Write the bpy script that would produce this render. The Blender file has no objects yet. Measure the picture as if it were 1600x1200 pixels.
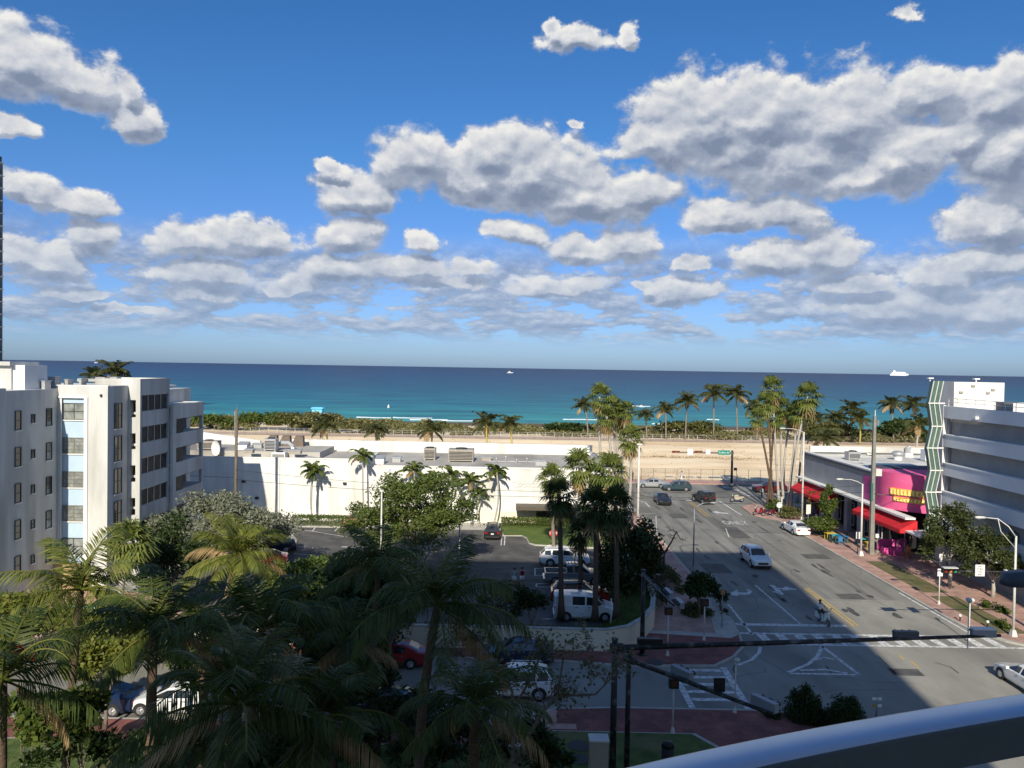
import bpy, bmesh, math, random
from mathutils import Vector, Matrix
random.seed(7)
R = math.radians
scn = bpy.context.scene
col = scn.collection
H = 18.5                      # eye height of the photographer's balcony
F = 1200.0                    # focal length in photo pixels (photo is 1600 wide)

# ------------------------------------------------------------------ camera
pit, rol = math.atan(25 / 1200), math.atan(0.01656)
fwd = Vector((0, math.cos(pit), -math.sin(pit)))
up0 = Vector((0, math.sin(pit), math.cos(pit)))
rt0 = Vector((1, 0, 0))
rgt = rt0 * math.cos(rol) + up0 * math.sin(rol)
upv = -rt0 * math.sin(rol) + up0 * math.cos(rol)
cam = bpy.data.cameras.new("camera")
cam.sensor_width = 36; cam.lens = 36 * F / 1600
cam.clip_start = 0.05; cam.clip_end = 200000
camo = bpy.data.objects.new("camera", cam)
m = Matrix.Identity(4)
for i in range(3):
    m[i][0] = rgt[i]; m[i][1] = upv[i]; m[i][2] = -fwd[i]
m.translation = (0, 0, H)
camo.matrix_world = m
col.objects.link(camo); scn.camera = camo

def ray(px, py): return fwd + rgt * ((px - 800) / F) + upv * ((600 - py) / F)
def G(px, py, z=0.0):
    d = ray(px, py); t = (z - H) / d.z
    return Vector((d.x * t, d.y * t, z))
def D(px, py, Y):
    d = ray(px, py); t = Y / d.y
    return Vector((d.x * t, Y, H + d.z * t))

# ------------------------------------------------------------------ colour / materials
def S(r, g, b):
    f = lambda c: (c / 255) / 12.92 if c / 255 <= 0.04045 else ((c / 255 + 0.055) / 1.055) ** 2.4
    return (f(r), f(g), f(b), 1)
def C(r, g=None, b=None):
    return (r, r, r, 1) if g is None else (r, g, b, 1)
MATS = {}
def mat(name, c1, c2=None, scale=3.0, detail=4, rough=0.7, metal=0.0, bump=0.0, spec=0.4, coord='Object', stretch=(1, 1, 1), c3=None, s3=0.3, lo=.35, hi=.65):
    if name in MATS: return MATS[name]
    M = bpy.data.materials.new(name); M.use_nodes = True
    N = M.node_tree.nodes; L = M.node_tree.links
    b = N['Principled BSDF']
    b.inputs['Roughness'].default_value = rough; b.inputs['Metallic'].default_value = metal
    b.inputs['Specular IOR Level'].default_value = spec
    b.inputs['Base Color'].default_value = c1
    if c2 is not None or bump:
        if coord == 'World':
            tc = N.new('ShaderNodeNewGeometry'); src = tc.outputs['Position']
        else:
            tc = N.new('ShaderNodeTexCoord'); src = tc.outputs['Object']
        mp = N.new('ShaderNodeMapping'); mp.inputs['Scale'].default_value = stretch
        L.new(src, mp.inputs['Vector'])
        nz = N.new('ShaderNodeTexNoise'); nz.inputs['Scale'].default_value = scale; nz.inputs['Detail'].default_value = detail
        nz.inputs['Roughness'].default_value = 0.6
        L.new(mp.outputs['Vector'], nz.inputs['Vector'])
        out = None
        if c2 is not None:
            rp = N.new('ShaderNodeValToRGB')
            rp.color_ramp.elements[0].position = lo; rp.color_ramp.elements[1].position = hi
            rp.color_ramp.elements[0].color = c1; rp.color_ramp.elements[1].color = c2
            L.new(nz.outputs['Fac'], rp.inputs['Fac']); out = rp.outputs['Color']
        if c3 is not None:
            n2 = N.new('ShaderNodeTexNoise'); n2.inputs['Scale'].default_value = s3; n2.inputs['Detail'].default_value = 5
            L.new(mp.outputs['Vector'], n2.inputs['Vector'])
            r2 = N.new('ShaderNodeValToRGB'); r2.color_ramp.elements[0].position = .5; r2.color_ramp.elements[1].position = .68
            L.new(n2.outputs['Fac'], r2.inputs['Fac'])
            mx = N.new('ShaderNodeMixRGB'); mx.inputs['Color2'].default_value = c3
            L.new(r2.outputs['Color'], mx.inputs['Fac']); L.new(out, mx.inputs['Color1']); out = mx.outputs['Color']
        if out is not None: L.new(out, b.inputs['Base Color'])
        if bump:
            bp = N.new('ShaderNodeBump'); bp.inputs['Strength'].default_value = bump; bp.inputs['Distance'].default_value = .05
            L.new(nz.outputs['Fac'], bp.inputs['Height']); L.new(bp.outputs['Normal'], b.inputs['Normal'])
    MATS[name] = M
    return M
def leafmat(name, c1, c2, trans=.35, rough=.5, spec=.3):
    if name in MATS: return MATS[name]
    M = bpy.data.materials.new(name); M.use_nodes = True
    N = M.node_tree.nodes; L = M.node_tree.links
    b = N['Principled BSDF']; b.inputs['Roughness'].default_value = rough; b.inputs['Specular IOR Level'].default_value = spec
    g = N.new('ShaderNodeNewGeometry'); rp = N.new('ShaderNodeValToRGB')
    rp.color_ramp.elements[0].color = c1; rp.color_ramp.elements[1].color = c2
    L.new(g.outputs['Random Per Island'], rp.inputs['Fac']); L.new(rp.outputs['Color'], b.inputs['Base Color'])
    t = N.new('ShaderNodeBsdfTranslucent'); L.new(rp.outputs['Color'], t.inputs['Color'])
    mx = N.new('ShaderNodeMixShader'); mx.inputs['Fac'].default_value = trans
    L.new(b.outputs[0], mx.inputs[1]); L.new(t.outputs[0], mx.inputs[2])
    L.new(mx.outputs[0], N['Material Output'].inputs['Surface'])
    MATS[name] = M
    return M
def brickmat(name, c1, c2, mortar, scale=1.0, bw=.6, bh=.3, ms=.012):
    if name in MATS: return MATS[name]
    M = mat(name, c1); N = M.node_tree.nodes; L = M.node_tree.links
    g = N.new('ShaderNodeNewGeometry'); bt = N.new('ShaderNodeTexBrick')
    bt.inputs['Color1'].default_value = c1; bt.inputs['Color2'].default_value = c2; bt.inputs['Mortar'].default_value = mortar
    bt.inputs['Scale'].default_value = scale; bt.inputs['Brick Width'].default_value = bw; bt.inputs['Row Height'].default_value = bh
    bt.inputs['Mortar Size'].default_value = ms
    L.new(g.outputs['Position'], bt.inputs['Vector'])
    nz = N.new('ShaderNodeTexNoise'); nz.inputs['Scale'].default_value = .7; nz.inputs['Detail'].default_value = 6
    L.new(g.outputs['Position'], nz.inputs['Vector'])
    rp = N.new('ShaderNodeValToRGB'); rp.color_ramp.elements[0].position = .3; rp.color_ramp.elements[1].position = .7
    rp.color_ramp.elements[0].color = (.68, .68, .68, 1); rp.color_ramp.elements[1].color = (1.12, 1.1, 1.08, 1)
    L.new(nz.outputs['Fac'], rp.inputs['Fac'])
    mx = N.new('ShaderNodeMixRGB'); mx.blend_type = 'MULTIPLY'; mx.inputs['Fac'].default_value = 1
    L.new(bt.outputs['Color'], mx.inputs['Color1']); L.new(rp.outputs['Color'], mx.inputs['Color2'])
    L.new(mx.outputs['Color'], N['Principled BSDF'].inputs['Base Color'])
    N['Principled BSDF'].inputs['Roughness'].default_value = .85
    return M

# ------------------------------------------------------------------ mesh builder
class MB:
    def __init__(s): s.v = []; s.f = []; s.m = []
    def add(s, vs, fs, mi=0):
        o = len(s.v); s.v += [tuple(p) for p in vs]
        for f in fs: s.f.append(tuple(i + o for i in f)); s.m.append(mi)
        return s
    def box(s, x0, y0, z0, x1, y1, z1, mi=0):
        if x0 > x1: x0, x1 = x1, x0
        if y0 > y1: y0, y1 = y1, y0
        if z0 > z1: z0, z1 = z1, z0
        return s.add([(x0, y0, z0), (x1, y0, z0), (x1, y1, z0), (x0, y1, z0), (x0, y0, z1), (x1, y0, z1), (x1, y1, z1), (x0, y1, z1)],
              [(0, 3, 2, 1), (4, 5, 6, 7), (0, 1, 5, 4), (1, 2, 6, 5), (2, 3, 7, 6), (3, 0, 4, 7)], mi)
    def hexa(s, a, b, mi=0):      # a: 4 bottom pts ccw, b: 4 top pts
        return s.add(list(a) + list(b), [(0, 3, 2, 1), (4, 5, 6, 7), (0, 1, 5, 4), (1, 2, 6, 5), (2, 3, 7, 6), (3, 0, 4, 7)], mi)
    def quad(s, a, b, c, d, mi=0): return s.add([a, b, c, d], [(0, 1, 2, 3)], mi)
    def prism(s, poly, z0, z1, mi=0):
        n = len(poly)
        ar = sum(poly[i][0] * poly[(i + 1) % n][1] - poly[(i + 1) % n][0] * poly[i][1] for i in range(n))
        if ar < 0: poly = poly[::-1]
        vs = [(p[0], p[1], z0) for p in poly] + [(p[0], p[1], z1) for p in poly]
        fs = [tuple(range(n - 1, -1, -1)), tuple(range(n, 2 * n))] + [(i, (i + 1) % n, n + (i + 1) % n, n + i) for i in range(n)]
        return s.add(vs, fs, mi)
    def sheet(s, poly, z, mi=0):
        n = len(poly)
        ar = sum(poly[i][0] * poly[(i + 1) % n][1] - poly[(i + 1) % n][0] * poly[i][1] for i in range(n))
        if ar < 0: poly = poly[::-1]
        return s.add([(p[0], p[1], z) for p in poly], [tuple(range(n))], mi)
    def tube(s, pts, rad, n=8, mi=0, cap=True):
        pts = [Vector(p) for p in pts]
        if not hasattr(rad, '__len__'): rad = [rad] * len(pts)
        o = len(s.v); prev = None
        for i, p in enumerate(pts):
            t = (pts[min(i + 1, len(pts) - 1)] - pts[max(i - 1, 0)])
            if t.length < 1e-9: t = Vector((0, 0, 1))
            t.normalize()
            a = Vector((1, 0, 0)) if prev is None else prev
            if abs(a.dot(t)) > .95: a = Vector((0, 1, 0))
            a = (a - t * a.dot(t)).normalized(); b = t.cross(a); prev = a
            for k in range(n):
                q = 2 * math.pi * k / n
                s.v.append(tuple(p + (a * math.cos(q) + b * math.sin(q)) * rad[i]))
        for i in range(len(pts) - 1):
            for k in range(n):
                k2 = (k + 1) % n
                s.f.append((o + i * n + k, o + i * n + k2, o + (i + 1) * n + k2, o + (i + 1) * n + k)); s.m.append(mi)
        if cap:
            s.f.append(tuple(o + k for k in range(n - 1, -1, -1))); s.m.append(mi)
            e = o + (len(pts) - 1) * n
            s.f.append(tuple(e + k for k in range(n))); s.m.append(mi)
        return s
    def cyl(s, p0, p1, r, r2=None, n=12, mi=0): return s.tube([p0, p1], [r, r if r2 is None else r2], n, mi)
    def ball(s, c, rx, ry=None, rz=None, nu=10, nv=6, mi=0):
        ry = rx if ry is None else ry; rz = rx if rz is None else rz
        vs = [(c[0], c[1], c[2] - rz)]; fs = []
        for j in range(1, nv):
            a = -math.pi / 2 + math.pi * j / nv
            for i in range(nu):
                q = 2 * math.pi * i / nu
                vs.append((c[0] + rx * math.cos(a) * math.cos(q), c[1] + ry * math.cos(a) * math.sin(q), c[2] + rz * math.sin(a)))
        vs.append((c[0], c[1], c[2] + rz)); T = len(vs) - 1
        for i in range(nu):
            i2 = (i + 1) % nu
            fs.append((0, 1 + i2, 1 + i)); fs.append((T, T - nu + i, T - nu + i2))
            for j in range(nv - 2):
                a = 1 + j * nu
                fs.append((a + i, a + i2, a + nu + i2, a + nu + i))
        return s.add(vs, fs, mi)
    def build(s, name, mats, parent=None, smooth=False, local=False):
        me = bpy.data.meshes.new(name)
        vs = s.v
        if parent is not None and not local:
            o = parent
            off = Vector((0, 0, 0))
            while o is not None: off = off + Vector(o.location); o = o.parent
            vs = [(v[0] - off.x, v[1] - off.y, v[2] - off.z) for v in s.v]
        me.from_pydata(vs, [], s.f)
        if not isinstance(mats, (list, tuple)): mats = [mats]
        for q in mats: me.materials.append(q)
        if len(mats) > 1: me.polygons.foreach_set('material_index', s.m)
        if smooth: me.polygons.foreach_set('use_smooth', [True] * len(me.polygons))
        me.update()
        ob = bpy.data.objects.new(name, me); col.objects.link(ob)
        if parent is not None: ob.parent = parent
        return ob
def tag(o, label=None, cat=None, group=None, kind=None):
    if label: o['label'] = label
    if cat: o['category'] = cat
    if group: o['group'] = group
    if kind: o['kind'] = kind
    return o
def thing(name, label, cat, loc=(0, 0, 0), rz=0, group=None):
    o = bpy.data.objects.new(name, None); col.objects.link(o)
    o.location = loc; o.rotation_euler = (0, 0, rz); o.empty_display_size = .3
    return tag(o, label, cat, group)
def inst(name, mesh, parent, loc=(0, 0, 0), rot=(0, 0, 0), sc=(1, 1, 1)):
    o = bpy.data.objects.new(name, mesh); col.objects.link(o); o.parent = parent
    o.location = loc; o.rotation_euler = rot; o.scale = sc
    return o
def copy_tree(o, parent=None):
    c = o.copy(); col.objects.link(c)
    if parent is not None: c.parent = parent
    for ch in list(o.children): copy_tree(ch, c)
    return c
def text(name, body, size, m_, parent, loc, rot, extrude=.01, align='CENTER'):
    cu = bpy.data.curves.new(name, 'FONT'); cu.body = body; cu.size = size; cu.extrude = extrude
    cu.align_x = align; cu.align_y = 'CENTER'
    tmp = bpy.data.objects.new('t', cu); col.objects.link(tmp)
    dg = bpy.context.evaluated_depsgraph_get(); dg.update()
    me = bpy.data.meshes.new_from_object(tmp.evaluated_get(dg)); me.name = name
    bpy.data.objects.remove(tmp); bpy.data.curves.remove(cu)
    me.materials.clear(); me.materials.append(m_)
    o = bpy.data.objects.new(name, me); col.objects.link(o)
    if parent is not None: o.parent = parent
    o.location = loc; o.rotation_euler = rot
    return o

# ------------------------------------------------------------------ light
AZ = math.atan(0.096); EL = R(30)           # light travels toward +Y and slightly +X
sun = bpy.data.lights.new("sun", 'SUN'); sun.energy = 5.0; sun.angle = R(.53); sun.color = (1, .92, .76)
suno = bpy.data.objects.new("sun", sun); col.objects.link(suno)
sd = Vector((math.sin(AZ) * math.cos(EL), math.cos(AZ) * math.cos(EL), -math.sin(EL)))
suno.rotation_euler = sd.to_track_quat('-Z', 'Y').to_euler(); suno.location = (-10, -80, 90)

world = bpy.data.worlds.new("World"); scn.world = world; world.use_nodes = True
WN = world.node_tree.nodes; WL = world.node_tree.links
for n in list(WN): WN.remove(n)
def W(t, **k):
    n = WN.new(t)
    for a, b in k.items(): setattr(n, a, b)
    return n
def wm(op, a, b=None, c=None, clamp=False):
    n = W('ShaderNodeMath', operation=op); n.use_clamp = clamp
    for i, q in enumerate((a, b, c)):
        if q is None: continue
        if isinstance(q, (int, float)): n.inputs[i].default_value = q
        else: WL.new(q, n.inputs[i])
    return n.outputs[0]
def wv(op, a, b=None, c=None, out=0):
    n = W('ShaderNodeVectorMath', operation=op)
    for i, q in enumerate((a, b, c)):
        if q is None: continue
        if isinstance(q, (tuple, list)): n.inputs[i].default_value = q
        else: WL.new(q, n.inputs[i])
    return n.outputs[out]
def wmix(f, a, b):
    n = W('ShaderNodeMixRGB')
    for i, q in zip((0, 1, 2), (f, a, b)):
        if isinstance(q, (int, float)): n.inputs[i].default_value = q
        elif isinstance(q, tuple): n.inputs[i].default_value = q
        else: WL.new(q, n.inputs[i])
    return n.outputs[0]
def wsm(x, lo, hi, a=0.0, b=1.0):
    n = W('ShaderNodeMapRange', interpolation_type='SMOOTHSTEP')
    WL.new(x, n.inputs[0]); n.inputs[1].default_value = lo; n.inputs[2].default_value = hi
    n.inputs[3].default_value = a; n.inputs[4].default_value = b
    return n.outputs[0]
SKY = .105
sky = W('ShaderNodeTexSky', sky_type='NISHITA', sun_disc=False)
sky.sun_elevation = EL; sky.sun_rotation = math.pi + AZ
sky.altitude = 10; sky.air_density = 1.0; sky.dust_density = .6; sky.ozone_density = 1.6
tcw = W('ShaderNodeTexCoord')
sep = W('ShaderNodeSeparateXYZ'); WL.new(tcw.outputs['Generated'], sep.inputs[0])
az = wm('ARCTAN2', sep.outputs[0], sep.outputs[1])
el = wm('ARCSINE', sep.outputs[2])
cmb = W('ShaderNodeCombineXYZ'); WL.new(az, cmb.inputs[0]); WL.new(el, cmb.inputs[1]); WL.new(el, cmb.inputs[2])
P0 = cmb.outputs[0]
LOBES = [  # cumulus lumps: centre and half size, in degrees*20 of azimuth/elevation as read off the photo
 (1090,180,112,72),(1200,175,125,68),(1310,185,112,78),(1395,245,84,60),(1015,215,62,30),(1250,240,160,54),(1150,225,140,50),(1340,275,120,26),
 (1450,140,90,44),(1560,150,112,60),(1580,225,110,86),(1500,205,50,60),(1555,335,80,46),
 (655,240,80,44),(770,238,72,44),(830,262,105,66),(905,295,125,46),(990,297,68,36),(730,268,60,40),(560,292,66,36),(515,257,30,9),
 (300,370,86,32),(405,366,90,30),(545,356,56,34),(660,368,32,18),(540,420,76,28),(650,418,85,26),(730,415,40,16),
 (320,455,60,15),(450,445,60,17),(860,445,80,18),(1060,455,70,24),(1010,440,24,10),(1340,440,80,20),(700,440,70,16),(120,455,60,11),(200,480,70,9),(790,362,60,20),(900,385,60,25),(980,376,58,30),(1130,338,82,34),(1215,334,62,36),(1210,402,84,34),(1290,388,62,38),(1080,412,25,13),
 (1540,402,85,32),(1480,425,75,34),
 (40,95,84,56),(112,118,82,40),(210,178,48,36),(15,192,42,20),(200,135,26,20),
 (15,285,45,26),(110,312,75,24),(60,300,60,26),(150,362,54,30),(60,402,80,30),
 (905,68,62,18),(870,50,24,12),(980,57,19,19),(1430,18,25,15),(900,190,18,10),
 (320,425,85,24),(1400,478,150,34),(1540,472,105,44),
 
]
def azel(px, py):
    d = ray(px, py).normalized(); return math.atan2(d.x, d.y), math.asin(d.z)
def noise2(vec, scale, detail, rough=.6, w=0):
    n = W('ShaderNodeTexNoise'); n.noise_dimensions = '3D'
    n.inputs['Scale'].default_value = scale; n.inputs['Detail'].default_value = detail; n.inputs['Roughness'].default_value = rough
    if w: vec = wv('ADD', vec, (w, w * .7, w * .3))
    WL.new(vec, n.inputs['Vector']); return n
def field(P, PL=None):
    PL = PL or P
    nw = noise2(wv('MULTIPLY', P, (1, 1.25, 0)), 11, 6, .62)
    Pw = wv('MULTIPLY_ADD', wv('SUBTRACT', nw.outputs['Color'], (.5, .5, .5)), (.085, .055, 0), PL)
    # keep the two elevation slots equal after warping
    s = W('ShaderNodeSeparateXYZ'); WL.new(Pw, s.inputs[0])
    c = W('ShaderNodeCombineXYZ'); WL.new(s.outputs[0], c.inputs[0]); WL.new(s.outputs[1], c.inputs[1]); WL.new(s.outputs[1], c.inputs[2])
    Pw = c.outputs[0]
    best = None
    for (cx, cy, a, b) in LOBES:
        ca, ce = azel(cx, cy + b * .25)
        ra = a / F * math.cos(ca) ** 2 * 1.07; rb = b / F * math.cos(ca) * 1.22
        sc = (1 / ra, 1 / rb, -1 / (rb * .72))
        q = wv('MULTIPLY_ADD', Pw, sc, (-ca * sc[0], -ce * sc[1], -ce * sc[2]))
        q = wv('MAXIMUM', q, (-50, 0, 0))
        l = wv('LENGTH', q, out=1)
        best = l if best is None else wm('SMOOTH_MIN', best, l, .22)
    fine = noise2(wv('MULTIPLY', P, (1, 1.4, 0)), 30, 8, .68, 3.1)
    fo = wm('SUBTRACT', fine.outputs['Fac'], .5)
    vs = []
    wob = noise2(wv('MULTIPLY', P, (1, 1.2, 0)), 26, 3, .6, 7.7)
    Pv = wv('MULTIPLY_ADD', wv('SUBTRACT', wob.outputs['Color'], (.5, .5, .5)), (.05, .04, 0), P)
    for sc_, am in ((15, .42), (36, .24)):
        v = W('ShaderNodeTexVoronoi'); v.voronoi_dimensions = '2D'; v.feature = 'SMOOTH_F1'; v.inputs['Scale'].default_value = sc_; v.inputs['Smoothness'].default_value = .35
        WL.new(wv('MULTIPLY', Pv, (1, 1.55, 0)), v.inputs['Vector']); vs.append(wm('MULTIPLY', wm('SUBTRACT', v.outputs['Distance'], .42), am))
    puff = wm('ADD', vs[0], vs[1])
    return wm('ADD', wm('MULTIPLY_ADD', fo, .95, puff), best), wm('MULTIPLY_ADD', fo, .5, puff), best, fine
D0, T0, B0_, fine0 = field(P0)
_d, T1, B1_, _f = field(wv('ADD', P0, (-.003, .009, .009)), wv('ADD', P0, (-.006, .017, .017)))
alpha = wsm(D0, .74, 1.14, 1.0, 0.0)
dif = wm('SUBTRACT', B1_, B0_)
lit = wm('MULTIPLY_ADD', wm('DIVIDE', dif, wm('ADD', wm('ABSOLUTE', dif), .20)), .44, .46)
lit = wm('MULTIPLY_ADD', wm('SUBTRACT', T1, T0), 1.1, lit, clamp=True)
core = wsm(D0, .1, .9, -.10, .10)
lit = wm('ADD', lit, core, clamp=True)
# far small cloud streets near the horizon, on a flat cloud deck
dz = wm('MAXIMUM', sep.outputs[2], .012)
cd = W('ShaderNodeCombineXYZ'); WL.new(wm('DIVIDE', sep.outputs[0], dz), cd.inputs[0]); WL.new(wm('DIVIDE', sep.outputs[1], dz), cd.inputs[1])
dc = W('ShaderNodeCombineXYZ'); WL.new(wm('MULTIPLY', az, 15.0), dc.inputs[0]); WL.new(wm('MULTIPLY', wm('LOGARITHM', wm('MAXIMUM', wm('ADD', el, .03), .01), 2.71828), 4.6), dc.inputs[1])
cdv = dc.outputs[0]
deck = noise2(cdv, 1.0, 8, .62, 5.7); deck2 = noise2(wv('ADD', cdv, (-.05, .30, 0)), 1.0, 6, .62, 5.7)
dk = wm('MULTIPLY', wsm(deck.outputs['Fac'], .40, .50), wsm(el, R(1.0), R(3.0)))
dk = wm('MULTIPLY', dk, wsm(el, R(10.0), R(6.5)))
dk = wm('MULTIPLY', dk, .88)
dlit = wm('MULTIPLY_ADD', wm('SUBTRACT', deck.outputs['Fac'], deck2.outputs['Fac']), 2.4, .40, clamp=True)
# unseen broken cloud added overhead and behind to lift and neutralise the shade
ov = wm('MULTIPLY', wsm(noise2(cd.outputs[0], 1.3, 5, .6, 2.2).outputs['Fac'], .42, .56), wm('MAXIMUM', wsm(el, R(33), R(42)), wm('MULTIPLY', wsm(wm('ABSOLUTE', az), R(60), R(75)), wsm(el, R(6), R(14)))))
lit2 = wmix(alpha, dlit, lit)
al2 = wm('MAXIMUM', alpha, dk)
al2 = wm('MULTIPLY', al2, wsm(el, R(.6), R(3.0), .1, 1.0))
rmp = W('ShaderNodeValToRGB'); WL.new(lit2, rmp.inputs[0])
cr = rmp.color_ramp; cr.elements[0].position = .10; cr.elements[0].color = S(120, 133, 156)
cr.elements[1].position = .95; cr.elements[1].color = S(226, 225, 222)
e = cr.elements.new(.40); e.color = S(152, 162, 180)
e = cr.elements.new(.68); e.color = S(192, 196, 204)
far = wsm(el, R(2.0), R(11.0), .45, 0.0)
ccol = wmix(far, rmp.outputs[0], S(148, 172, 203))
# atmosphere: keep Nishita, only nudged toward the photo's deeper blue high up
tint = W('ShaderNodeValToRGB'); WL.new(wsm(el, 0, R(30)), tint.inputs[0])
TINT = [(0, (.41, .61, 1.10)), (.16, (.38, .57, .98)), (.5, (.31, .62, .98)), (1, (.25, .60, .98))]
tint.color_ramp.elements[0].position = 0; tint.color_ramp.elements[0].color = (*TINT[0][1], 1)
tint.color_ramp.elements[1].position = 1; tint.color_ramp.elements[1].color = (*TINT[3][1], 1)
for p, c_ in TINT[1:3]: q = tint.color_ramp.elements.new(p); q.color = (*c_, 1)
skc = wv('MULTIPLY', sky.outputs[0], tint.outputs[0])
skc = wv('MULTIPLY', skc, (SKY, SKY, SKY))
final = wmix(al2, skc, ccol)
final = wmix(wm('MULTIPLY', ov, .12), final, (.80, .79, .77, 1))
bg = W('ShaderNodeBackground'); WL.new(final, bg.inputs[0]); bg.inputs[1].default_value = 1.0
wo = W('ShaderNodeOutputWorld'); WL.new(bg.outputs[0], wo.inputs[0])
world.cycles.sampling_method = 'MANUAL'; world.cycles.sample_map_resolution = 512
scn.view_settings.view_transform = 'Standard'; scn.view_settings.look = 'None'
scn.view_settings.exposure = .18; scn.view_settings.gamma = 1
scn.cycles.max_bounces = 6; scn.cycles.transparent_max_bounces = 8
scn.cycles.use_denoising = True
# ================================================================== GROUND
ASPH = mat('asphalt', C(.185, .179, .158), C(.275, .266, .235), .5, 8, .9, coord='World', stretch=(1, .25, 1), bump=.05, c3=C(.135, .131, .118), s3=.22)
ASPH2 = mat('asphalt_pale', C(.245, .236, .206), C(.33, .318, .276), .6, 8, .9, coord='World', stretch=(1, .35, 1), bump=.05, c3=C(.19, .183, .163), s3=.3)
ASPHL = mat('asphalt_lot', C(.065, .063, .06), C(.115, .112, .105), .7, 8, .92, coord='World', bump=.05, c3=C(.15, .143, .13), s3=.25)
CONC = mat('concrete', C(.38, .36, .32), C(.5, .48, .43), 1.2, 6, .9, coord='World', bump=.05)
BRICK = brickmat('brick_paving', S(196, 160, 146), S(180, 143, 130), S(164, 138, 128), 1, .4, .2)
BRICKR = brickmat('red_stamped_paving', S(146, 92, 84), S(126, 78, 74), S(104, 72, 68), 1, .5, .5)
PINKC = mat('pink_concrete', S(192, 156, 140), S(172, 134, 120), .8, 6, .9, coord='World', bump=.04)
SAND = mat('sand', S(250, 228, 192), S(240, 212, 170), .16, 8, .95, coord='World', stretch=(.45, 1, 1), bump=.2, c3=S(206, 176, 136), s3=.06)
SANDB = mat('beach_sand', S(232, 214, 184), S(204, 182, 150), .3, 6, .95, coord='World')
SOIL = mat('soil', C(.09, .065, .04), C(.16, .12, .08), 1.5, 7, .95, coord='World', bump=.2)
GRASS = mat('grass', C(.05, .085, .018), C(.11, .15, .035), 1.1, 8, .9, coord='World', bump=.3, c3=C(.16, .14, .06), s3=.3)
WHITEP = mat('road_paint', C(.76, .76, .74), C(.30, .295, .28), 3.5, 9, .8, coord='World', lo=.42, hi=.66)
YELP = mat('yellow_paint', C(.62, .40, .07), C(.42, .32, .14), 2, 8, .8, coord='World')
XL, XR = 16.6, 33.3
def st(name, mb, m_, smooth=False): return tag(mb.build(name, m_, smooth=smooth), kind='structure')

b = MB(); b.sheet([(-2500, -200), (2500, -200), (2500, 258), (-2500, 258)], -.02); st('ground', b, SOIL)
b = MB(); b.sheet([(-260, 20), (260, 20), (260, 127), (-260, 127)], .004); st('road', b, ASPH)
b = MB(); b.sheet([(-14, 37), (XL - 1.5, 36), (60, 30), (60, 62.3), (XL - 1, 62.6), (XL - 1, 48.5), (-14, 49.2)], .008); st('intersection', b, ASPH2)

def arc(cx, cy, r, a0, a1, n=8):
    return [(cx + r * math.cos(R(a0 + (a1 - a0) * i / n)), cy + r * math.sin(R(a0 + (a1 - a0) * i / n))) for i in range(n + 1)]
def gp(*pts): return [tuple(G(x, y, .12)[:2]) for x, y in pts]
# far left block, with the bulb-out corner
outA = [(-260, 48.2), (1.5, 48.2), (4, 47.9), (7, 47.45), (10.2, 47.5)] + gp((1118, 1040), (1148, 1026), (1163, 1010), (1158, 992), (1143, 965)) + [(16.0, 60), (XL, 63), (XL, 100)] + arc(XL - 5, 101.5, 5, 0, 90)
blockA = outA + [(-260, 106.5)]
b = MB(); b.prism(blockA, -.05, .12); st('pavement', b, CONC)
def offset_in(poly, d):          # shift an open polyline to its left by d
    out = []
    for i, p in enumerate(poly):
        a = Vector(poly[max(i - 1, 0)]); c = Vector(poly[min(i + 1, len(poly) - 1)])
        t = (c - a).normalized(); out.append((p[0] - t.y * d, p[1] + t.x * d))
    return out
def ribbon(poly_a, poly_b, z, mb, mi=0):
    for i in range(len(poly_a) - 1):
        mb.add([(*poly_a[i], z), (*poly_a[i + 1], z), (*poly_b[i + 1], z), (*poly_b[i], z)], [(0, 1, 2, 3)], mi)
b = MB(); k0 = offset_in(outA, .18); k1 = offset_in(outA, 1.95)
ribbon(k0[:4], k1[:4], .125, b, 0)
st('brick_sidewalk', b, [BRICKR])
b = MB()
b.sheet(k0[3:9] + [(15.4, 52.6), (9.6, 53.4), (8.6, 50.5), (2.2, 49.7)], .129); st('red_corner_paving', b, BRICKR)
b = MB(); b.sheet([(10.2, 54)] + [(14.6, 53.6), (15.6, 60), (XL - .2, 63), (XL - .2, 99.5), (12.5, 99.5), (12.2, 62)], .126); st('brick_sidewalk', b, BRICK)
# parking lot
lot = [(-30, 52.5), (5.5, 53.5), (10, 58), (11.2, 63), (11.2, 86.5), (-28, 86.5)]
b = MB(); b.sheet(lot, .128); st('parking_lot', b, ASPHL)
# near left block (the garden below the balcony)
outB = [(-260, 39.3), (0.0, 39.3), (.9, 40.3), (2.6, 41.3), (6, 41.55), (13.6, 41.5), (15.6, 41.2), (17.6, 40.3), (19.2, 38), (19.6, 34), (19.6, -60)]
b = MB(); b.prism(outB + [(-260, -60)], -.05, .12); st('pavement', b, CONC)
b = MB(); kB0 = offset_in(outB, -.18); kB1 = offset_in(outB, -2.3)
ribbon(kB0[:3], kB1[:3], .125, b, 0); st('brick_sidewalk', b, BRICKR)
b = MB(); b.sheet(kB0[3:8] + [(17, 36.6), (11, 36.4), (9.6, 38.6), (1.2, 38.7)], .128); st('red_corner_paving', b, BRICKR)
b = MB(); b.sheet([(-60, 36.9), (.8, 36.9), (1.2, 38.6), (9.4, 38.5), (10.8, 36.3), (17, 36.5), (17, 2), (-60, 2)], .132); st('lawn', b, GRASS)
b = MB(); b.sheet([(2.0, 38.8), (3.6, 38.8), (3.6, 39.4), (2.0, 39.4)], .135)
b.sheet([(1.3, 39.5), (2.6, 39.5), (2.7, 41.0), (1.6, 40.6)], .139); st('concrete_path', b, PINKC)
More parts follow.
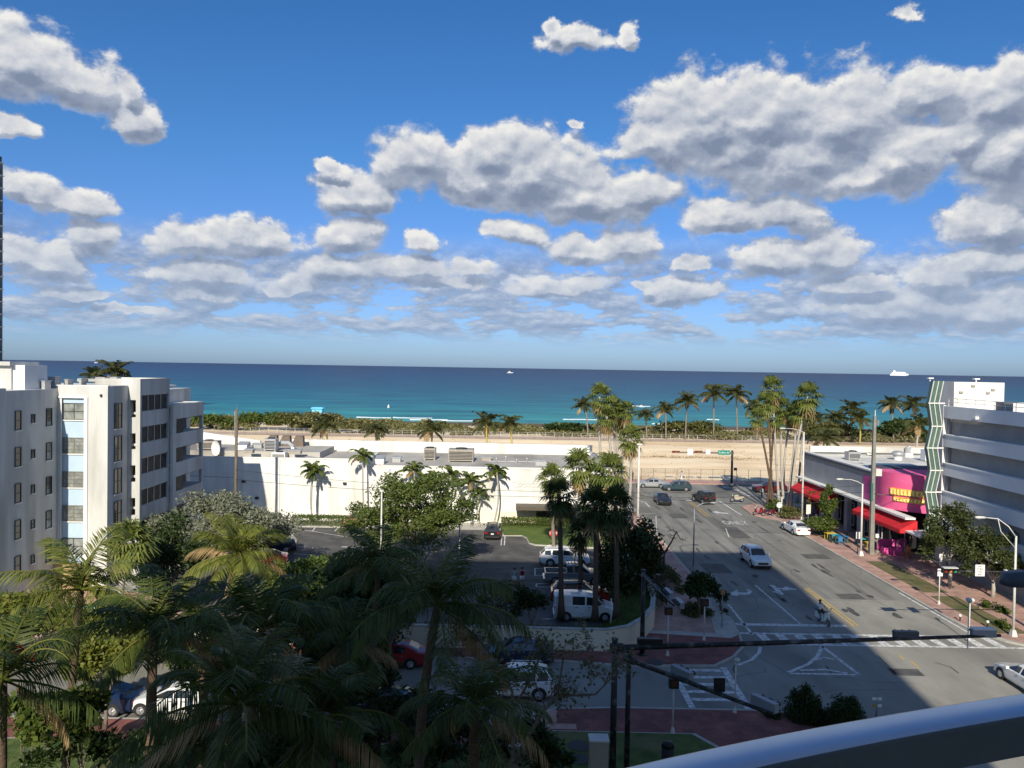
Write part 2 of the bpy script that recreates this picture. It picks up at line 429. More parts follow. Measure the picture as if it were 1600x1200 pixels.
# right block
outC = [(260, 49.6), (44, 49.6)] + [(40, 49.8), (36.6, 51.2), (34.6, 53), (XR + .2, 55.5), (XR, 58), (XR, 104), (XR + .8, 106), (XR + 3, 107.3), (260, 107.3)]
b = MB(); b.prism(outC, -.05, .12); st('pavement', b, CONC)
b = MB(); b.sheet([(44, 49.9), (40.2, 50.1), (36.8, 51.4), (34.9, 53.2), (XR + .45, 55.6), (XR + .2, 58), (XR + .2, 104), (XR + 1, 105.9), (41.6, 105.9), (41.6, 50.5)], .126); st('brick_sidewalk', b, BRICK)
b = MB()
for y0, y1 in ((54.5, 63.5), (64.5, 75), (83, 90), (100, 104)): b.sheet([(35.0, y0), (37.2, y0), (37.2, y1), (35.0, y1)], .131)
st('planting_strip', b, mat('dry_grass', C(.12, .11, .045), C(.18, .15, .075), 1.3, 6, .95, coord='World', c3=C(.07, .1, .025), s3=.6))
# far corner bulb-out with motorcycles
b = MB(); b.prism([(31.2, 99), (XR, 95.5), (XR + 4, 97), (XR + 4, 107), (34, 107.2), (31.6, 104.5)], -.045, .117); st('corner_island', b, BRICK)
# beach side of the avenue
b = MB(); b.prism([(-260, 125.3), (260, 125.3), (260, 129.0), (-260, 129.0)], -.05, .12); st('pavement', b, PINKC)
import mathutils
def hnoise(x, y, s): return mathutils.noise.noise(Vector((x * s, y * s, 3.3)))
b = MB(); nx, ny = 150, 44
for j in range(ny + 1):
    for i in range(nx + 1):
        x = -130 + 260 * i / nx; y = 128.7 + 70 * j / ny
        ed = min(1, j / 3) * min(1, (ny - j) / 3)
        z = .1 + ed * max(0, .32 * (hnoise(x, y * 2.2, .06) + .45 * hnoise(x, y * 2, .21)) + .12)
        b.v.append((x, y, z))
for j in range(ny):
    for i in range(nx):
        a = j * (nx + 1) + i; b.f.append((a, a + 1, a + nx + 2, a + nx + 1)); b.m.append(0)
st('sand_lot', b, SAND, True)
b = MB(); b.sheet([(-400, 198.4), (400, 198.4), (400, 206), (-400, 206)], .13); st('beach_walk', b, mat('beach_walk_paving', S(205, 178, 158), S(182, 160, 142), .4, 5, .9, coord='World'))
b = MB(); b.sheet([(-2400, 206), (2400, 206), (2400, 240), (-2400, 240)], .05)
b.add([(-2400, 240, .05), (2400, 240, .05), (2400, 266, -.55), (-2400, 266, -.55)], [(0, 1, 2, 3)])
st('beach', b, SANDB)
# sand mounds with scrub tint in the empty lot
def blob(mb, cx, cy, rx, ry, z, n=18, seed=0):
    rr = random.Random(seed); ph = [rr.uniform(0, 6.28) for _ in range(3)]
    pts = []
    for k in range(n):
        a = 2 * math.pi * k / n; q = 1 + .18 * math.sin(2 * a + ph[0]) + .13 * math.sin(3 * a + ph[1]) + .1 * math.sin(5 * a + ph[2])
        pts.append((cx + rx * q * math.cos(a), cy + ry * q * math.sin(a)))
    mb.sheet(pts, z)
# ------------------------------------------------------------------ sea
M = bpy.data.materials.new('sea_water'); M.use_nodes = True
N = M.node_tree.nodes; L = M.node_tree.links
g = N.new('ShaderNodeNewGeometry'); sp = N.new('ShaderNodeSeparateXYZ'); L.new(g.outputs['Position'], sp.inputs[0])
lg = N.new('ShaderNodeMath'); lg.operation = 'LOGARITHM'; lg.inputs[1].default_value = 10; L.new(sp.outputs[1], lg.inputs[0])
mr = N.new('ShaderNodeMapRange'); mr.inputs[1].default_value = 2.39; mr.inputs[2].default_value = 3.9; L.new(lg.outputs[0], mr.inputs[0])
rp = N.new('ShaderNodeValToRGB'); ce = rp.color_ramp
SEA = [(0, S(96, 160, 152)), (.03, S(44, 140, 144)), (.12, S(18, 112, 130)), (.3, S(5, 82, 112)), (.55, S(3, 60, 100)), (1, S(4, 42, 84))]
ce.elements[0].position = 0; ce.elements[0].color = SEA[0][1]; ce.elements[1].position = 1; ce.elements[1].color = SEA[-1][1]
for p, c_ in SEA[1:-1]: q = ce.elements.new(p); q.color = c_
L.new(mr.outputs[0], rp.inputs[0])
mp = N.new('ShaderNodeMapping'); mp.inputs['Scale'].default_value = (.35, 1, 1); L.new(g.outputs['Position'], mp.inputs[0])
n1 = N.new('ShaderNodeTexNoise'); n1.inputs['Scale'].default_value = .06; n1.inputs['Detail'].default_value = 8; n1.inputs['Roughness'].default_value = .62; L.new(mp.outputs[0], n1.inputs['Vector'])
r2 = N.new('ShaderNodeValToRGB'); r2.color_ramp.elements[0].position = .36; r2.color_ramp.elements[1].position = .66
r2.color_ramp.elements[0].color = (.50, .62, .74, 1); r2.color_ramp.elements[1].color = (1.55, 1.4, 1.25, 1); L.new(n1.outputs[0], r2.inputs[0])
mx = N.new('ShaderNodeMixRGB'); mx.blend_type = 'MULTIPLY'; mx.inputs[0].default_value = 1; L.new(rp.outputs[0], mx.inputs[1]); L.new(r2.outputs[0], mx.inputs[2])
bs = N['Principled BSDF']; L.new(mx.outputs[0], bs.inputs['Base Color']); bs.inputs['Roughness'].default_value = .35; bs.inputs['Specular IOR Level'].default_value = .03
n2 = N.new('ShaderNodeTexNoise'); n2.inputs['Scale'].default_value = .3; n2.inputs['Detail'].default_value = 6; L.new(mp.outputs[0], n2.inputs['Vector'])
bp = N.new('ShaderNodeBump'); bp.inputs['Strength'].default_value = .9; bp.inputs['Distance'].default_value = .5; L.new(n2.outputs[0], bp.inputs['Height']); L.new(bp.outputs[0], bs.inputs['Normal'])
b = MB(); ys = [249, 300, 400, 700, 1500, 4000, 10000, 30000, 90000]
for i in range(len(ys) - 1):
    a, c = ys[i], ys[i + 1]; wa, wc = 2400 + a * 1.6, 2400 + c * 1.6
    b.add([(-wa, a, -.4), (wa, a, -.4), (wc, c, -.4), (-wc, c, -.4)], [(0, 1, 2, 3)])
st('sea', b, M)
FOAM = mat('foam', C(.86, .88, .88), C(.62, .74, .76), .8, 6, .8, coord='World', stretch=(.4, 1, 1))
b = MB()
def foam(x0, x1, y, w, seed):
    rr = random.Random(seed); n = max(8, int((x1 - x0) / 1.5)); top = []; bot = []
    for i in range(n + 1):
        t = i / n; x = x0 + (x1 - x0) * t; e = (math.sin(math.pi * t) ** .4) if 0 < t < 1 else .02
        c = y + .8 * math.sin(t * 5 + seed) + rr.uniform(-.25, .25)
        top.append((x, c + w * e * rr.uniform(.5, 1.1))); bot.append((x, c - w * e * rr.uniform(.4, 1.0)))
    for i in range(n):
        h = .28
        mid0 = ((top[i][0]), (top[i][1] + bot[i][1]) / 2); mid1 = (top[i + 1][0], (top[i + 1][1] + bot[i + 1][1]) / 2)
        b.add([(*bot[i], -.37), (*bot[i + 1], -.37), (*mid1, h - .4), (*mid0, h - .4), (*top[i + 1], -.37), (*top[i], -.37)], [(0, 1, 2, 3), (3, 2, 4, 5)])
for k, (xa, xb, py, w) in enumerate([(555, 612, 653, 1.5), (612, 676, 653.5, 2.0), (690, 750, 658, 1.3), (640, 700, 656.5, .9), (880, 932, 656, 1.4), (1105, 1122, 656, 1.2), (985, 1015, 635, .5), (470, 530, 656, .8), (1020, 1060, 663, .8)]):
    p, q = G(xa, py, -.4), G(xb, py, -.4); foam(p.x, q.x, (p.y + q.y) / 2, w, k + 1)
st('surf', b, FOAM)
# ------------------------------------------------------------------ painted markings
b = MB(); yb = MB(); ZM = .0125
def line(mb, pts, w, z=ZM):
    pts = [Vector((p[0], p[1])) for p in pts]
    for i in range(len(pts) - 1):
        t = (pts[i + 1] - pts[i]).normalized(); n = Vector((-t.y, t.x)) * w / 2; e = t * (w * .2 if 0 < i else 0)
        a, c = pts[i] - e, pts[i + 1]
        mb.add([(*(a - n), z), (*(c - n), z), (*(c + n), z), (*(a + n), z)], [(0, 1, 2, 3)])
def pl(*pts): return [G(x, y, ZM)[:2] for x, y in pts]
line(b, [(15.9, 54.0), (34.0, 54.0)], .28); line(b, [(16.1, 51.9), (35.6, 51.9)], .28, ZM)
line(b, [(16.7, 55.9), (24.8, 55.9)], .5)
x = 17.6
while x < 33.6:
    b.sheet([(x, 52.06), (x + .62, 52.06), (x + .5, 53.84), (x - .12, 53.84)], ZM + .001); x += 1.32
line(b, [(10.2, 47.1), (10.2, 41.8)], .35); line(b, [(13.5, 47.6), (13.3, 41.8)], .4)
y = 42.7
while y < 47.3:
    b.sheet([(10.4, y), (13.2, y), (13.2, y + .38), (10.4, y + .38)], ZM + .001); y += 1.05
line(b, pl((1180, 914), (1252, 976)), .16)
line(b, pl((1138, 944), (1176, 992)), .2)
line(b, pl((1188, 1011), (1186, 1020), (1174, 1031), (1153, 1039)), .22)
line(b, pl((1405, 926), (1514, 989)), .16); line(b, pl((1514, 989), (1545, 1000)), .14)
line(b, pl((1285, 1010), (1277, 1026), (1262, 1038), (1228, 1052), (1342, 1054), (1285, 1010)), .24)
line(b, pl((1272, 1031), (1287, 1027), (1303, 1030)), .22, ZM + .001); line(b, pl((1250, 1047), (1290, 1046), (1325, 1052)), .22, ZM + .001)
def poly_px(*pts): b.sheet([tuple(G(x, y, ZM)[:2]) for x, y in pts], ZM)
poly_px((1137, 928), (1153, 921), (1152, 925), (1165, 926), (1169, 923), (1165, 920), (1172, 921), (1175, 925), (1170, 929.5), (1152, 929), (1155, 932))
poly_px((1202, 914), (1209, 914), (1214, 918), (1226, 918.5), (1226, 916), (1246, 921), (1222, 923), (1224, 920.5), (1217, 920), (1223, 926), (1225, 930), (1206, 924), (1213, 923.5))
line(b, pl((1124, 783), (1159, 805)), .2); line(b, pl((1151, 765), (1172, 776)), .25); line(b, pl((1072, 782), (1088, 782)), .45)
line(b, pl((1000, 803), (1024, 802)), .12); line(b, pl((1012, 813), (1030, 812.5)), .12); line(b, pl((1025, 806), (1026, 838)), .14)
line(b, pl((1000, 783), (1008, 785), (1015, 792)), .2)
line(b, pl((1134, 826), (1139, 839)), .12)
poly_px((1112, 800), (1121, 798.6), (1121, 799.8), (1137, 801.6), (1139, 803.4), (1122, 801.3), (1123, 802.6))
line(yb, pl((1257, 919), (1334, 978)), .14); line(yb, pl((1262, 919), (1341, 978)), .14)
line(yb, pl((1076, 784), (1104, 807)), .13); line(yb, pl((1080, 784), (1109, 807)), .13)
line(yb, pl((1404, 1023), (1412, 1030)), .14); line(yb, pl((1424, 1033), (1436, 1044)), .14)
lm = text('road_markings', 'ONLY', 1.0, WHITEP, None, (27.6, 93.6, ZM), (0, 0, 0), 0)
lm.scale = (1.15, 3.0, 1); tag(lm, kind='structure')
st('road_markings', b, WHITEP); st('yellow_road_markings', yb, YELP)
b = MB()
LZ = .137
def ll(*pts, w=.12): line(b, [G(x, y, LZ)[:2] for x, y in pts], w, LZ)
ll((440, 824), (488, 830)); ll((488, 830), (496, 820)); ll((488, 830), (554, 841)); ll((523, 830), (531, 821)); ll((556, 840), (560, 835)); ll((783, 852), (784, 838)); ll((788, 852), (789, 838))
ll((836, 888), (848, 889)); ll((836, 888), (836, 899)); ll((836, 899), (850, 899)); ll((838, 912), (838, 917)); ll((838, 912), (858, 912)); ll((838, 917), (858, 917)); ll((846, 967), (868, 967))
for k in range(4): ll((455 + k * 3, 853 + k * 12), (490 + k * 4, 856 + k * 12))
ll((534, 854), (548, 855), w=.35)
st('parking_lot_markings', b, WHITEP)
b = MB()
for (x, y, r) in [(1025, 1035, .5), (905, 1165, .55), (905, 1186, .5), (918, 1035, .3), (1180, 899, .25)]:
    p = G(x, y, .135); b.cyl((p.x, p.y, .134), (p.x, p.y, .15), r, n=20)
st('manhole_covers', b, mat('iron', C(.04, .04, .042), C(.07, .07, .07), 20, 3, .6, .3))
b = MB()
for pts in [((1290, 1040), (1300, 1052), (1345, 1053)), ((1371, 1024), (1400, 1053)), ((1461, 1035), (1485, 1042), (1498, 1052))]: line(b, pl(*pts), .12, .0105)
p = G(1415, 1050, .01); b.sheet([(p.x - 1.0, p.y - .55), (p.x + .9, p.y - .6), (p.x + 1.0, p.y + .5), (p.x - .9, p.y + .55)], .0105)
for (x0, y0, x1, y1) in [(1150, 858, 1240, 862), (1090, 768, 1165, 771), (1130, 830, 1330, 836)]: line(b, pl((x0, y0), (x1, y1)), .07, .0085)
rr = random.Random(77)
for i in range(46):                                  # sealed cracks wandering along the lanes
    x, y = rr.uniform(17.5, 32.5), rr.uniform(56, 106); pts = [(x, y)]; a = rr.choice((0, 1.57)) + rr.gauss(0, .25)
    for k in range(rr.randrange(3, 8)): a += rr.gauss(0, .3); x += math.cos(a) * rr.uniform(.5, 1.3); y += math.sin(a) * rr.uniform(.5, 1.3); pts.append((min(33, max(17, x)), y))
    line(b, pts, rr.uniform(.03, .07), .0085)
for i in range(16):
    x, y = rr.uniform(-12, 40), rr.uniform(42, 50); pts = [(x, y)]; a = rr.uniform(0, 6)
    for k in range(5): a += rr.gauss(0, .4); x += math.cos(a); y += math.sin(a) * .6; pts.append((x, min(47, max(42, y))))
    line(b, pts, .04, .0105)
st('road_patches', b, mat('tar', C(.07, .07, .07), C(.12, .12, .115), 1, 5, .8, coord='World'))

OIL = mat('oil_stain', C(.06, .058, .054), C(.11, .107, .1), .8, 6, .7, coord='World')
b = MB(); rr = random.Random(5)
for i in range(26):
    x, y = rr.choice((19.4, 22.8, 26.6, 29.8)) + rr.gauss(0, .3), rr.uniform(57, 104); blob(b, x, y, rr.uniform(.12, .3), rr.uniform(.4, 1.6), .0092, 12, i)
for i in range(22):
    x, y = rr.uniform(-4, 10) if i % 2 else rr.uniform(-24, -4), rr.uniform(58, 84); blob(b, x, y, rr.uniform(.2, .5), rr.uniform(.2, .6), .131, 12, i + 50)
st('oil_stains', b, OIL)
b = MB()
for (x0, y0, x1, y1) in ((18.2, 70, 20.6, 73.5), (27.3, 62.5, 29.4, 64.2), (24.9, 85, 27, 91), (29.6, 76, 32.2, 78.2), (20.4, 96, 22.6, 99)): b.sheet([(x0, y0), (x1, y0 + .1), (x1 - .05, y1), (x0 + .06, y1 - .08)], .0078)
for (x0, y0, x1, y1) in ((-20, 62, -15, 65), (-2, 70, 3, 72), (3, 60, 5.5, 66)): b.sheet([(x0, y0), (x1, y0 + .1), (x1 - .05, y1), (x0 + .06, y1 - .08)], .1296)
st('asphalt_repairs', b, mat('fresh_asphalt', C(.085, .083, .077), C(.13, .126, .115), 1.2, 7, .9, coord='World'))
b = MB()
for x in (18.9, 20.6, 22.6, 24.3, 26.3, 28.0, 29.9, 31.6): b.sheet([(x - .24, 56.4), (x + .24, 56.4), (x + .2, 108), (x - .28, 108)], .0062)
st('wheel_tracks', b, mat('polished_asphalt', C(.145, .141, .126), C(.255, .247, .218), .35, 8, .8, coord='World', stretch=(2, .2, 1)))
# ================================================================== BUILDINGS
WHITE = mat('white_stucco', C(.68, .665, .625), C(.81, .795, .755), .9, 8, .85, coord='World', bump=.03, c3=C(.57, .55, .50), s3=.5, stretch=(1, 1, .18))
WHITE2 = mat('white_paint', C(.78, .77, .74), C(.70, .69, .66), .6, 6, .7, coord='World')
CREAM = mat('cream_stucco', C(.76, .68, .50), C(.80, .73, .56), .35, 6, .85, coord='World', bump=.03)
GREYW = mat('grey_stucco', C(.30, .31, .33), C(.36, .37, .39), .5, 6, .85, coord='World', bump=.03)
GREYL = mat('pale_grey_stucco', C(.72, .73, .74), C(.80, .81, .82), .4, 6, .85, coord='World', bump=.03)
GREYD = mat('dark_grey_stucco', C(.15, .15, .15), C(.19, .19, .19), .4, 6, .85, coord='World')
BLUEP = mat('pale_blue_stucco', C(.42, .55, .66), C(.48, .6, .7), .8, 5, .8, coord='World')
GLASS = mat('window_glass', C(.02, .025, .03), C(.055, .06, .065), .6, 3, .08, spec=.6, coord='World')
FRAME = mat('dark_frame', C(.03, .03, .03), rough=.5)
WFRAME = mat('white_frame', C(.7, .7, .68), rough=.5)
ROOFG = mat('grey_roofing', C(.38, .355, .31), C(.48, .455, .41), .5, 7, .9, coord='World', stretch=(1, .3, 1), c3=C(.22, .2, .18), s3=.15)
ROOFW = mat('white_roofing', C(.70, .69, .65), C(.62, .60, .55), .4, 6, .85, coord='World', c3=C(.45, .43, .39), s3=.2)
METAL = mat('galvanised_metal', C(.38, .39, .4), C(.5, .5, .5), 4, 4, .45, .4)
DARK = mat('dark_interior', C(.015, .015, .017), rough=.8)
BEIGEM = mat('beige_metal', C(.30, .27, .23), C(.36, .33, .28), 2, 4, .6)
PINK = mat('pink_stucco', S(230, 102, 150), S(220, 88, 138), .8, 5, .75, coord='World')
MAG = mat('magenta_stucco', S(196, 84, 146), S(182, 72, 134), .8, 5, .75, coord='World')
REDF = mat('red_awning_canvas', S(206, 40, 48), S(184, 32, 42), 1.2, 5, .7, coord='World')

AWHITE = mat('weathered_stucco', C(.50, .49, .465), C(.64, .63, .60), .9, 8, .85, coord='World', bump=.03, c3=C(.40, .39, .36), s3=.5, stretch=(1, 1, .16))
# ---- apartment building on the left -----------------------------------------
xa = -36.2; Yf = 61.3                       # shaded wing wall plane, lit facade plane
ap = thing('apartment_building', 'white five storey apartment building with pale blue panels between its windows', 'apartment building', (-36, 62, 0))
fx0, fx1 = D(90, 700, Yf).x, D(168, 700, Yf).x
zt = D(130, 603, Yf).z
B0, B1 = D(197, 700, 64.2), D(215, 700, 64.2)
wl = MB()
Yl = D(8, 700, 55.3).y
# wing (facing +X), running toward the camera
wl.box(-60, 54.9, 0, fx0, Yf + .6, zt - .25)
wl.box(-62, 54.0, 0, D(9, 700, 54.9).x - .0, 54.9, zt - .05)       # neighbouring bay whose thin lit edge shows
# lit facade block, with the recessed blue bay between
bx0, bx1 = D(95.5, 700, Yf).x, D(133, 700, Yf).x
zb0, zb1 = D(114, 905, Yf).z, D(114, 622, Yf).z
wl.box(fx0, Yf, 0, bx0, Yf + 3, zt); wl.box(bx1, Yf, 0, fx1, Yf + 3, zt)
wl.box(bx0, Yf, zb1, bx1, Yf + 3, zt); wl.box(bx0, Yf, 0, bx1, Yf + 3, zb0)
wl.box(fx0, Yf + 3, 0, fx1 - .003, Yf + 3.2, zt - .002)
wl.box(-60, Yf + 3.2, 0, fx1 - .8, 79, zt - .6)
ztB = D(206, 592, 64.2).z; ztC = D(290, 632, 71).z
yB1 = 69.9; xB = B1.x
wl.box(xB - 4, 64.2, 0, xB - .001, 64.5, ztB) if False else None
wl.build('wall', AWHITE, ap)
# rounded trim round the blue bay
b = MB(); w_ = .16
b.box(bx0 - .02, Yf - .06, zb0, bx0 + .06, Yf, zb1); b.box(bx1 - .06, Yf - .10, zb0, bx1 + .22, Yf - .002, zb1 + .12); b.box(bx0 - .22, Yf - .10, zb1, bx1 - .06, Yf - .002, zb1 + .16)
b.build('bay_trim', WHITE2, ap)
b = MB(); b.box(bx0, Yf + .16, zb0, bx1, Yf + .4, zb1); b.build('bay_panel', BLUEP, ap)
def window(parent, x0, x1, z0, z1, y, bars=(1, 1), frame=FRAME, glass=GLASS, name='window', t=.05, facing='-y'):
    """window lying in a wall plane; facing -y: x0..x1 along X at Y=y; facing x: x0..x1 along Y at X=y"""
    f = MB(); p = MB()
    def bx(mb, a0, c0, a1, c1, d0, d1):
        if facing == '-y': mb.box(a0, y - d1, c0, a1, y - d0, c1)
        elif facing == '+x': mb.box(y + d0, a0, c0, y + d1, a1, c1)
        else: mb.box(y - d1, a0, c0, y - d0, a1, c1)
    bx(p, x0 + t, z0 + t, x1 - t, z1 - t, .004, .02)
    bx(f, x0, z0, x0 + t, z1, .003, .06); bx(f, x1 - t, z0, x1, z1, .003, .06); bx(f, x0 + t, z0, x1 - t, z0 + t, .003, .06); bx(f, x0 + t, z1 - t, x1 - t, z1, .003, .06)
    for k in range(1, bars[0] + 1):
        q = x0 + (x1 - x0) * k / (bars[0] + 1); bx(f, q - t * .4, z0 + t, q + t * .4, z1 - t, .021, .055)
    for k in range(1, bars[1] + 1):
        q = z0 + (z1 - z0) * k / (bars[1] + 1); bx(f, x0 + t, q - t * .35, x1 - t, q + t * .35, .021, .05)
    fo = f.build(name, frame, parent); p.build('pane', glass, fo)
    if facing != '-x': sl = MB(); bx(sl, x0 - .06, z0 - .09, x1 + .06, z0 - .002, .002, .11); sl.build('sill', WHITE2, fo)
    return fo
rows_py = [(630, 656), (684, 709), (737, 762), (790, 815), (841, 867)]
CURT = mat('curtained_glass', C(.16, .17, .16), C(.32, .34, .32), 1.4, 3, .2, spec=.6, coord='World')
for k, (pa, pb) in enumerate(rows_py):
    z1, z0 = D(115, pa, Yf).z, D(115, pb, Yf).z
    window(ap, bx0 + .08, bx1 - .08, z0, z1, Yf + .16, (1, 1) if k in (0, 4) else (1, 3), FRAME if k in (0, 4) else mat('bronze_frame', C(.2, .17, .13), rough=.5), CURT)
xw = fx0
for k in range(5):
    zc = zt - 2.45 - k * 2.68
    for (ya, yb_, h0, h1, gl) in ((56.0, 56.7, -.72, .72, GLASS), (57.9, 58.35, -.3, .36, GLASS), (59.75, 60.5, -.7, .7, CURT if k % 2 else GLASS)):
        window(ap, ya, yb_, zc + h0, zc + h1, xw, (0, 2 if (k + int(ya)) % 2 else 1), FRAME, gl, facing='+x', t=.06)
# section A (stair recess) wall, then strip B with rounded openings, south faces B and C
sb = MB()
sb.box(fx1 - .8, Yf + 3.2, 0, fx1 - .05, 64.6, zt - .2)
strip_x0, strip_x1 = B0.x, B1.x
oz = [(625, 652), (677, 702), (727, 753), (778, 805), (830, 856)]
sxa = strip_x0 + (strip_x1 - strip_x0) * .0; sxb = strip_x0 + (strip_x1 - strip_x0) * .62
yS = 64.6
last = ztB
for pa, pb in oz:
    z1, z0 = D(205, pa, yS).z, D(205, pb, yS).z
    sb.box(strip_x0 - .12, yS, z1, sxb, yS + .3, last); sb.box(strip_x0 - .12, yS, z0, strip_x0 + .1, yS + .3, z1); last = z0
sb.box(strip_x0 - .12, yS, 0, sxb, yS + .3, last); sb.box(strip_x0 - 3, yS + .31, 0, strip_x0 + .1, yS + .6, ztB - .01)
sb.box(sxb, yS, 0, strip_x1, yS + .3, ztB); sb.box(strip_x0 - 1.2, yS - .0, 0, strip_x0 + .12, yS + .3, ztB - .001) if False else None
# balcony decks: spandrels and openings on the +X side of B
xs = strip_x1
sp_rows = []
for k in range(5):
    ztop = ztB - 1.35 - k * 2.68; zbot = ztop - 1.45
    sp_rows.append((zbot, ztop))
prev = ztB
for zbot, ztop in sp_rows:
    sb.box(xs - .25, yS + .3, ztop, xs, yB1, prev); prev = zbot
sb.box(xs - .25, yS + .3, 0, xs, yB1, prev)
sb.box(xs - 5, yB1, 0, xs, yB1 + .25, ztB - .001)
sb.box(xs - 5.5, yS + .3, ztB - .3, xs - .25, yB1, ztB - .1)
# section C
yC1 = 77.0; xc = D(310, 700, yC1).x + .0; xc = xs + .35
cr_rows = [(ztC - 1.35 - k * 2.68 - 1.35, ztC - 1.35 - k * 2.68) for k in range(4)]
prev = ztC
for zbot, ztop in cr_rows:
    sb.box(xc - .25, yB1 + .25, ztop, xc, yC1, prev); prev = zbot
sb.box(xc - .25, yB1 + .25, 0, xc, yC1, prev)
for zbot, ztop in cr_rows:                               # end posts leave a see-through corner
    sb.box(xc - .25, yB1 + .25, zbot, xc - .002, yB1 + .9, ztop); sb.box(xc - .3, yC1 - .3, zbot, xc - .002, yC1, ztop)
sb.box(xc - 3.2, yC1 - .25, 0, xc - .3, yC1, cr_rows[-1][0]); 
for k, (zbot, ztop) in enumerate(cr_rows):
    up = ztC if k == 0 else cr_rows[k - 1][0]
    sb.box(xc - 3.2, yC1 - .25, ztop, xc - .25, yC1, up)
    sb.box(xc - 3.2, yC1 - .25, zbot, xc - 1.6, yC1, ztop)
    sb.box(xc - 3.2, yB1 + .3, zbot - .2, xc - .25, yC1 - .25, zbot - .02)
sb.box(xc - 3.2, yB1 + .25, ztC - .25, xc - .25, yC1 - .25, ztC - .05)
sb.box(xc - 3.5, yB1 + .25, 0, xc - 3.2, yC1, ztC - .3)
sb.box(xs - 3.2, yS + .3, 0, xs - 2.9, yB1, ztB - .32)     # back wall of balconies
for zbot, ztop in sp_rows: sb.box(xs - 2.9, yS + .3, zbot - .22, xs - .25, yB1, zbot - .02)
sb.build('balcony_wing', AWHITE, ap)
for k, (zbot, ztop) in enumerate(sp_rows):
    b = MB(); p = MB(); n = 4
    for i in range(n + 1):
        y = yS + .4 + (yB1 - yS - .5) * i / n; b.box(xs - .16, y - .035, zbot, xs - .09, y + .035, ztop)
    b.box(xs - .16, yS + .4, ztop - .07, xs - .09, yB1 - .1, ztop - .001); b.box(xs - .16, yS + .4, zbot + .001, xs - .09, yB1 - .1, zbot + .06)
    fo = b.build('balcony_frame', METAL, ap)
    p.box(xs - .135, yS + .4, zbot + .06, xs - .125, yB1 - .1, ztop - .07); p.build('pane', mat('balcony_shade', C(.012, .013, .015), C(.05, .05, .052), .9, 2, .5, spec=.1, coord='World'), fo)  # dark sheet stands in for the shade inside the open balcony
for k, (zbot, ztop) in enumerate(cr_rows):
    b = MB(); b.box(xc - .14, yB1 + .9, ztop - .06, xc - .08, yC1 - .35, ztop - .01); b.box(xc - .14, yB1 + .9, zbot + .0, xc - .08, yB1 + 2.6, ztop - .06); b.build('balcony_screen', mat('balcony_shade', C(.02)), ap)
# stair recess windows and door between facade and strip
for k in range(5):
    zc = zt - 2.2 - k * 2.68
    window(ap, Yf + 1.0, Yf + 2.2, zc - 1.3, zc + .8, fx1, (1, 1), FRAME, GLASS, 'window', facing='+x')
rb = MB()
rb.box(-60, Yf + 3.3, zt - .45, xs - 3.3, 79, zt - .3)
rb.build('roof', ROOFW, ap)
b = MB()
px0, px1 = D(0, 590, 58).x - 5, D(17.5, 590, 58).x
b.box(px0, 58, zt - .3, px1, 61, D(10, 566, 58).z); b.box(px0, 57.6, D(10, 567, 58).z - .2, px1 + .15, 61.2, D(10, 565, 58).z); b.build('stair_penthouse', AWHITE, ap)
b = MB(); b.box(px1 + .0, 58.2, zt - .3, px1 + .9, 61, D(10, 568, 58).z - .1); b.build('penthouse_side', GREYL, ap)
b = MB()
for (pa, pb, y, h) in ((38, 44, 60, .7), (52, 60, 61, .6), (64, 70, 60, .5), (75, 86, 62, .9), (100, 106, 63, .6), (123, 127, 64, .7), (150, 163, 66, .8), (172, 182, 68, .8)):
    p, q = D(pa, 600, y), D(pb, 600, y); b = MB(); b.box(p.x, y, zt - .3, q.x, y + .8, zt + h * .7)
    b.box(p.x - .05, y - .05, zt + h * .7, q.x + .05, y + .85, zt + h * .7 + .06); b.build('roof_vent', METAL, ap)
b = MB(); b.box(fx0 - .3, Yf + .05, zt, fx1 + .02, Yf + .3, zt + .06); b.build('parapet_cap', WHITE2, ap)
b = MB(); b.box(fx0 + .05, Yf - .5, 0, bx0 + 2.4, Yf - .002, 2.3); b.build('entrance_screen', mat('tan_wall', S(190, 160, 125), S(170, 140, 108), 1, 5, .8, coord='World'), ap)
b = MB(); b.box(D(157, 620, Yf).x, Yf - .12, D(160, 620, Yf).z, D(160, 620, Yf).x, Yf - .002, D(160, 616, Yf).z); b.build('wall_light', FRAME, ap)

# pool terrace
tb = MB(); tb.sheet([(-37, 47.5), (-24, 47.5), (-24, 58), (-30, 61), (-36, 61)], .134); st('pool_terrace', tb, PINKC)
tb = MB(); tb.sheet([(-35, 53), (-25.5, 53), (-25.5, 57.5), (-33, 57.5)], .142); st('swimming_pool', tb, mat('pool_water', C(.05, .38, .36), rough=.1))

# ---- far tower at the left edge ---------------------------------------------
tw = thing('apartment_tower', 'tall dark glass apartment tower with stacked balconies at the left edge of view', 'tower', (-165, 212, 0))
tx = D(6.0, 400, 229).x; zt2 = D(2, 250, 229).z
b = MB(); b.box(-190, 196.6, 0, tx - 1.0, 230, zt2 - 1); b.build('core', mat('tower_glass', C(.05, .065, .08), C(.1, .12, .13), .3, 3, .2, coord='World'), tw)
k = 0; z = 6.0; DKG = mat('smoked_glass', C(.03, .035, .045), rough=.15)
while z < zt2:
    b = MB(); b.box(-190, 195, z - .22, tx + .1, 229, z); b.build('balcony_slab', GREYL, tw)
    b = MB(); b.box(-190, 195.05, z + .002, tx, 195.12, z + 1.6); b.box(tx - .08, 195.12, z + .002, tx, 228, z + 1.6); b.build('balustrade', DKG, tw)
    z += 3.72; k += 1

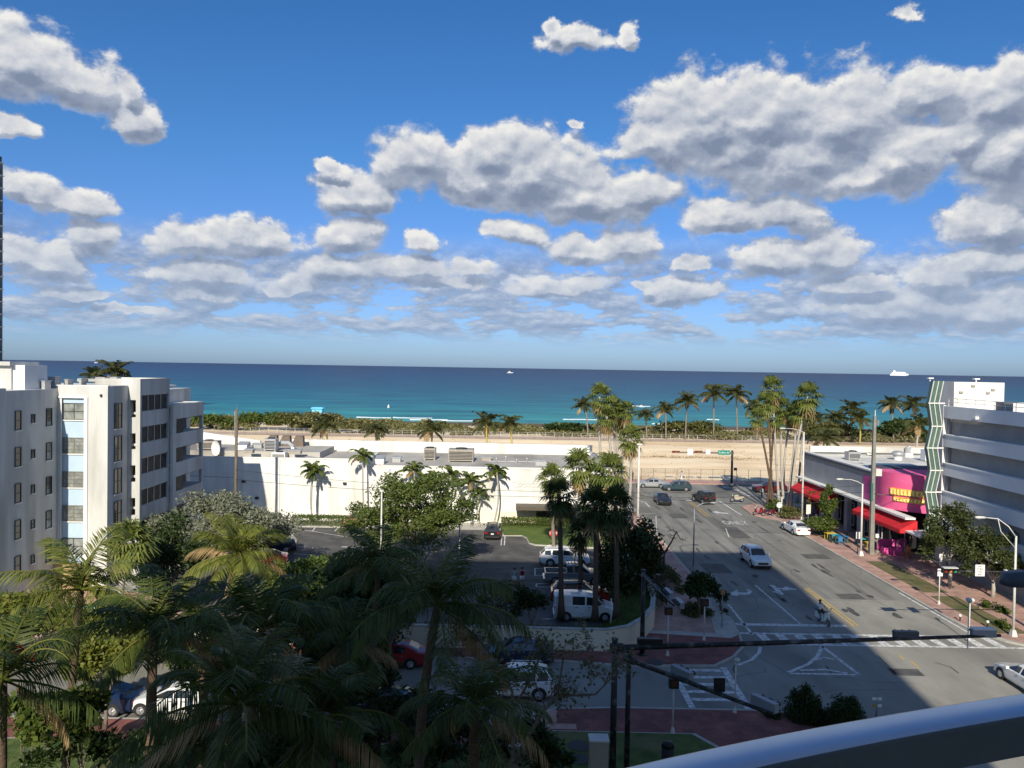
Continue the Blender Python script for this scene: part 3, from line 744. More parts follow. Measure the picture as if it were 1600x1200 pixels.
# ---- white store building in the middle -------------------------------------
Ys = 90.6
sb_ = thing('department_store', 'long low windowless white store building with a grey roof behind the parking lot', 'store building', (-20, 95, 0))
xl, xm, xr = -46, D(576, 720, Ys).x, 11.9
zh, zl = D(430, 715, Ys).z, D(700, 729, Ys).z
b = MB()
b.box(xl, Ys, 0, xm, Ys + .4, zh); b.box(xm, Ys + .001, 0, xr, Ys + .4, zl)
b.box(xr - .4, Ys + .4, 0, xr, 108.6, zl - .001); b.box(xl, Ys + .4, 0, xl + .4, 108.6, zh)
b.box(xm - .4, Ys + .4, zl - 1, xm, 98, zh - .002)
b.build('wall', WHITE, sb_)
zr = D(740, 692, 108.2).z
b = MB(); b.hexa([(D(450, 690, 108.2).x, 108.2, 0), (xr - .42, 108.2, 0), (xr - .42, 108.6, 0), (D(450, 690, 108.2).x, 108.6, 0)], [(D(450, 690, 108.2).x, 108.2, zr + .1), (xr - .42, 108.2, zr - .1), (xr - .42, 108.6, zr - .1), (D(450, 690, 108.2).x, 108.6, zr + .1)])
ra, rc = D(305, 673, 112), D(420, 686, 112)
b.hexa([(xl + .4, 108.2, 0), (rc.x, 108.2, 0), (rc.x, 108.6, 0), (xl + .4, 108.6, 0)], [(xl + .4, 108.2, D(300, 672, 108.2).z), (rc.x, 108.2, D(420, 689, 108.2).z), (rc.x, 108.6, D(420, 689, 108.2).z), (xl + .4, 108.6, D(300, 672, 108.2).z)])
b.build('rear_parapet', WHITE, sb_)
b = MB(); b.box(xl + .4, Ys + .4, zl - .9, xr - .4, 108.2, zl - .35); b.build('roof', ROOFG, sb_)
b = MB(); b.box(xl + .4, 99, zl - .35, D(500, 700, 99).x, 107, zh - .25); b.build('raised_roof', ROOFG, sb_)
b = MB(); b.box(xm, Ys - .06, zl - .14, xr + .06, Ys, zl + .03); b.box(xl, Ys - .06, zh - .12, xm, Ys - .001, zh + .03); b.build('coping', WHITE2, sb_)
zc = D(860, 800, Ys).z
b = MB(); b.box(D(745, 800, Ys).x, Ys - .03, .1, xr, Ys - .001, zc); b.build('lower_wall_panel', CREAM, sb_)
b = MB(); cz1 = D(860, 792, Ys - 2).z; b.box(D(806, 795, Ys - 2).x, Ys - 2.2, cz1 - .42, D(932, 795, Ys - 2).x, Ys - .03, cz1); b.build('entrance_canopy', mat('brown_fascia', C(.10, .08, .06), rough=.6), sb_)
b = MB(); b.box(D(838, 800, Ys).x, Ys - .05, .1, D(900, 800, Ys).x, Ys - .031, 2.5); b.build('door', GLASS, sb_)
b = MB()
for i in range(3): z = zl - 1.6 - i * 1.05; b.box(xm + .5, Ys - .012, z, xr, Ys - .001, z + .025)
b.build('wall_joints', mat('joint_grey', C(.45, .43, .39)), sb_)
b = MB(); p = D(437, 725, Ys); b.cyl((p.x, Ys - .08, .2), (p.x, Ys - .08, zh - .2), .07, n=6); b.build('downpipe', WHITE2, sb_)
for (px, py) in ((381, 752), (402, 778), (539, 755)):
    p = D(px, py, Ys); b = MB(); b.box(p.x - .2, Ys - .28, p.z - .12, p.x + .2, Ys, p.z + .12); b.build('wall_light', FRAME, sb_)
# faded cursive lettering on the wall (only ghost strokes remain readable)
b = MB()
def stroke(pts, w=.05):
    q = [D(x, y, Ys - .02) for x, y in pts]; b.tube([(v.x, Ys - .02, v.z) for v in q], w, 5)
stroke([(801, 754), (804, 753), (806, 757), (808, 753.5), (810, 757), (813, 755), (816, 758), (819, 755.5), (822, 757.5), (825, 754), (828, 758), (832, 755), (834, 753)])
stroke([(834, 757), (836, 747), (841, 741), (847, 739), (850, 741)]); stroke([(837, 758), (840, 750), (844, 745)], .035)
stroke([(803, 761), (812, 760.5), (815, 759), (818, 756)], .04); stroke([(819, 761.5), (824, 760), (832, 761), (842, 760.5)], .04)
b.build('wall_sign', mat('faded_sign', C(.50, .48, .44)), sb_)

# roof equipment: each unit stands on the roof, a thing of its own
zr0 = zl - .35
def rooftop(name, label, cat, px, py, Y, fn, group=None, z=None):
    p = D(px, py, Y); t = thing(name, label, cat, (p.x, Y, zr0 if z is None else z), 0, group); fn(t); return t
def ac_box(w, d, h, m_=METAL):
    def f(t):
        b = MB(); b.box(-w / 2, -d / 2, .15, w / 2, d / 2, h); b.build('casing', m_, t, local=True)
        b = MB(); n = 6
        for i in range(n): b.box(-w / 2 + .1, -d / 2 - .02, .3 + i * (h - .5) / n, w / 2 - .1, -d / 2 - .001, .3 + (i + .5) * (h - .5) / n)
        b.build('louvre', DARK, t, local=True)
        
        for sx in (-1, 1): b = MB(); b.box(sx * (w / 2 - .12) - .07, -d / 2 + .05, 0, sx * (w / 2 - .12) + .07, d / 2 - .05, .15); b.build('base_rail', METAL, t, local=True)
        b = MB(); b.cyl((0, 0, h), (0, 0, h + .12), min(w, d) * .35, n=14); b.build('fan', FRAME, t, local=True)
    return f
rooftop('air_conditioner', 'brown upright rooftop air conditioner near the middle of the grey store roof', 'air conditioner', 672, 706, 100, ac_box(1.5, 1.5, 1.55, BEIGEM), 'rooftop air conditioners on the store')
rooftop('air_conditioner', 'wide brown rooftop unit, largest on the grey store roof', 'air conditioner', 721, 712, 99, ac_box(3.2, 2.2, 1.6, BEIGEM), 'rooftop air conditioners on the store')
rooftop('air_conditioner', 'low grey rooftop unit beside the white satellite dish', 'air conditioner', 327, 702, 100, ac_box(2.6, 1.5, 1.2, BEIGEM), 'rooftop air conditioners on the store', zh - .25)
rooftop('air_conditioner', 'white boxy rooftop unit left of the sloped skylight curb', 'air conditioner', 424, 703, 100, ac_box(1.5, 1.4, 1.6, METAL), 'rooftop air conditioners on the store', zh - .25)
rooftop('air_conditioner', 'small white rooftop unit in front of the taller boxy one', 'air conditioner', 437, 708, 98, ac_box(1.7, 1.2, .9, WHITE2), 'rooftop air conditioners on the store', zr0)
def duct(t):
    b = MB(); b.tube([(-1.2, 0, .4), (-.3, 0, .9), (.6, 0, .9), (1.2, 0, .4)], .3, 10); b.build('pipe', METAL, t, local=True)
    b = MB(); b.box(-1.4, -.35, 0, -1.0, .35, .4); b.box(1.0, -.35, 0, 1.4, .35, .4); b.build('curb', WHITE2, t, local=True)
rooftop('roof_duct', 'bent metal duct lying on the store roof beside white units', 'duct', 444, 700, 101.5, duct, z=zh - .25)
def dish(t):
    b = MB(); n = 16; rings = 5
    for j in range(rings + 1):
        r = .95 * j / rings
        for i in range(n): a = 2 * math.pi * i / n; b.v.append((r * math.cos(a), -.28 * (r / .95) ** 2, 1.2 + r * math.sin(a)))
    for j in range(rings):
        for i in range(n): i2 = (i + 1) % n; b.f.append((j * n + i, j * n + i2, (j + 1) * n + i2, (j + 1) * n + i)); b.m.append(0)
    b.build('dish', WHITE2, t, True, True)
    b = MB(); b.tube([(0, .05, 1.1), (0, .3, .5), (0, .3, 0)], .06, 6); b.tube([(0, 0, .5), (0, -.8, 1.2)], .025, 5); b.build('mount', METAL, t, local=True)
    t.rotation_euler = (0, 0, R(-35))
rooftop('satellite_dish', 'white satellite dish tilted on the store roof', 'satellite dish', 340, 705, 98.5, dish, z=zr0)
def curb(t):
    b = MB(); b.hexa([(-2.6, -.4, 0), (1.4, -3.6, 0), (1.9, -3.2, 0), (-2, .2, 0)], [(-2.6, -.4, .35), (1.4, -3.6, .35), (1.9, -3.2, .35), (-2, .2, .35)]); b.build('frame', METAL, t, local=True)
rooftop('hip_fascia', 'slanting grey metal fascia edging the raised store roof', 'fascia', 492, 704, 100, curb)
def louv(t):
    for i, x in enumerate((-1.8, 0, 1.8)):
        b = MB(); b.hexa([(x - .9, -.5, 0), (x + .9, -.5, 0), (x + .9, .5, 0), (x - .9, .5, 0)], [(x - .2, -.4, 1.5), (x + .8, -.4, 1.5), (x + .8, .4, 1.5), (x - .2, .4, 1.5)]); b.build('cowl', mat('brown_metal', C(.12, .09, .07), C(.18, .14, .11), 2), t, local=True)
rooftop('roof_vent', 'row of brown sloped vent cowls at the back of the store roof', 'roof vent', 445, 690, 106, louv, z=zh - .3)
def hatch(t):
    b = MB(); b.box(-.7, -.7, 0, .7, .7, .5); b.build('curb', WHITE2, t, local=True)
    b = MB(); b.hexa([(-.75, -.75, .5), (.75, -.75, .5), (.75, .75, .5), (-.75, .75, .5)], [(-.7, -.7, .62), (.7, -.7, .62), (.7, .7, 1.0), (-.7, .7, 1.0)]); b.build('lid', METAL, t, local=True)
rooftop('roof_hatch', 'small white roof hatch with slanted lid near the step in the store wall', 'roof hatch', 592, 720, 95, hatch)
rooftop('roof_hatch', 'low white curb on the far left end of the store roof', 'roof hatch', 380, 703, 101, hatch, z=zh - .25)
for i, (px, py, Y, lab) in enumerate([(390, 706, 97, 'squat grey vent box left of the sloped fascia on the store roof'), (403, 701, 103, 'slim grey vent box behind the white boxy unit on the store roof'), (462, 708, 97, 'low grey vent box right of the small white rooftop unit'), (620, 718, 97, 'low vent box between the roof hatch and the brown upright unit'), (760, 716, 100, 'grey vent box right of the largest brown rooftop unit'), (845, 722, 96, 'lone low vent box near the right end of the store roof')]):
    rooftop('roof_vent_box', lab, 'roof vent', px, py, Y, lambda t, i=i: (MB().box(-.5 - .1 * (i % 3), -.4, 0, .5 + .1 * (i % 3), .4, .45 + .12 * (i % 2)).build('curb', METAL if i % 2 else BEIGEM, t, local=True), MB().box(-.62 - .1 * (i % 3), -.5, .451 + .12 * (i % 2), .62 + .1 * (i % 3), .5, .55 + .12 * (i % 2)).build('hood', METAL, t, local=True)), 'vent boxes on the store roof', z=zr0 if px > 500 else zh - .25)
def pipes(t):
    b = MB()
    for x, h in ((-2, .5), (-.8, .8), (.6, .4), (1.9, .6)): b.cyl((x, 0, 0), (x, 0, h), .09, n=8); b.ball((x, 0, h), .16, .16, .1)
    b.build('vent_pipes', METAL, t, local=True)
    b = MB(); b.tube([(-3, .4, .1), (3, .4, .1)], .05, 6); b.build('conduit', METAL, t, local=True)
rooftop('roof_pipes', 'short vent pipes and a conduit on the bare right part of the store roof', 'roof pipes', 800, 718, 98, pipes)

# ---- retail row on the right -------------------------------------------------
XW = 39.4
rt = thing('retail_building', 'single storey grey shop row with white roof and bright pink curved corner', 'shop building', (46, 92, 0))
y0r, y1r = 82.0, 103.3
zt_r = D(1258, 706, y1r).z
zled = 4.4
b = MB()
b.box(XW, y0r, zled + .22, XW + .4, y1r, zt_r); b.box(XW + .4, y1r - .4, 0, 70, y1r, zt_r); b.box(XW, y1r - .4, 0, XW + .4, y1r, zled - .002)
b.box(XW + .4, y0r, zled + .3, 70, y0r + .3, zt_r)
b.build('wall', GREYW, rt)
b = MB(); b.box(XW - .1, y0r, zt_r, XW + .55, y1r + .1, zt_r + .14); b.box(XW + .55, y1r - .5, zt_r, 70, y1r + .1, zt_r + .14); b.build('coping', WHITE2, rt)
b = MB(); b.box(XW - .05, y0r, zt_r - .55, XW - .002, y1r, zt_r - .12); b.build('fascia', GREYD, rt)
b = MB(); b.box(XW + .4, y0r + .3, zt_r - .7, 70, y1r - .4, zt_r - .3); b.build('roof', ROOFW, rt)
b = MB(); b.box(XW + .6, y1r - .9, zt_r + .14, 60, y1r - .5, zt_r + .9); b.build('back_parapet', ROOFW, rt)
b = MB(); b.box(XW - 1.0, 74.3, zled, XW, y1r, zled + .2); b.build('ledge', WHITE2, rt)
b = MB(); b.box(XW + 1.3, y0r, 0, XW + 1.6, y1r - .4, zled + .2); b.build('shopfront', DARK, rt)
b = MB()
for y in (86.4, 89.8, 93.4, 97, 100.6): b = MB(); b.box(XW, y - .45, .1, XW + .5, y + .45, zled); b.build('pilaster', GREYW, rt)
for i, y in enumerate((84.7, 88.1, 91.6, 95.2, 98.8)):
    window(rt, y - 1.2, y + 1.2, .5, 3.2, XW + 1.3, (2, 1), WFRAME, GLASS, 'shop_window', .08, '-x')
# pink drum corner
pc = (43.6, 80.6); rd = 4.6; zp = D(1395, 743, 77).z
b = MB(); n = 56; poly = [(pc[0] + rd * math.cos(R(150 + 210 * i / n)), pc[1] + rd * .95 * math.sin(R(150 + 210 * i / n))) for i in range(n + 1)] + [(pc[0] + rd, pc[1] + 4), (pc[0] - 3.6, pc[1] + 3.6)]
b.prism(poly, zled + .2, zp); b.build('curved_corner', PINK, rt, True).data.set_sharp_from_angle(angle=R(25))
b = MB(); poly2 = [(pc[0] + (x - pc[0]) * .52, pc[1] + (y - pc[1]) * .45) for x, y in poly]; b.prism(poly2, 0, zled - .001); b.build('corner_shopfront', DARK, rt)
b = MB(); b.box(XW - .04, y0r + .1, zled + .22, XW - .001, 85.5, zt_r - .6); b.build('magenta_panel', MAG, rt)
b = MB(); b.box(XW + .5, y0r + .35, zt_r - .3, 62, y0r + 3.4, zp + .05); b.build('dark_parapet', mat('slate_paint', C(.07, .075, .1), rough=.8), rt)
# sign on the drum (two rounded stacked bands with worn yellow lettering)
SGN = mat('sign_orange', S(232, 150, 60), S(240, 190, 90), 4, 4, .6)
b = MB()
def curved_band(a0, a1, z0, z1, r, mb):
    nn = 14
    for i in range(nn):
        q0, q1 = R(a0 + (a1 - a0) * i / nn), R(a0 + (a1 - a0) * (i + 1) / nn)
        pts = []
        for rr_ in (r, r + .09):
            for q in (q0, q1): pts.append((pc[0] + rr_ * math.cos(q), pc[1] + rr_ * .95 * math.sin(q)))
        a, c, d_, e_ = pts
        mb.hexa([(*c, z0), (*a, z0), (*d_, z0), (*e_, z0)], [(*c, z1), (*a, z1), (*d_, z1), (*e_, z1)])
zs1 = D(1400, 766, 77).z
curved_band(200, 250, zs1 - .72, zs1, rd, b); curved_band(205, 244, zs1 - 1.35, zs1 - .86, rd, b)
sg = b.build('sign_board', SGN, rt)
b = MB(); rr_ = random.Random(5)
for z0, z1, aa, ab, st_ in ((zs1 - .62, zs1 - .1, 202, 247, 4.6), (zs1 - 1.26, zs1 - .96, 207, 242, 4.2)):
    a = aa
    while a < ab:
        curved_band(a, a + st_ * .42, z0, z1, rd + .1, b)
        if rr_.random() < .7: curved_band(a + st_ * .42, a + st_ * .7, z1 - .12, z1, rd + .1, b)
        if rr_.random() < .6: curved_band(a + st_ * .42, a + st_ * .7, z0, z0 + .1, rd + .1, b)
        a += st_
b.build('sign_lettering', mat('sign_yellow', S(252, 226, 120), S(255, 240, 170), 5, 3, .5), sg)
# awnings
def awning(ya, yb_, x_out, z0, z1, label):
    t = thing('awning', label, 'awning', (XW - .5, (ya + yb_) / 2, z0), 0, 'red canvas awnings on the shop row')
    xo, xi = XW - x_out, XW - .02
    b = MB(); n = 10
    for i in range(n):
        a, c = ya + (yb_ - ya) * i / n, ya + (yb_ - ya) * (i + 1) / n
        b.quad((xo, a, z0 + .05), (xo, c, z0 + .05), (xi, c, z1), (xi, a, z1))
    b.add([(xo, ya, z0 + .05), (xi, ya, z1), (xi, ya, z0 - .3), (xo, ya, z0 - .3)], [(0, 1, 2, 3)]); b.add([(xo, yb_, z0 + .05), (xi, yb_, z1), (xi, yb_, z0 - .3), (xo, yb_, z0 - .3)], [(0, 1, 2, 3)])
    b.build('canopy', REDF, t)
    b = MB(); m_ = max(6, int((yb_ - ya) / .5))
    for i in range(m_):
        a, c = ya + (yb_ - ya) * i / m_, ya + (yb_ - ya) * (i + 1) / m_
        b.add([(xo - .01, a, z0 + .05), (xo - .01, c, z0 + .05), (xo - .01, c, z0 - .28), (xo - .01, (a + c) / 2, z0 - .36), (xo - .01, a, z0 - .28)], [(0, 1, 2, 3, 4)])
    b.build('valance', REDF, t)
    for y in (ya + .1, (ya + yb_) / 2, yb_ - .1): b = MB(); b.tube([(xi, y, z1 - .05), (xo + .03, y, z0), (xi, y, z0 - .1)], .03, 5); b.build('frame_bar', METAL, t)
awning(92.5, 102.6, 1.9, 3.1, 4.3, 'far red canvas awning on the grey shop wall behind the palm trunks')
awning(73.9, 84.4, 1.7, 3.45, 4.35, 'near red canvas awning under the pink corner of the shop row')
# rooftop things on the retail row
def rt2(name, label, cat, px, py, Y, fn, group=None):
    p = D(px, py, Y); t = thing(name, label, cat, (p.x, Y, zt_r - .3), 0, group); fn(t)
rt2('air_conditioner', 'boxy grey rooftop unit nearest the wall on the white shop roof', 'air conditioner', 1332, 718, 97, ac_box(1.5, 1.3, 1.1, METAL), 'units on the shop roof')
rt2('air_conditioner', 'pale rooftop unit at the back of the white shop roof', 'air conditioner', 1359, 710, 103, ac_box(1.1, 1, .8, WHITE2), 'units on the shop roof')
rt2('exhaust_fan', 'white mushroom exhaust fan beside the zigzag sign tower', 'exhaust fan', 1403, 715, 98, lambda t: (MB().cyl((0, 0, 0), (0, 0, .5), .5, n=14).build('curb', WHITE2, t, local=True), MB().ball((0, 0, .8), .8, .8, .4, 14, 8).build('hood', METAL, t, True, True)), 'units on the shop roof')
rt2('air_conditioner', 'dark vented rooftop unit hard by the sign tower', 'air conditioner', 1448, 716, 97, ac_box(1.0, 1.2, 1.5, GREYL), 'units on the shop roof')
rt2('exhaust_fan', 'small exhaust stack on curb behind the mushroom fan', 'exhaust fan', 1418, 706, 102, lambda t: (MB().box(-.5, -.5, 0, .5, .5, .5).build('curb', WHITE2, t, local=True), MB().tube([(0, 0, .5), (0, 0, 1.1), (.3, 0, 1.3)], [.35, .35, .28], 10).build('stack', METAL, t, local=True)), 'units on the shop roof')

# ---- parking garage with zigzag sign tower ------------------------------------
gr = thing('parking_garage', 'grey banded parking garage with white stair tower and zigzag corner tower', 'parking garage', (50, 65, 0))
yg = 73.9; zg = 15.55; XW = 41.6
bands = [(14.4, 12.85), (11.65, 10.1), (8.9, 7.4), (6.15, 4.65), (3.4, 0)]
b = MB(); prev = zg
for z1, z0 in bands:
    b.box(XW, 30, z1, XW + .35, yg, prev); prev = z0
b.build('spandrel', GREYL, gr)
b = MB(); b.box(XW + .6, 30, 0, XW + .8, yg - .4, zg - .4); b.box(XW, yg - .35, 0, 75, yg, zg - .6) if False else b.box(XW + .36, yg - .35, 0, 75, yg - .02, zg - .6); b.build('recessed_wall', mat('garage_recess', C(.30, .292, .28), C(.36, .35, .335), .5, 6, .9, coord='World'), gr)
b = MB()
for z1, z0 in bands: b.box(XW - .06, 30, z0 - .12, XW + .6, yg - .36, z0 - .003)
b.build('band_ledge', GREYL, gr)
b = MB(); b.box(XW + .8, 30, zg - .9, 75, yg - .4, zg - .6); b.build('roof_deck', CONC, gr)
b = MB(); yr = 74.6; b.box(XW + .95, yg + .001, 0, D(1562, 610, yr).x, 76.4, D(1510, 597, yr).z) ; b.build('stair_tower', WHITE, gr)
b = MB(); b.box(D(1562, 610, yr).x, 77, 0, 75, 77.5, D(1580, 629, 77).z); b.build('back_parapet', WHITE, gr)
b = MB(); zz = D(1510, 597, yr).z
for px in (1462, 1535): p = D(px, 595, yr); b.cyl((p.x, yr + 1, zz), (p.x, yr + 1, zz + .25), .06, n=6); b.box(p.x - .25, yr + .8, zz + .25, p.x + .25, yr + 1.2, zz + .38)
b.build('roof_lamp', WHITE2, gr)
b = MB()
for px, py in ((1501, 613), (1520, 603), (1543, 614), (1551, 609)): p = D(px, py, yg); b.box(p.x - .18, yg - .12, p.z - .1, p.x + .18, yg - .001, p.z + .1)
b.build('wall_fixture', BEIGEM, gr)
b = MB()
for i in range(16): y = yg - .5 - i * 1.4; b.cyl((XW + .2, y, zg), (XW + .2, y, zg + .75), .03, n=5)
b.tube([(XW + .2, yg - .5, zg + .75), (XW + .2, 44, zg + .75)], .03, 5); b.tube([(XW + .2, yg - .5, zg + .4), (XW + .2, 44, zg + .4)], .025, 5); b.build('roof_railing', WHITE2, gr)
p = D(1562, 635, 66); b = MB(); b.box(XW + .4, 65.5, zg - .1, XW + 1.2, 66.6, zg + .75); b.build('roof_cabinet', BEIGEM, gr)
p = D(1531, 651, 68.5); b = MB(); b.box(XW - .3, 68.3, 14.6, XW - .001, 68.8, 14.85); b.build('wall_light', WHITE2, gr)
b = MB(); b.box(XW - .02, yg - .02, 0, XW + .3, yg + .05, zg + .05); b.build('corner_pier', WHITE2, gr)
# zigzag fins
FING = mat('zigzag_green', C(.07, .125, .10), C(.10, .16, .13), 2, 4, .4, coord='World')
fy = 73.6
node_py = [595, 630, 666, 700, 735, 769, 803, 838]
offs = [0, -.38, -.02, -.42, -.06, -.46, -.05, -.25]
fin = MB(); rib = MB()
xc0, xc1 = D(1457, 650, fy).x, D(1472, 650, fy).x
lv = [D(1460, py, fy).z for py in node_py]
lv[-1] = max(lv[-1], 3.4)
for i in range(len(lv) - 1):
    o0, o1 = offs[i], offs[i + 1]
    fin.hexa([(xc0 + o1, fy, lv[i + 1]), (xc1 + o1, fy, lv[i + 1]), (xc1 + o1, fy + .5, lv[i + 1]), (xc0 + o1, fy + .5, lv[i + 1])], [(xc0 + o0, fy, lv[i]), (xc1 + o0, fy, lv[i]), (xc1 + o0, fy + .5, lv[i]), (xc0 + o0, fy + .5, lv[i])])
    for q in (0, .5, 1):
        x0 = xc0 + (xc1 - xc0) * q
        rib.hexa([(x0 + o1 - .04, fy - .12, lv[i + 1] + .02), (x0 + o1 + .04, fy - .12, lv[i + 1] + .02), (x0 + o1 + .04, fy - .002, lv[i + 1] + .02), (x0 + o1 - .04, fy - .002, lv[i + 1] + .02)],
                 [(x0 + o0 - .04, fy - .12, lv[i] - .02), (x0 + o0 + .04, fy - .12, lv[i] - .02), (x0 + o0 + .04, fy - .002, lv[i] - .02), (x0 + o0 - .04, fy - .002, lv[i] - .02)])
fo = fin.build('zigzag_panel', FING, gr); rib.build('zigzag_rib', mat('zigzag_rib_paint', C(.5, .52, .48), C(.6, .62, .58), 2), fo)
b = MB()
for i in range(1, len(lv) - 1): b.box(xc1 + offs[i] - .05, fy + .1, lv[i] - .06, XW + .0, fy + .2, lv[i] + .06); b.box(xc0 + offs[i] - .08, fy - .1, lv[i] - .05, xc1 + offs[i] + .1, fy - .001, lv[i] + .05)
b.build('bracket', WHITE2, gr)
b = MB(); zq = 3.3; b.box(XW - 3.4, yg - 3.6, zq, XW - .0, yg + .2, zq + .16); b.box(XW - 2.2, 62, zq, XW, 66.5, zq + .16); b.build('entrance_canopy', WHITE2, gr)

# ---- our own building behind the camera (its shade lies over the garden) -------
hb = thing('hotel_building', 'tall pale hotel block whose balcony the view is taken from', 'hotel', (0, -10, 0))
tanE = math.tan(EL) / math.cos(AZ)
zt_h = 79.5 * tanE
b = MB(); b.box(3, -22, 0, 17.6, -1.2, zt_h - 2.2); b.box(-15.4, -22, 0, 3, -1.2, zt_h - 3.1); b.box(3, -14, zt_h - 2.2, 14.0, -1.2, zt_h - 1.25); b.box(15.6, -14, zt_h - 2.2, 17.6, -1.2, zt_h - 1.25)
b.box(3, -14, zt_h - 1.25, 17.6, -1.2, zt_h); b.build('wall', WHITE, hb)
b = MB(); z = 2.9
while z < zt_h - 6:
    if abs(z - 16.9) > 1.6: b.box(-18, -1.2, z - .2, 17, .6, z)
    z += 2.8
b.build('balcony_slab', WHITE2, hb)
b = MB(); b.box(-6, -1.2, H - 1.75, 9, .35, H - 1.55); b.build('balcony_floor', CONC, hb)
nb = thing('office_tower', 'pale tower across the cross street that shades the garage wall', 'tower', (50, 5, 0))
zn = 15.4 + (67 - 20) * tanE
b = MB(); b.box(37.0, -20, 0, 75, 20, zn); b.build('wall', GREYL, nb)
b = MB()
for i in range(11):
    for j in range(8): b.box(36.97, -18 + j * 4.7, 3 + i * 3.4, 36.999, -15 + j * 4.7, 5 + i * 3.4)
b.build('windows', GLASS, nb)
# balcony handrail
RAILM = mat('rail_paint', C(.47, .55, .66), C(.53, .61, .71), 9, 5, .3, metal=.7, spec=.5)
rl = thing('balcony_railing', 'rounded grey balcony handrail crossing the bottom right corner of the view', 'railing', (0.4, .75, H - .36))
hh = .36
def rp(px, py, h=hh): d = ray(px, py); t = -h / d.z; return Vector((d.x * t, d.y * t, H - h))
A_, B_, C_ = rp(955, 1200), rp(1200, 1147), rp(1600, 1080)
rail = MB(); secs = []
ctrl = []
for i in range(25):
    t = -.6 + 2.2 * i / 24
    # quadratic through the three points
    q = A_ * ((t - .38) * (t - 1) / ((-.38) * (-1))) + B_ * (t * (t - 1) / (.38 * (.38 - 1))) + C_ * (t * (t - .38) / (1 * (1 - .38)))
    ctrl.append(q)
for i, p in enumerate(ctrl):
    t = (ctrl[min(i + 1, 24)] - ctrl[max(i - 1, 0)]).normalized(); n = Vector((-t.y, t.x, 0))
    ring = []
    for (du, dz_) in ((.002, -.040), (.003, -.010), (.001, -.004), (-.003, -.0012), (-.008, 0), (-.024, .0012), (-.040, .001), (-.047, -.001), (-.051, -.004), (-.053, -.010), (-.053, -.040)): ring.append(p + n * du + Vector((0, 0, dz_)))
    secs.append(ring)
for ring in secs: rail.v += [tuple(q) for q in ring]
nr = len(secs[0])
for i in range(24):
    for k in range(nr):
        k2 = (k + 1) % nr; rail.f.append((i * nr + k, i * nr + k2, (i + 1) * nr + k2, (i + 1) * nr + k)); rail.m.append(0)
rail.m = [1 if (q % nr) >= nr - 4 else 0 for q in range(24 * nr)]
rail.build('handrail', [RAILM, mat('rail_side_shade', C(.12, .16, .18), C(.14, .18, .20), 5, 4, .5)], rl, True).data.set_sharp_from_angle(angle=R(38))  # second, darker colour puts the shade into the rail's side faces
b = MB()
for i in (15, 20, 24):
    p = ctrl[i]; b.box(p.x - .02, p.y - .045, H - 1.5, p.x + .02, p.y - .008, H - hh - .06)
b.build('post', mat('rail_side_shade', C(.075, .10, .115)), rl)
b = MB(); i = 18
for i in range(10, 23):
    p, q = ctrl[i], ctrl[i + 1]; b.quad((p.x, p.y - .03, H - 1.45), (q.x, q.y - .03, H - 1.45), (q.x, q.y - .03, H - hh - .075), (p.x, p.y - .03, H - hh - .075))
b.build('glass_panel', mat('frosted_panel', C(.30, .33, .32), rough=.4), rl)
# ================================================================== VEGETATION
BARK = mat('palm_bark', C(.16, .13, .10), C(.26, .22, .17), 6, 5, .9, bump=.5, stretch=(1, 1, 4))
BARKD = mat('fibrous_bark', C(.075, .05, .035), C(.15, .10, .065), 7, 5, .95, bump=.5, stretch=(1, 1, 3))
BARKP = mat('pale_palm_bark', C(.34, .31, .27), C(.45, .42, .37), 5, 5, .9, bump=.3, stretch=(1, 1, 4))
BARKT = mat('tree_bark', C(.12, .095, .07), C(.24, .2, .16), 5, 6, .95, bump=.4)
LCOCO = leafmat('coconut_leaf', C(.07, .11, .018), C(.24, .24, .055), .35)
LCOCOD = leafmat('shaded_coconut_leaf', C(.035, .065, .014), C(.11, .135, .03), .3)  # darker copy of the coconut leaf, shade of the garden put into its colour
LFAN = leafmat('fan_palm_leaf', C(.08, .12, .022), C(.22, .24, .06), .3)
LDRY = leafmat('dry_frond', C(.24, .16, .07), C(.42, .29, .14), .2, .8)
LGRN = leafmat('green_leaf', C(.05, .085, .015), C(.14, .18, .035), .35)
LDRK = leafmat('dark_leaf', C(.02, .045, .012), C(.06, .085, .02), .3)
LOLV = leafmat('olive_leaf', C(.07, .08, .022), C(.15, .15, .045), .3)
LSIL = leafmat('silver_leaf', C(.135, .15, .095), C(.25, .26, .18), .2, .6)
LYEL = leafmat('yellow_green_leaf', C(.10, .135, .02), C(.25, .25, .05), .4)
LSCR = leafmat('scrub_leaf', C(.10, .11, .035), C(.28, .25, .11), .25, .7)
NR = random.Random(11)

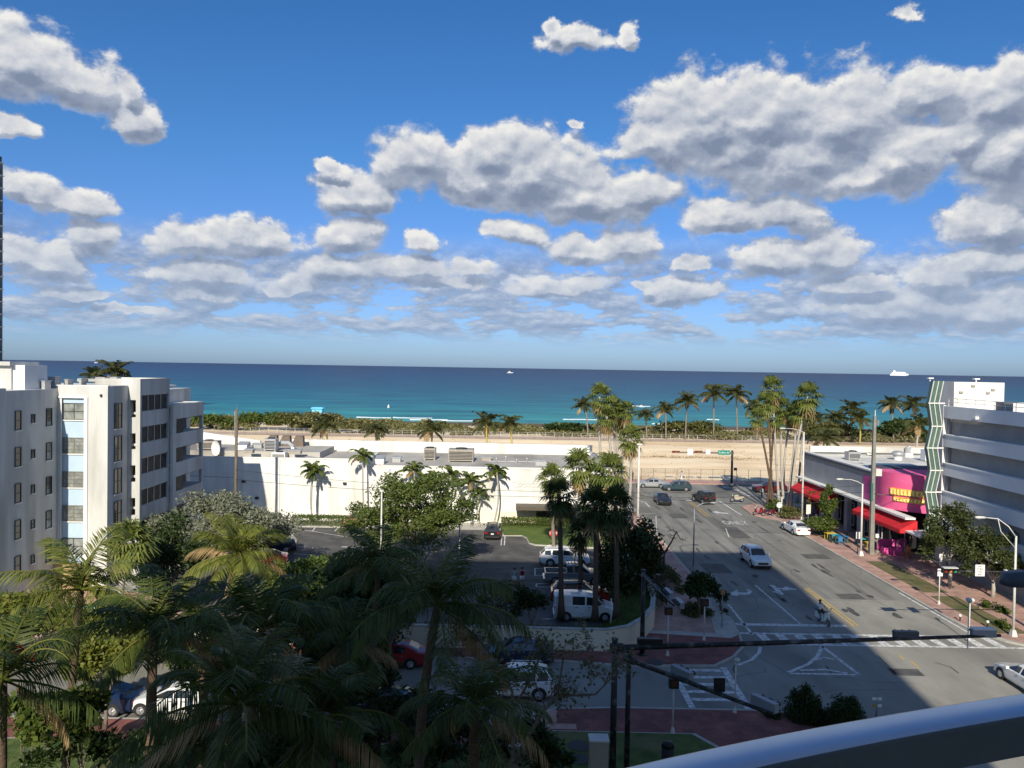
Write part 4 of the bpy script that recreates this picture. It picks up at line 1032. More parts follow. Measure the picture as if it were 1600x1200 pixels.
def coco_crown(nf=22, L=3.6, nl=30, seed=1, upr=.9, droop=1.0, w=.055, leaf=.95):
    rr = random.Random(seed); b = MB()
    for k in range(nf):
        a = k * 2.399 + rr.uniform(-.2, .2); t0 = k / nf
        el = R(82 - 115 * t0 ** 1.05 * upr) + rr.uniform(-.1, .1)
        LL = L * rr.uniform(.75, 1.12) * (1 if t0 > .15 else .8); dead = t0 > .8 and rr.random() < .45; el += rr.gauss(0, .12); dr_ = droop * rr.uniform(.7, 1.35); miss = rr.uniform(0, .22); tw = rr.gauss(0, .25)
        h = Vector((math.cos(a), math.sin(a), 0)); side = Vector((-math.sin(a), math.cos(a), 0))
        pts = []; p = Vector((0, 0, 0)); ang = el; n = 10
        for i in range(n + 1):
            pts.append(p.copy()); d = h * math.cos(ang) + Vector((0, 0, 1)) * math.sin(ang); p = p + d * (LL / n)
            ang -= dr_ * (.05 + .16 * (i / n)) * (1.2 if el > .2 else .8)
        b.tube(pts, [.045 * (1 - .85 * i / n) + .006 for i in range(n + 1)], 4, 1, cap=False)
        for j in range(nl):
            s = .14 + .86 * j / nl; f = s * n; i = min(int(f), n - 1); q = pts[i].lerp(pts[i + 1], f - i)
            tg = (pts[i + 1] - pts[i]).normalized()
            ll = leaf * math.sin(math.pi * (.18 + .72 * s)) ** .7 * rr.uniform(.85, 1.1) * L / 3.6
            for sg in (-1, 1):
                if rr.random() < miss: continue
                dn = rr.uniform(.25, .75) + .5 * (1 - max(0, math.sin(el)))
                d = (side * sg * 1.0 + tg * .75 - Vector((0, 0, 1)) * (dn * .8 + sg * tw)).normalized()
                wv_ = tg.cross(d).normalized().cross(d) * w
                m1 = q + d * ll * .5; e = q + d * ll - Vector((0, 0, 1)) * ll * .22 * dn
                b.add([q - wv_ * .4, q + wv_ * .4, m1 + wv_, e, m1 - wv_], [(0, 1, 2, 4), (4, 2, 3)], 2 if dead else 0)
    return b
def fan_leaf(b, base, d, size, rr, mi=0, nb=13, droop=.35):
    d = d.normalized(); side = d.cross(Vector((0, 0, 1)))
    if side.length < .05: side = Vector((1, 0, 0))
    side.normalize(); nrm = side.cross(d)
    pl_ = size * .75; hub = base + d * pl_
    wq = side * .02; b.add([base - wq, base + wq, hub + wq * .7, hub - wq * .7], [(0, 1, 2, 3)], mi)
    for i in range(nb):
        a = R(-115 + 230 * i / (nb - 1)); ll = size * (.72 + .28 * math.cos(a * .8)) * rr.uniform(.85, 1.08)
        dd = d * math.cos(a) + side * math.sin(a)
        w = (nrm.cross(dd)).normalized() * (size * .075)
        m1 = hub + dd * ll * .55 + nrm * size * .05 * math.cos(a); e = hub + dd * ll - Vector((0, 0, 1)) * ll * droop * rr.uniform(.5, 1.4)
        b.add([hub, m1 + w, e, m1 - w], [(0, 1, 2, 3)], mi)
def fan_crown(nleaf=34, size=1.15, seed=1, skirt=16, low=-50):
    rr = random.Random(seed); b = MB(); s = MB()
    for k in range(nleaf):
        a = k * 2.399 + rr.uniform(-.15, .15); el = R(85 + (low - 85) * (k / nleaf) ** .9) + rr.uniform(-.12, .12)
        d = Vector((math.cos(a) * math.cos(el), math.sin(a) * math.cos(el), math.sin(el)))
        fan_leaf(b, Vector((0, 0, -.2 * k / nleaf)), d, size * rr.uniform(.85, 1.1), rr)
    for k in range(skirt):
        a = k * 2.399 + 1; el = R(rr.uniform(-82, -48)); d = Vector((math.cos(a) * math.cos(el), math.sin(a) * math.cos(el), math.sin(el)))
        fan_leaf(s, Vector((0, 0, -.35 - .6 * rr.random())), d, size * rr.uniform(.7, .95), rr, 0, 8, .5)
    return b, s
def asmesh(b, name, mats):
    o = b.build(name, mats); me = o.data; bpy.data.objects.remove(o); return me
CC = [asmesh(coco_crown(17, 3.6, 44, i + 1, w=.028), 'coconut_crown', [LCOCO, LYEL, LDRY]) for i in range(2)]
CCD = [asmesh(coco_crown(19, 3.3, 44, i + 21, droop=1.0, w=.026, leaf=.95), 'coconut_crown', [LCOCOD, LCOCO, LDRY]) for i in range(7)]
CB = [asmesh(coco_crown(20, 3.6, 18, i + 40, w=.10), 'coconut_crown', [leafmat('beach_palm_leaf', C(.035, .05, .016), C(.10, .10, .038)), LYEL, LDRY]) for i in range(3)]
CA = [asmesh(coco_crown(13, 2.1, 20, i + 60, upr=.8, droop=1.35, w=.07, leaf=.75), 'palm_crown', [LGRN, LYEL, LDRY]) for i in range(3)]
FC = []
for i in range(5):
    a, s = fan_crown(25, 1.05, i + 5, 12 if i % 2 else 16, -58); FC.append((asmesh(a, 'fan_crown', [LFAN]), asmesh(s, 'dry_fronds', [LDRY])))
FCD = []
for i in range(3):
    a, s = fan_crown(28, 1.15, i + 15, 9, -65); FCD.append((asmesh(a, 'fan_crown', [leafmat('shaded_fan_leaf', C(.03, .055, .014), C(.08, .10, .025))]), asmesh(s, 'dry_fronds', [LDRY])))  # leaf colour darkened for the crowns that stand in shade

def trunk_mb(p0, p1, r0, r1, bend=(0, 0), n=9, seg=10, bulge=0):
    pts = []; rad = []
    for i in range(seg + 1):
        t = i / seg; q = Vector(p0).lerp(Vector(p1), t); k = math.sin(math.pi * t)
        pts.append(q + Vector((bend[0] * k, bend[1] * k, 0))); rad.append(r0 + (r1 - r0) * t + bulge * max(0, 1 - t * 8) + (.012 if i % 2 else 0))
    return MB().tube(pts, rad, n)
def palm(name, label, base, top, mesh, r=(.16, .11), bark=BARK, sc=1, group=None, rz=None, bend=None, skirt=None, cat='palm', lean=(0, 0), shaft=None):
    t = thing(name, label, cat, base, 0, group)
    rel = Vector(top) - Vector(base)
    bd = (NR.uniform(-.45, .45), NR.uniform(-.3, .3)) if bend is None else bend; lean = (NR.uniform(-.14, .14), NR.uniform(-.14, .14)); sc *= NR.uniform(.93, 1.07)
    trunk_mb((0, 0, 0), rel, r[0], r[1], bd, bulge=r[0] * .6).build('trunk', bark, t, True, True)
    z = NR.uniform(0, 6.28) if rz is None else rz
    inst('crown', mesh, t, rel, (lean[0], lean[1], z), (sc, sc, sc))
    if skirt is not None: inst('dry_fronds', skirt, t, rel, (0, 0, z), (sc, sc, sc))
    if shaft: MB().tube([rel - Vector((0, 0, shaft)), rel - Vector((0, 0, shaft * .4)), rel + Vector((0, 0, .1))], [r[1] * 1.1, r[1] * 1.35, r[1] * .7], 9).build('crownshaft', mat('green_shaft', C(.13, .19, .05), C(.2, .25, .08), 3), t, True, True)
    return t
def at_palm(px, py, Y, bpx=None, z0=.12):      # crown pixel + depth -> top point and base point (lean from base pixel x)
    top = D(px, py, Y); bx = top.x if bpx is None else D(bpx, 900, Y).x
    return (bx, Y, z0), tuple(top)

# foreground coconut palms in the shaded garden
FG = 'coconut palms in the garden below the balcony'
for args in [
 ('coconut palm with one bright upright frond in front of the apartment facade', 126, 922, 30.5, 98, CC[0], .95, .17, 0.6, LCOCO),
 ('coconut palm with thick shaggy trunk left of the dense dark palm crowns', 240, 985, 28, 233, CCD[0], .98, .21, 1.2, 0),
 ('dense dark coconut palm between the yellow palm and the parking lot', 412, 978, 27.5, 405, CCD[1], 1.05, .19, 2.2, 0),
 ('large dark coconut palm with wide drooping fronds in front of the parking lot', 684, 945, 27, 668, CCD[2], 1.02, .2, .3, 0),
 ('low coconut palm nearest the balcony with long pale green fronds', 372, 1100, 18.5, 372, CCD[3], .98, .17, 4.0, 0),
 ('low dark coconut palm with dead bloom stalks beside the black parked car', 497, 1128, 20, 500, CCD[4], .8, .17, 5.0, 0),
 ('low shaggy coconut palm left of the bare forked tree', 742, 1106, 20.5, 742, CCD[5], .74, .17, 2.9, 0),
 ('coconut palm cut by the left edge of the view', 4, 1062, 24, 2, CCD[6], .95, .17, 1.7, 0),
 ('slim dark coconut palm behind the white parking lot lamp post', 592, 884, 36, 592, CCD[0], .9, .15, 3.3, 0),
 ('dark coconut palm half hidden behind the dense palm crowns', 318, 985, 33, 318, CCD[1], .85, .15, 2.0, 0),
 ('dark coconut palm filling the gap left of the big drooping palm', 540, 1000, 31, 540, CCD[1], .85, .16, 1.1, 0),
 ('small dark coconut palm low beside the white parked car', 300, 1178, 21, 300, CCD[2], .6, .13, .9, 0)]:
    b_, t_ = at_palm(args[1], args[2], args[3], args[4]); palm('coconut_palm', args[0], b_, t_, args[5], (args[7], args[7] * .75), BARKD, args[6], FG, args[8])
b_, t_ = at_palm(370, 866, 43.5, 350); palm('coconut_palm', 'sunlit yellow green coconut palm in front of the silver leaved tree', b_, t_, asmesh(coco_crown(26, 3.6, 44, 77, droop=1.05, w=.03), 'coconut_crown', [LYEL, LYEL, LDRY]), (.17, .13), mat('orange_bark', C(.36, .22, .1), C(.3, .22, .15), 3), 1.0, FG, .4)
a_, s_ = fan_crown(44, 1.15, 91, 6, -65)
b_, t_ = at_palm(203, 845, 50, 193); palm('sabal_palm', 'round headed fan palm in front of the apartment side wall', b_, t_, asmesh(a_, 'fan_crown', [LFAN]), (.19, .16), BARKP, 1.0, None, skirt=asmesh(s_, 'dry_fronds', [LDRY]))
# slender palms along the white store wall
for i, (lab, px, py, bpx, sc) in enumerate([
 ('slender double stemmed palm alone against the lit store wall above a hedge', 489, 735, 486, 1.0),
 ('slender palm left of the big leafy tree against the store wall', 567, 713, 569, .98),
 ('slender palm crown rising just behind the left side of the big leafy tree', 646, 735, 646, 1.0),
 ('slender palm crown second in the row behind the big leafy tree', 676, 748, 676, .95),
 ('slender palm crown above the middle of the big leafy tree', 705, 742, 705, 1.02),
 ('slender palm crown right above the edge of the big leafy tree', 735, 752, 735, .98),
 ('short slender palm beside the black suv parked at the store wall', 750, 772, 748, .92),
 ('curved slender palm standing alone right of the big leafy tree', 776, 738, 769, 1.02)]):
    b_, t_ = at_palm(px, py, 88.6, bpx); palm('christmas_palm', lab, b_, t_, CA[i % 3], (.10, .08), BARKP, sc, 'slender palms along the store wall', shaft=.7)
b_, t_ = at_palm(491, 738, 88.8, 489.5); palm('christmas_palm', 'thinner twin stem of the palm alone against the lit store wall', b_, t_, CA[1], (.08, .07), BARKP, .8, 'slender palms along the store wall', shaft=.6)
# braced coconut palms behind the store
YB = mat('palm_brace_yellow', C(.42, .36, .06), C(.36, .30, .10), 3)
for i, (px, py, sc, lab) in enumerate([(508, 664, 1.0, 'leftmost'), (588, 672, .95, 'second from left'), (676, 672, 1.1, 'bright green middle'), (760, 661, 1.0, 'dark fourth'), (797, 662, .95, 'rightmost')]):
    b_, t_ = at_palm(px, py, 150, px); palm('coconut_palm', lab + ' of the five coconut palms behind the store rear wall', b_, t_, CB[i % 3], (.2, .14), YB if i in (0, 3, 4) else BARK, sc * 1.05, 'coconut palms behind the store')
for px, py, lab, sc in ((180, 582, 'larger dark palm top showing over the apartment roof', .95), (147, 586, 'smaller dark palm top showing over the apartment roof', .7)):
    b_, t_ = at_palm(px, py, 120, px); palm('coconut_palm', lab, b_, t_, CB[0], (.2, .14), BARK, sc, 'palms beyond the apartment building')
# beach palms in a row by the beach walk
for i, (px, py, bpx, Y, sc, lab) in enumerate([
 (913, 633, 914, 207, 1.0, 'beach palm left of the tall fan palm clump'), (1008, 648, 1006, 208, .85, 'shortest beach palm right of the tall fan palm clump'),
 (1040, 640, 1036, 206, 1.05, 'low beach palm between two gaps in the dune scrub'), (1073, 627, 1066, 207, 1.2, 'full crowned beach palm behind the street sign mast'),
 (1115, 614, 1110, 206, 1.3, 'tall beach palm with a dead hanging frond'), (1150, 616, 1147, 207, 1.25, 'tall straight beach palm left of the right hand clump'),
 (1181, 636, 1177, 208, 1.1, 'beach palm half hidden by the right hand fan palm clump'), (1273, 655, 1270, 209, 1.2, 'beach palm just right of the right hand fan palm clump'),
 (1305, 655, 1303, 208, 1.15, 'shaggy beach palm left of a leaning pair'), (1330, 640, 1325, 210, 1.25, 'leaning windblown beach palm above the shop roof'),
 (1342, 655, 1338, 200, 1.2, 'beach palm with a yellow stem behind the concrete utility pole'), (1394, 632, 1391, 207, 1.15, 'left of two dark beach palms near the zigzag tower'),
 (1426, 632, 1424, 208, 1.25, 'right of two dark beach palms near the zigzag tower'), (1289, 684, 1287, 165, 1.1, 'low bushy palm standing in the sand lot'),
 (1437, 664, 1428, 160, 1.15, 'pale trunked palm beside the zigzag tower')]):
    b_, t_ = at_palm(px, py, Y, bpx); palm('beach_palm', lab, b_, t_, CB[i % 3], (.22, .15), YB if i == 10 else (BARKP if i == 14 else BARK), sc * 1.05, 'palms along the beach walk')
# washingtonia clumps
GL = 'tall fan palms left of the street'
for i, (px, py, bpx, Y, sc, lab) in enumerate([
 (937, 620, 948, 97, 1.25, 'tallest fan palm of the clump left of the street'), (957, 636, 953, 99, 1.2, 'fan palm second tallest left of the street'),
 (948, 650, 966, 96, 1.15, 'fan palm with heavy brown skirt left of the street'), (968, 648, 957, 101, 1.15, 'fan palm at the right edge of the tall left clump'),
 (979, 640, 972, 98, 1.0, 'fan palm with brown hanging fronds at the right of the left clump'), (984, 685, 975, 88, 1.15, 'lower fan palm beside the white lamp pole'),
 (862, 746, 866, 72, 1.0, 'sunlit small fan palm left of the store entrance canopy'), (906, 728, 907, 76, 1.25, 'sunlit fan palm with open fronds in front of the store corner'),
 (952, 735, 956, 74, 1.45, 'bushy sunlit fan palm above the dark palms'), (930, 742, 938, 77, 1.1, 'sunlit fan palm with orange dead fronds at the store corner')]):
    b_, t_ = at_palm(px, py, Y, bpx); f = FC[i % 5]; palm('fan_palm', lab, b_, t_, f[0], (.19, .13), BARKP if i < 6 else BARK, sc * .98, GL, skirt=f[1])
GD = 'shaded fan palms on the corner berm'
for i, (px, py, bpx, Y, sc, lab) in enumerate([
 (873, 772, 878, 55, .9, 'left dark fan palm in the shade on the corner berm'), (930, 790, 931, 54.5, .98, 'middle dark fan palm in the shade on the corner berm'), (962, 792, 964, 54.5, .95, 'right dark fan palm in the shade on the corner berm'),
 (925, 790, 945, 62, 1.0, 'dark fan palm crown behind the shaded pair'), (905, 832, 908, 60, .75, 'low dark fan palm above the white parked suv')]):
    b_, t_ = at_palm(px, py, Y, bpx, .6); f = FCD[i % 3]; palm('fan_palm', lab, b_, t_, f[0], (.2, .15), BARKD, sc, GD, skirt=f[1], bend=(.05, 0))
GR = 'tall fan palms right of the street'
for i, (px, py, bpx, Y, sc, lab) in enumerate([
 (1207, 606, 1215, 105, 1.25, 'tallest fan palm of the clump right of the street'), (1196, 628, 1200, 103, 1.05, 'fan palm on the left side of the right hand clump'),
 (1222, 636, 1222, 107, 1.2, 'fan palm with orange skirt in the right hand clump'), (1210, 650, 1197, 106, 1.15, 'dark fan palm under the tallest of the right hand clump'),
 (1262, 618, 1233, 104, 1.35, 'broad fan palm leaning right at the end of the clump'), (1246, 644, 1228, 105, 1.1, 'fan palm behind the white lamp pole in the right clump'),
 (1259, 640, 1243, 108, 1.1, 'fan palm leaning right beside the shop wall'), (1235, 652, 1222, 109, 1.0, 'short fan palm in the middle of the right hand clump'), (1184, 652, 1208, 101, .95, 'leaning dark fan palm at the left of the right hand clump')]):
    b_, t_ = at_palm(px, py, Y, bpx); f = FC[(i + 2) % 5]; palm('fan_palm', lab, b_, t_, f[0], (.17, .11), BARKD if i in (1, 3, 8) else BARKP, sc * 1.02, GR, skirt=f[1])

# ---------------------------------------------------------------- broadleaf trees
def crown_mb(rx, ry, rz, n, leaf, seed, lumps=14, hollow=.55, flat=0.0, drop=0, thin=1.0, ls=(.26, .5)):
    rr = random.Random(seed); b = MB(); L_ = []
    for i in range(lumps):
        a = rr.uniform(0, 6.28); e = math.asin(rr.uniform(-.55, 1)); q = rr.uniform(hollow, .92)
        L_.append((Vector((rx * q * math.cos(a) * math.cos(e), ry * q * math.sin(a) * math.cos(e), rz * q * math.sin(e))), rr.uniform(*ls)))
    for i in range(n):
        c, s = L_[rr.randrange(lumps)]
        v = Vector((rr.gauss(0, 1), rr.gauss(0, 1), rr.gauss(0, 1))).normalized() * (rr.random() ** .45)
        p = c + Vector((v.x * rx * s, v.y * ry * s, v.z * rz * s * 1.05))
        d = Vector((rr.gauss(0, 1), rr.gauss(0, 1), rr.gauss(0, .7) - drop)).normalized()
        w = d.cross(Vector((rr.gauss(0, 1), rr.gauss(0, 1), rr.gauss(0, 1)))).normalized()
        l = leaf * rr.uniform(.6, 1.25); k = l * .32 * thin
        b.add([p, p + d * l * .5 + w * k, p + d * l, p + d * l * .5 - w * k], [(0, 1, 2, 3)])
    return b, L_
def limbs(base, L_, c, r, nb=7, seed=1):
    rr = random.Random(seed); b = MB(); fork = Vector((0, 0, max(.5, c.z * .45)))
    b.tube([(0, 0, -.05), (fork.x + .05, 0, fork.z * .5), fork], [r * 1.25, r, r * .85], 8)
    for k in range(min(nb, len(L_))):
        e = c + L_[k][0] * .9; m_ = fork.lerp(e, .5) + Vector((rr.uniform(-.3, .3), rr.uniform(-.3, .3), .25))
        b.tube([fork - Vector((0, 0, .1)), m_, e], [r * .6, r * .35, r * .1], 6, cap=False)
    return b
def tree(name, label, base, ctr, rad, n, leaf, m_, seed, r=.16, group=None, lumps=14, cat='tree', hollow=.55, thin=1.0, bark=BARKT, drop=0, ls=(.26, .5)):
    t = thing(name, label, cat, base, 0, group); c = Vector(ctr) - Vector(base)
    cb, L_ = crown_mb(*rad, n, leaf, seed, lumps, hollow, thin=thin, drop=drop, ls=ls)
    limbs(base, L_, c, r, 8, seed).build('trunk', bark, t, True, True)
    cb.v = [(x + c.x, y + c.y, z + c.z) for x, y, z in cb.v]
    cb.build('crown', m_, t, local=True); return t
def tree_px(name, label, px, py, Y, rad, n, leaf, m_, seed, bpx=None, z0=.12, **k):
    c = D(px, py, Y); bx = c.x if bpx is None else D(bpx, 900, Y).x
    return tree(name, label, (bx, Y, z0), tuple(c), rad, n, leaf, m_, seed, **k)
tree_px('shade_tree', 'large loose leafy green tree in the middle of the parking lot', 648, 808, 68, (7.2, 4.6, 4.1), 20000, .27, leafmat('olive_green_leaf', C(.065, .105, .02), C(.17, .205, .05)), 3, r=.2, lumps=60, hollow=.3, ls=(.12, .26), group='shade trees round the parking lot')
tree_px('silver_buttonwood', 'broad silvery grey leaved tree beside the apartment building', 336, 820, 66, (6.6, 4.5, 2.9), 17000, .26, LSIL, 4, r=.25, lumps=40, hollow=.5, thin=1.0, ls=(.16, .3))
tree_px('shade_tree', 'dark leafy tree between the palms and the parking lot edge', 545, 960, 46, (3.6, 3.2, 3.3), 9000, .32, LDRK, 5, r=.16, lumps=18, group='shade trees round the parking lot')
tree_px('shade_tree', 'brighter leafy tree top at the near edge of the parking lot', 505, 925, 50, (3.4, 2.6, 2.1), 6000, .3, LGRN, 15, r=.14, lumps=14, group='shade trees round the parking lot')
tree_px('shade_tree', 'very dark dense tree behind the shaded fan palms on the corner', 982, 872, 61, (2.6, 2.8, 3.3), 9000, .3, LDRK, 6, r=.15, lumps=18, group='shade trees round the parking lot')
tree_px('shade_tree', 'dark tree behind the yellow palm at the apartment corner', 262, 870, 55, (2.8, 2.6, 2.8), 6000, .3, LDRK, 16, r=.15, group='shade trees round the parking lot')
tree_px('corner_tree', 'small round leafy tree beside the street kerb on the corner', 1097, 918, 57.5, (1.85, 1.8, 1.35), 3200, .26, LDRK, 7, bpx=1093, r=.08, lumps=10, hollow=.4)
SG = 'sunny leafy trees at the pool hedge'
for i, (px, py, Y, rad, m_, lab) in enumerate([(60, 972, 44, (3.2, 2.4, 1.6), LYEL, 'wide sunny green tree left of the near coconut palm'), (178, 975, 45, (2.4, 2.2, 1.5), LYEL, 'sunny green tree right of the near coconut palm trunk'), (5, 972, 45, (2.0, 2.0, 1.6), LGRN, 'sunny green tree at the left edge behind the red car'), (165, 1045, 38, (1.7, 1.5, 1.5), LYEL, 'small bright yellow green tree above the dark parked car'), (232, 1000, 47, (2.2, 2, 1.8), LOLV, 'darker tree behind the shaggy palm trunk')]):
    tree_px('garden_tree', lab, px, py, Y, rad, 5200, .27, m_, 30 + i, r=.09, group=SG, lumps=12, cat='tree')
for i, (px, py, Y, rad, lab) in enumerate([(35, 1120, 30, (1.5, 1.2, .95), 'broad leaved shrub at the bottom left corner'), (128, 1110, 30, (1.1, 1.0, 1.1), 'broad leaved shrub right of the leaning palm trunk')]):
    tree_px('broadleaf_shrub', lab, px, py, Y, rad, 1900, .24, LGRN, 40 + i, r=.05, group='broad leaved shrubs in the garden', cat='shrub', lumps=10, thin=1.5)
for i, (px, py, Y, rad, m_, lab) in enumerate([(792, 935, 53, (2.0, 1.5, 1.1), LOLV, 'olive bush at the near edge of the parking lot'), (830, 950, 52, (1.3, 1.2, 1.2), LDRK, 'dark twiggy bush left of the white van'), (735, 985, 51, (2.2, 1.2, .9), LDRK, 'dark low bush behind the retaining wall'), (612, 985, 51, (3, 1.2, 1.3), LDRK, 'dark bush row behind the retaining wall left of the big palm'), (1012, 920, 60, (1.6, 2.6, 1.3), LDRK, 'dark shrub mass inside the corner wall'), (1045, 905, 66, (1.1, 3.2, .9), LOLV, 'low olive hedge row along the shaded sidewalk'), (1085, 958, 58, (1.3, 1.6, .75), LOLV, 'rounded shrub under the small corner tree'), (1125, 962, 59, (.8, 1.6, .6), LDRK, 'low dark shrub at the kerb by the corner tree'), (1015, 880, 69, (1.2, 2.6, 1.1), LDRK, 'dark hedge behind the shaded palms by the sidewalk')]):
    tree_px('shrub', lab, px, py, Y, rad, 2600, .2, m_, 50 + i, r=.04, group='shrubs round the corner of the lot', cat='shrub', lumps=10)
for i, (px, py, Y, rad, lab) in enumerate([(1253, 1112, 40.5, (.95, .9, 1.3), 'tall clipped round shrub nearest the camera on the corner'), (1326, 1118, 39.2, (1.0, .95, 1.05), 'wide clipped round shrub behind the handrail'), (1287, 1130, 40, (.9, .8, .75), 'low clipped shrub between two taller round ones'), (1205, 1118, 41, (.55, .8, .55), 'small dark clipped hedge end at the crosswalk ramp')]):
    tree_px('clipped_shrub', lab, px, py, Y, rad, 9000, .12, LDRK, 70 + i, r=.05, group='clipped shrubs at the near corner', cat='shrub', lumps=40, hollow=.35)
for i, (px, py, Y, rad, bpx, lab) in enumerate([(1492, 838, 66.5, (3.0, 2.6, 2.9), 1484, 'airy street tree in front of the zigzag tower'), (1553, 872, 63.5, (3.3, 2.8, 3.1), 1552, 'larger street tree in front of the garage wall')]):
    tree_px('street_tree', lab, px, py, Y, rad, 7000, .24, leafmat('street_tree_leaf', C(.04, .06, .016), C(.10, .115, .035)), 80 + i, bpx=bpx, r=.15, group='street trees by the garage', lumps=30, hollow=.3, ls=(.14, .28), bark=BARKP)
tree_px('street_tree', 'young slender street tree in front of the grey shop wall', 1291, 785, 89, (1.3, 1.3, 1.9), 1900, .3, LGRN, 90, bpx=1287, r=.06, lumps=9, hollow=.3)
tree_px('street_tree', 'second young street tree with reddish leaves before the far shop awning', 1275, 782, 96, (.9, .9, 1.2), 900, .28, leafmat('reddish_leaf', C(.14, .09, .03), C(.2, .13, .05)), 91, r=.05, lumps=7)
tree_px('shrub', 'bright green shrub bed behind the white parked sedan', 1284, 818, 87, (1.7, 2.8, .7), 3200, .24, LGRN, 92, r=.03, cat='shrub', lumps=14)
tree_px('shrub', 'round green shrub under the right hand fan palms', 1208, 790, 101, (1.4, 1.5, .8), 1800, .24, LGRN, 93, r=.03, cat='shrub')
tree_px('shrub', 'flowering shrubs at the foot of the right hand fan palms', 1232, 800, 97, (1.6, 2, .6), 1500, .22, LOLV, 94, r=.03, cat='shrub')
tree_px('shrub', 'spiky green plant beside the base of the near street lamp', 1568, 978, 56, (.55, .6, .4), 600, .2, LGRN, 95, r=.03, cat='shrub')
tree_px('shrub', 'bushy green plant in the strip under the street trees', 1552, 955, 60, (1.0, 1.2, .7), 1200, .28, LGRN, 96, r=.03, cat='shrub', thin=.6)
tree_px('potted_plant', 'green plant at the end of the near red awning', 1423, 826, 76.5, (.6, .6, .5), 500, .24, LGRN, 97, r=.04, cat='plant')
tree_px('shrub', 'grey leafless bush beside the tall lamp pole left of the street', 990, 775, 93, (1.5, 2, 1.8), 1100, .2, leafmat('dry_twig_leaf', C(.2, .16, .12), C(.3, .25, .2)), 98, r=.05, cat='shrub', thin=.5)
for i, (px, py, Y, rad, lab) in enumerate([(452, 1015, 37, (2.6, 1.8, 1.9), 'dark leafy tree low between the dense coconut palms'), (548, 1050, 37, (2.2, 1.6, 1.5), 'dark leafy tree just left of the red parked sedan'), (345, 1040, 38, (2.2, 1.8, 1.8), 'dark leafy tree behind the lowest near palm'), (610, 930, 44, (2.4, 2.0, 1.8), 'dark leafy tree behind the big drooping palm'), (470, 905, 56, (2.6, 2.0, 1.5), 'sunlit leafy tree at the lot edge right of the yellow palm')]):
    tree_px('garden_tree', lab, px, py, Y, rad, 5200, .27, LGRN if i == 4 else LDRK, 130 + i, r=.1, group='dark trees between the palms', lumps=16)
for i, (px, py, Y, rad, lab) in enumerate([(250, 1168, 29, (1.5, .9, .8), 'spiky dark garden plants below the shaggy palm trunk'), (575, 1165, 31, (1.8, .9, .8), 'spiky dark garden plants below the black parked sedan'), (660, 1175, 30, (1.4, .9, .7), 'low dark garden plants at the foot of the big palm'), (440, 1180, 27, (1.8, 1, .9), 'dark garden plants under the lowest near palm'), (720, 1150, 32, (2.0, 1.2, 1.2), 'tall dark garden shrub left of the sparse tree trunk'), (820, 1165, 31, (1.3, .9, .9), 'dark garden shrub right of the sparse tree trunk'), (120, 1175, 29, (1.6, 1, .8), 'dark garden plants behind the leaning palm trunk'), (640, 1120, 35, (1.7, 1, 1.2), 'dark shrub hiding the tail of the black parked sedan'), (860, 1185, 30, (.8, .6, .45), 'low dark plant on the lawn left of the utility cabinet')]):
    tree_px('garden_plant', lab, px, py, Y, rad, 1500, .38, LDRK, 140 + i, r=.03, group='garden plants below the balcony', cat='plant', lumps=14, thin=.5)
# hedges
def hedge(label, x0, y0, x1, y1, h, n, m_, seed, leaf=.14):
    t = thing('hedge', label, 'hedge', ((x0 + x1) / 2, (y0 + y1) / 2, .12)); rr = random.Random(seed); b = MB()
    for i in range(n):
        f = rr.random(); p = Vector((rr.uniform(x0, x1), rr.uniform(y0, y1), h * rr.random()))
        if f < .45: p.z = h * rr.uniform(.86, 1.05)
        elif f < .75: p.y = y0 + rr.uniform(-.06, .12)
        p -= Vector((t.location.x, t.location.y, 0))
        d = Vector((rr.gauss(0, 1), rr.gauss(0, 1), rr.gauss(.3, 1))).normalized(); w = d.cross(Vector((rr.gauss(0, 1), rr.gauss(0, 1), rr.gauss(0, 1)))).normalized()
        l = leaf * rr.uniform(.7, 1.3); b.add([p, p + d * l * .5 + w * l * .35, p + d * l, p + d * l * .5 - w * l * .35], [(0, 1, 2, 3)])
    b.build('foliage', m_, t, local=True)
    s = MB(); k = x0
    while k < x1: s.cyl((k - t.location.x, 0, -.05), (k - t.location.x, 0, h * .8), .03, n=5); k += .8
    s.build('stems', BARKT, t, local=True)
p0, p1 = G(464, 816, .12), G(540, 820, .12)
hedge('long low clipped hedge at the foot of the store wall left of the red car', p0.x, 86.9, p1.x + 1.5, 88.3, 1.05, 5200, LGRN, 1)
p0, p1 = G(782, 836, .12), G(870, 838, .12)
hedge('clipped hedge at the foot of the store wall right of the black suv', p0.x, 88.2, p1.x + 1.8, 89.8, .9, 4600, LGRN, 2)
b = MB(); b.prism([(-27.5, 86.4), (-18, 86.4), (-18, 88.9), (-27.5, 88.9)], .1, .24); b.build('x', CONC) if False else st('planting_bed', b, CONC)
pb = gp((785, 838), (815, 838), (822, 842), (826, 850), (836, 853), (905, 857), (960, 858)) + [(12, 90.2), (-1.5, 90.2)]
b = MB(); b.prism(pb, .1, .26); st('planting_kerb', b, CONC)
cx_, cy_ = sum(p[0] for p in pb) / len(pb), sum(p[1] for p in pb) / len(pb)
b = MB(); b.sheet([(cx_ + (x - cx_) * .965, cy_ + (y - cy_) * .955) for x, y in pb], .266); st('lawn_island', b, mat('bright_grass', C(.07, .115, .018), C(.12, .16, .03), 1.2, 6, .9, coord='World'))
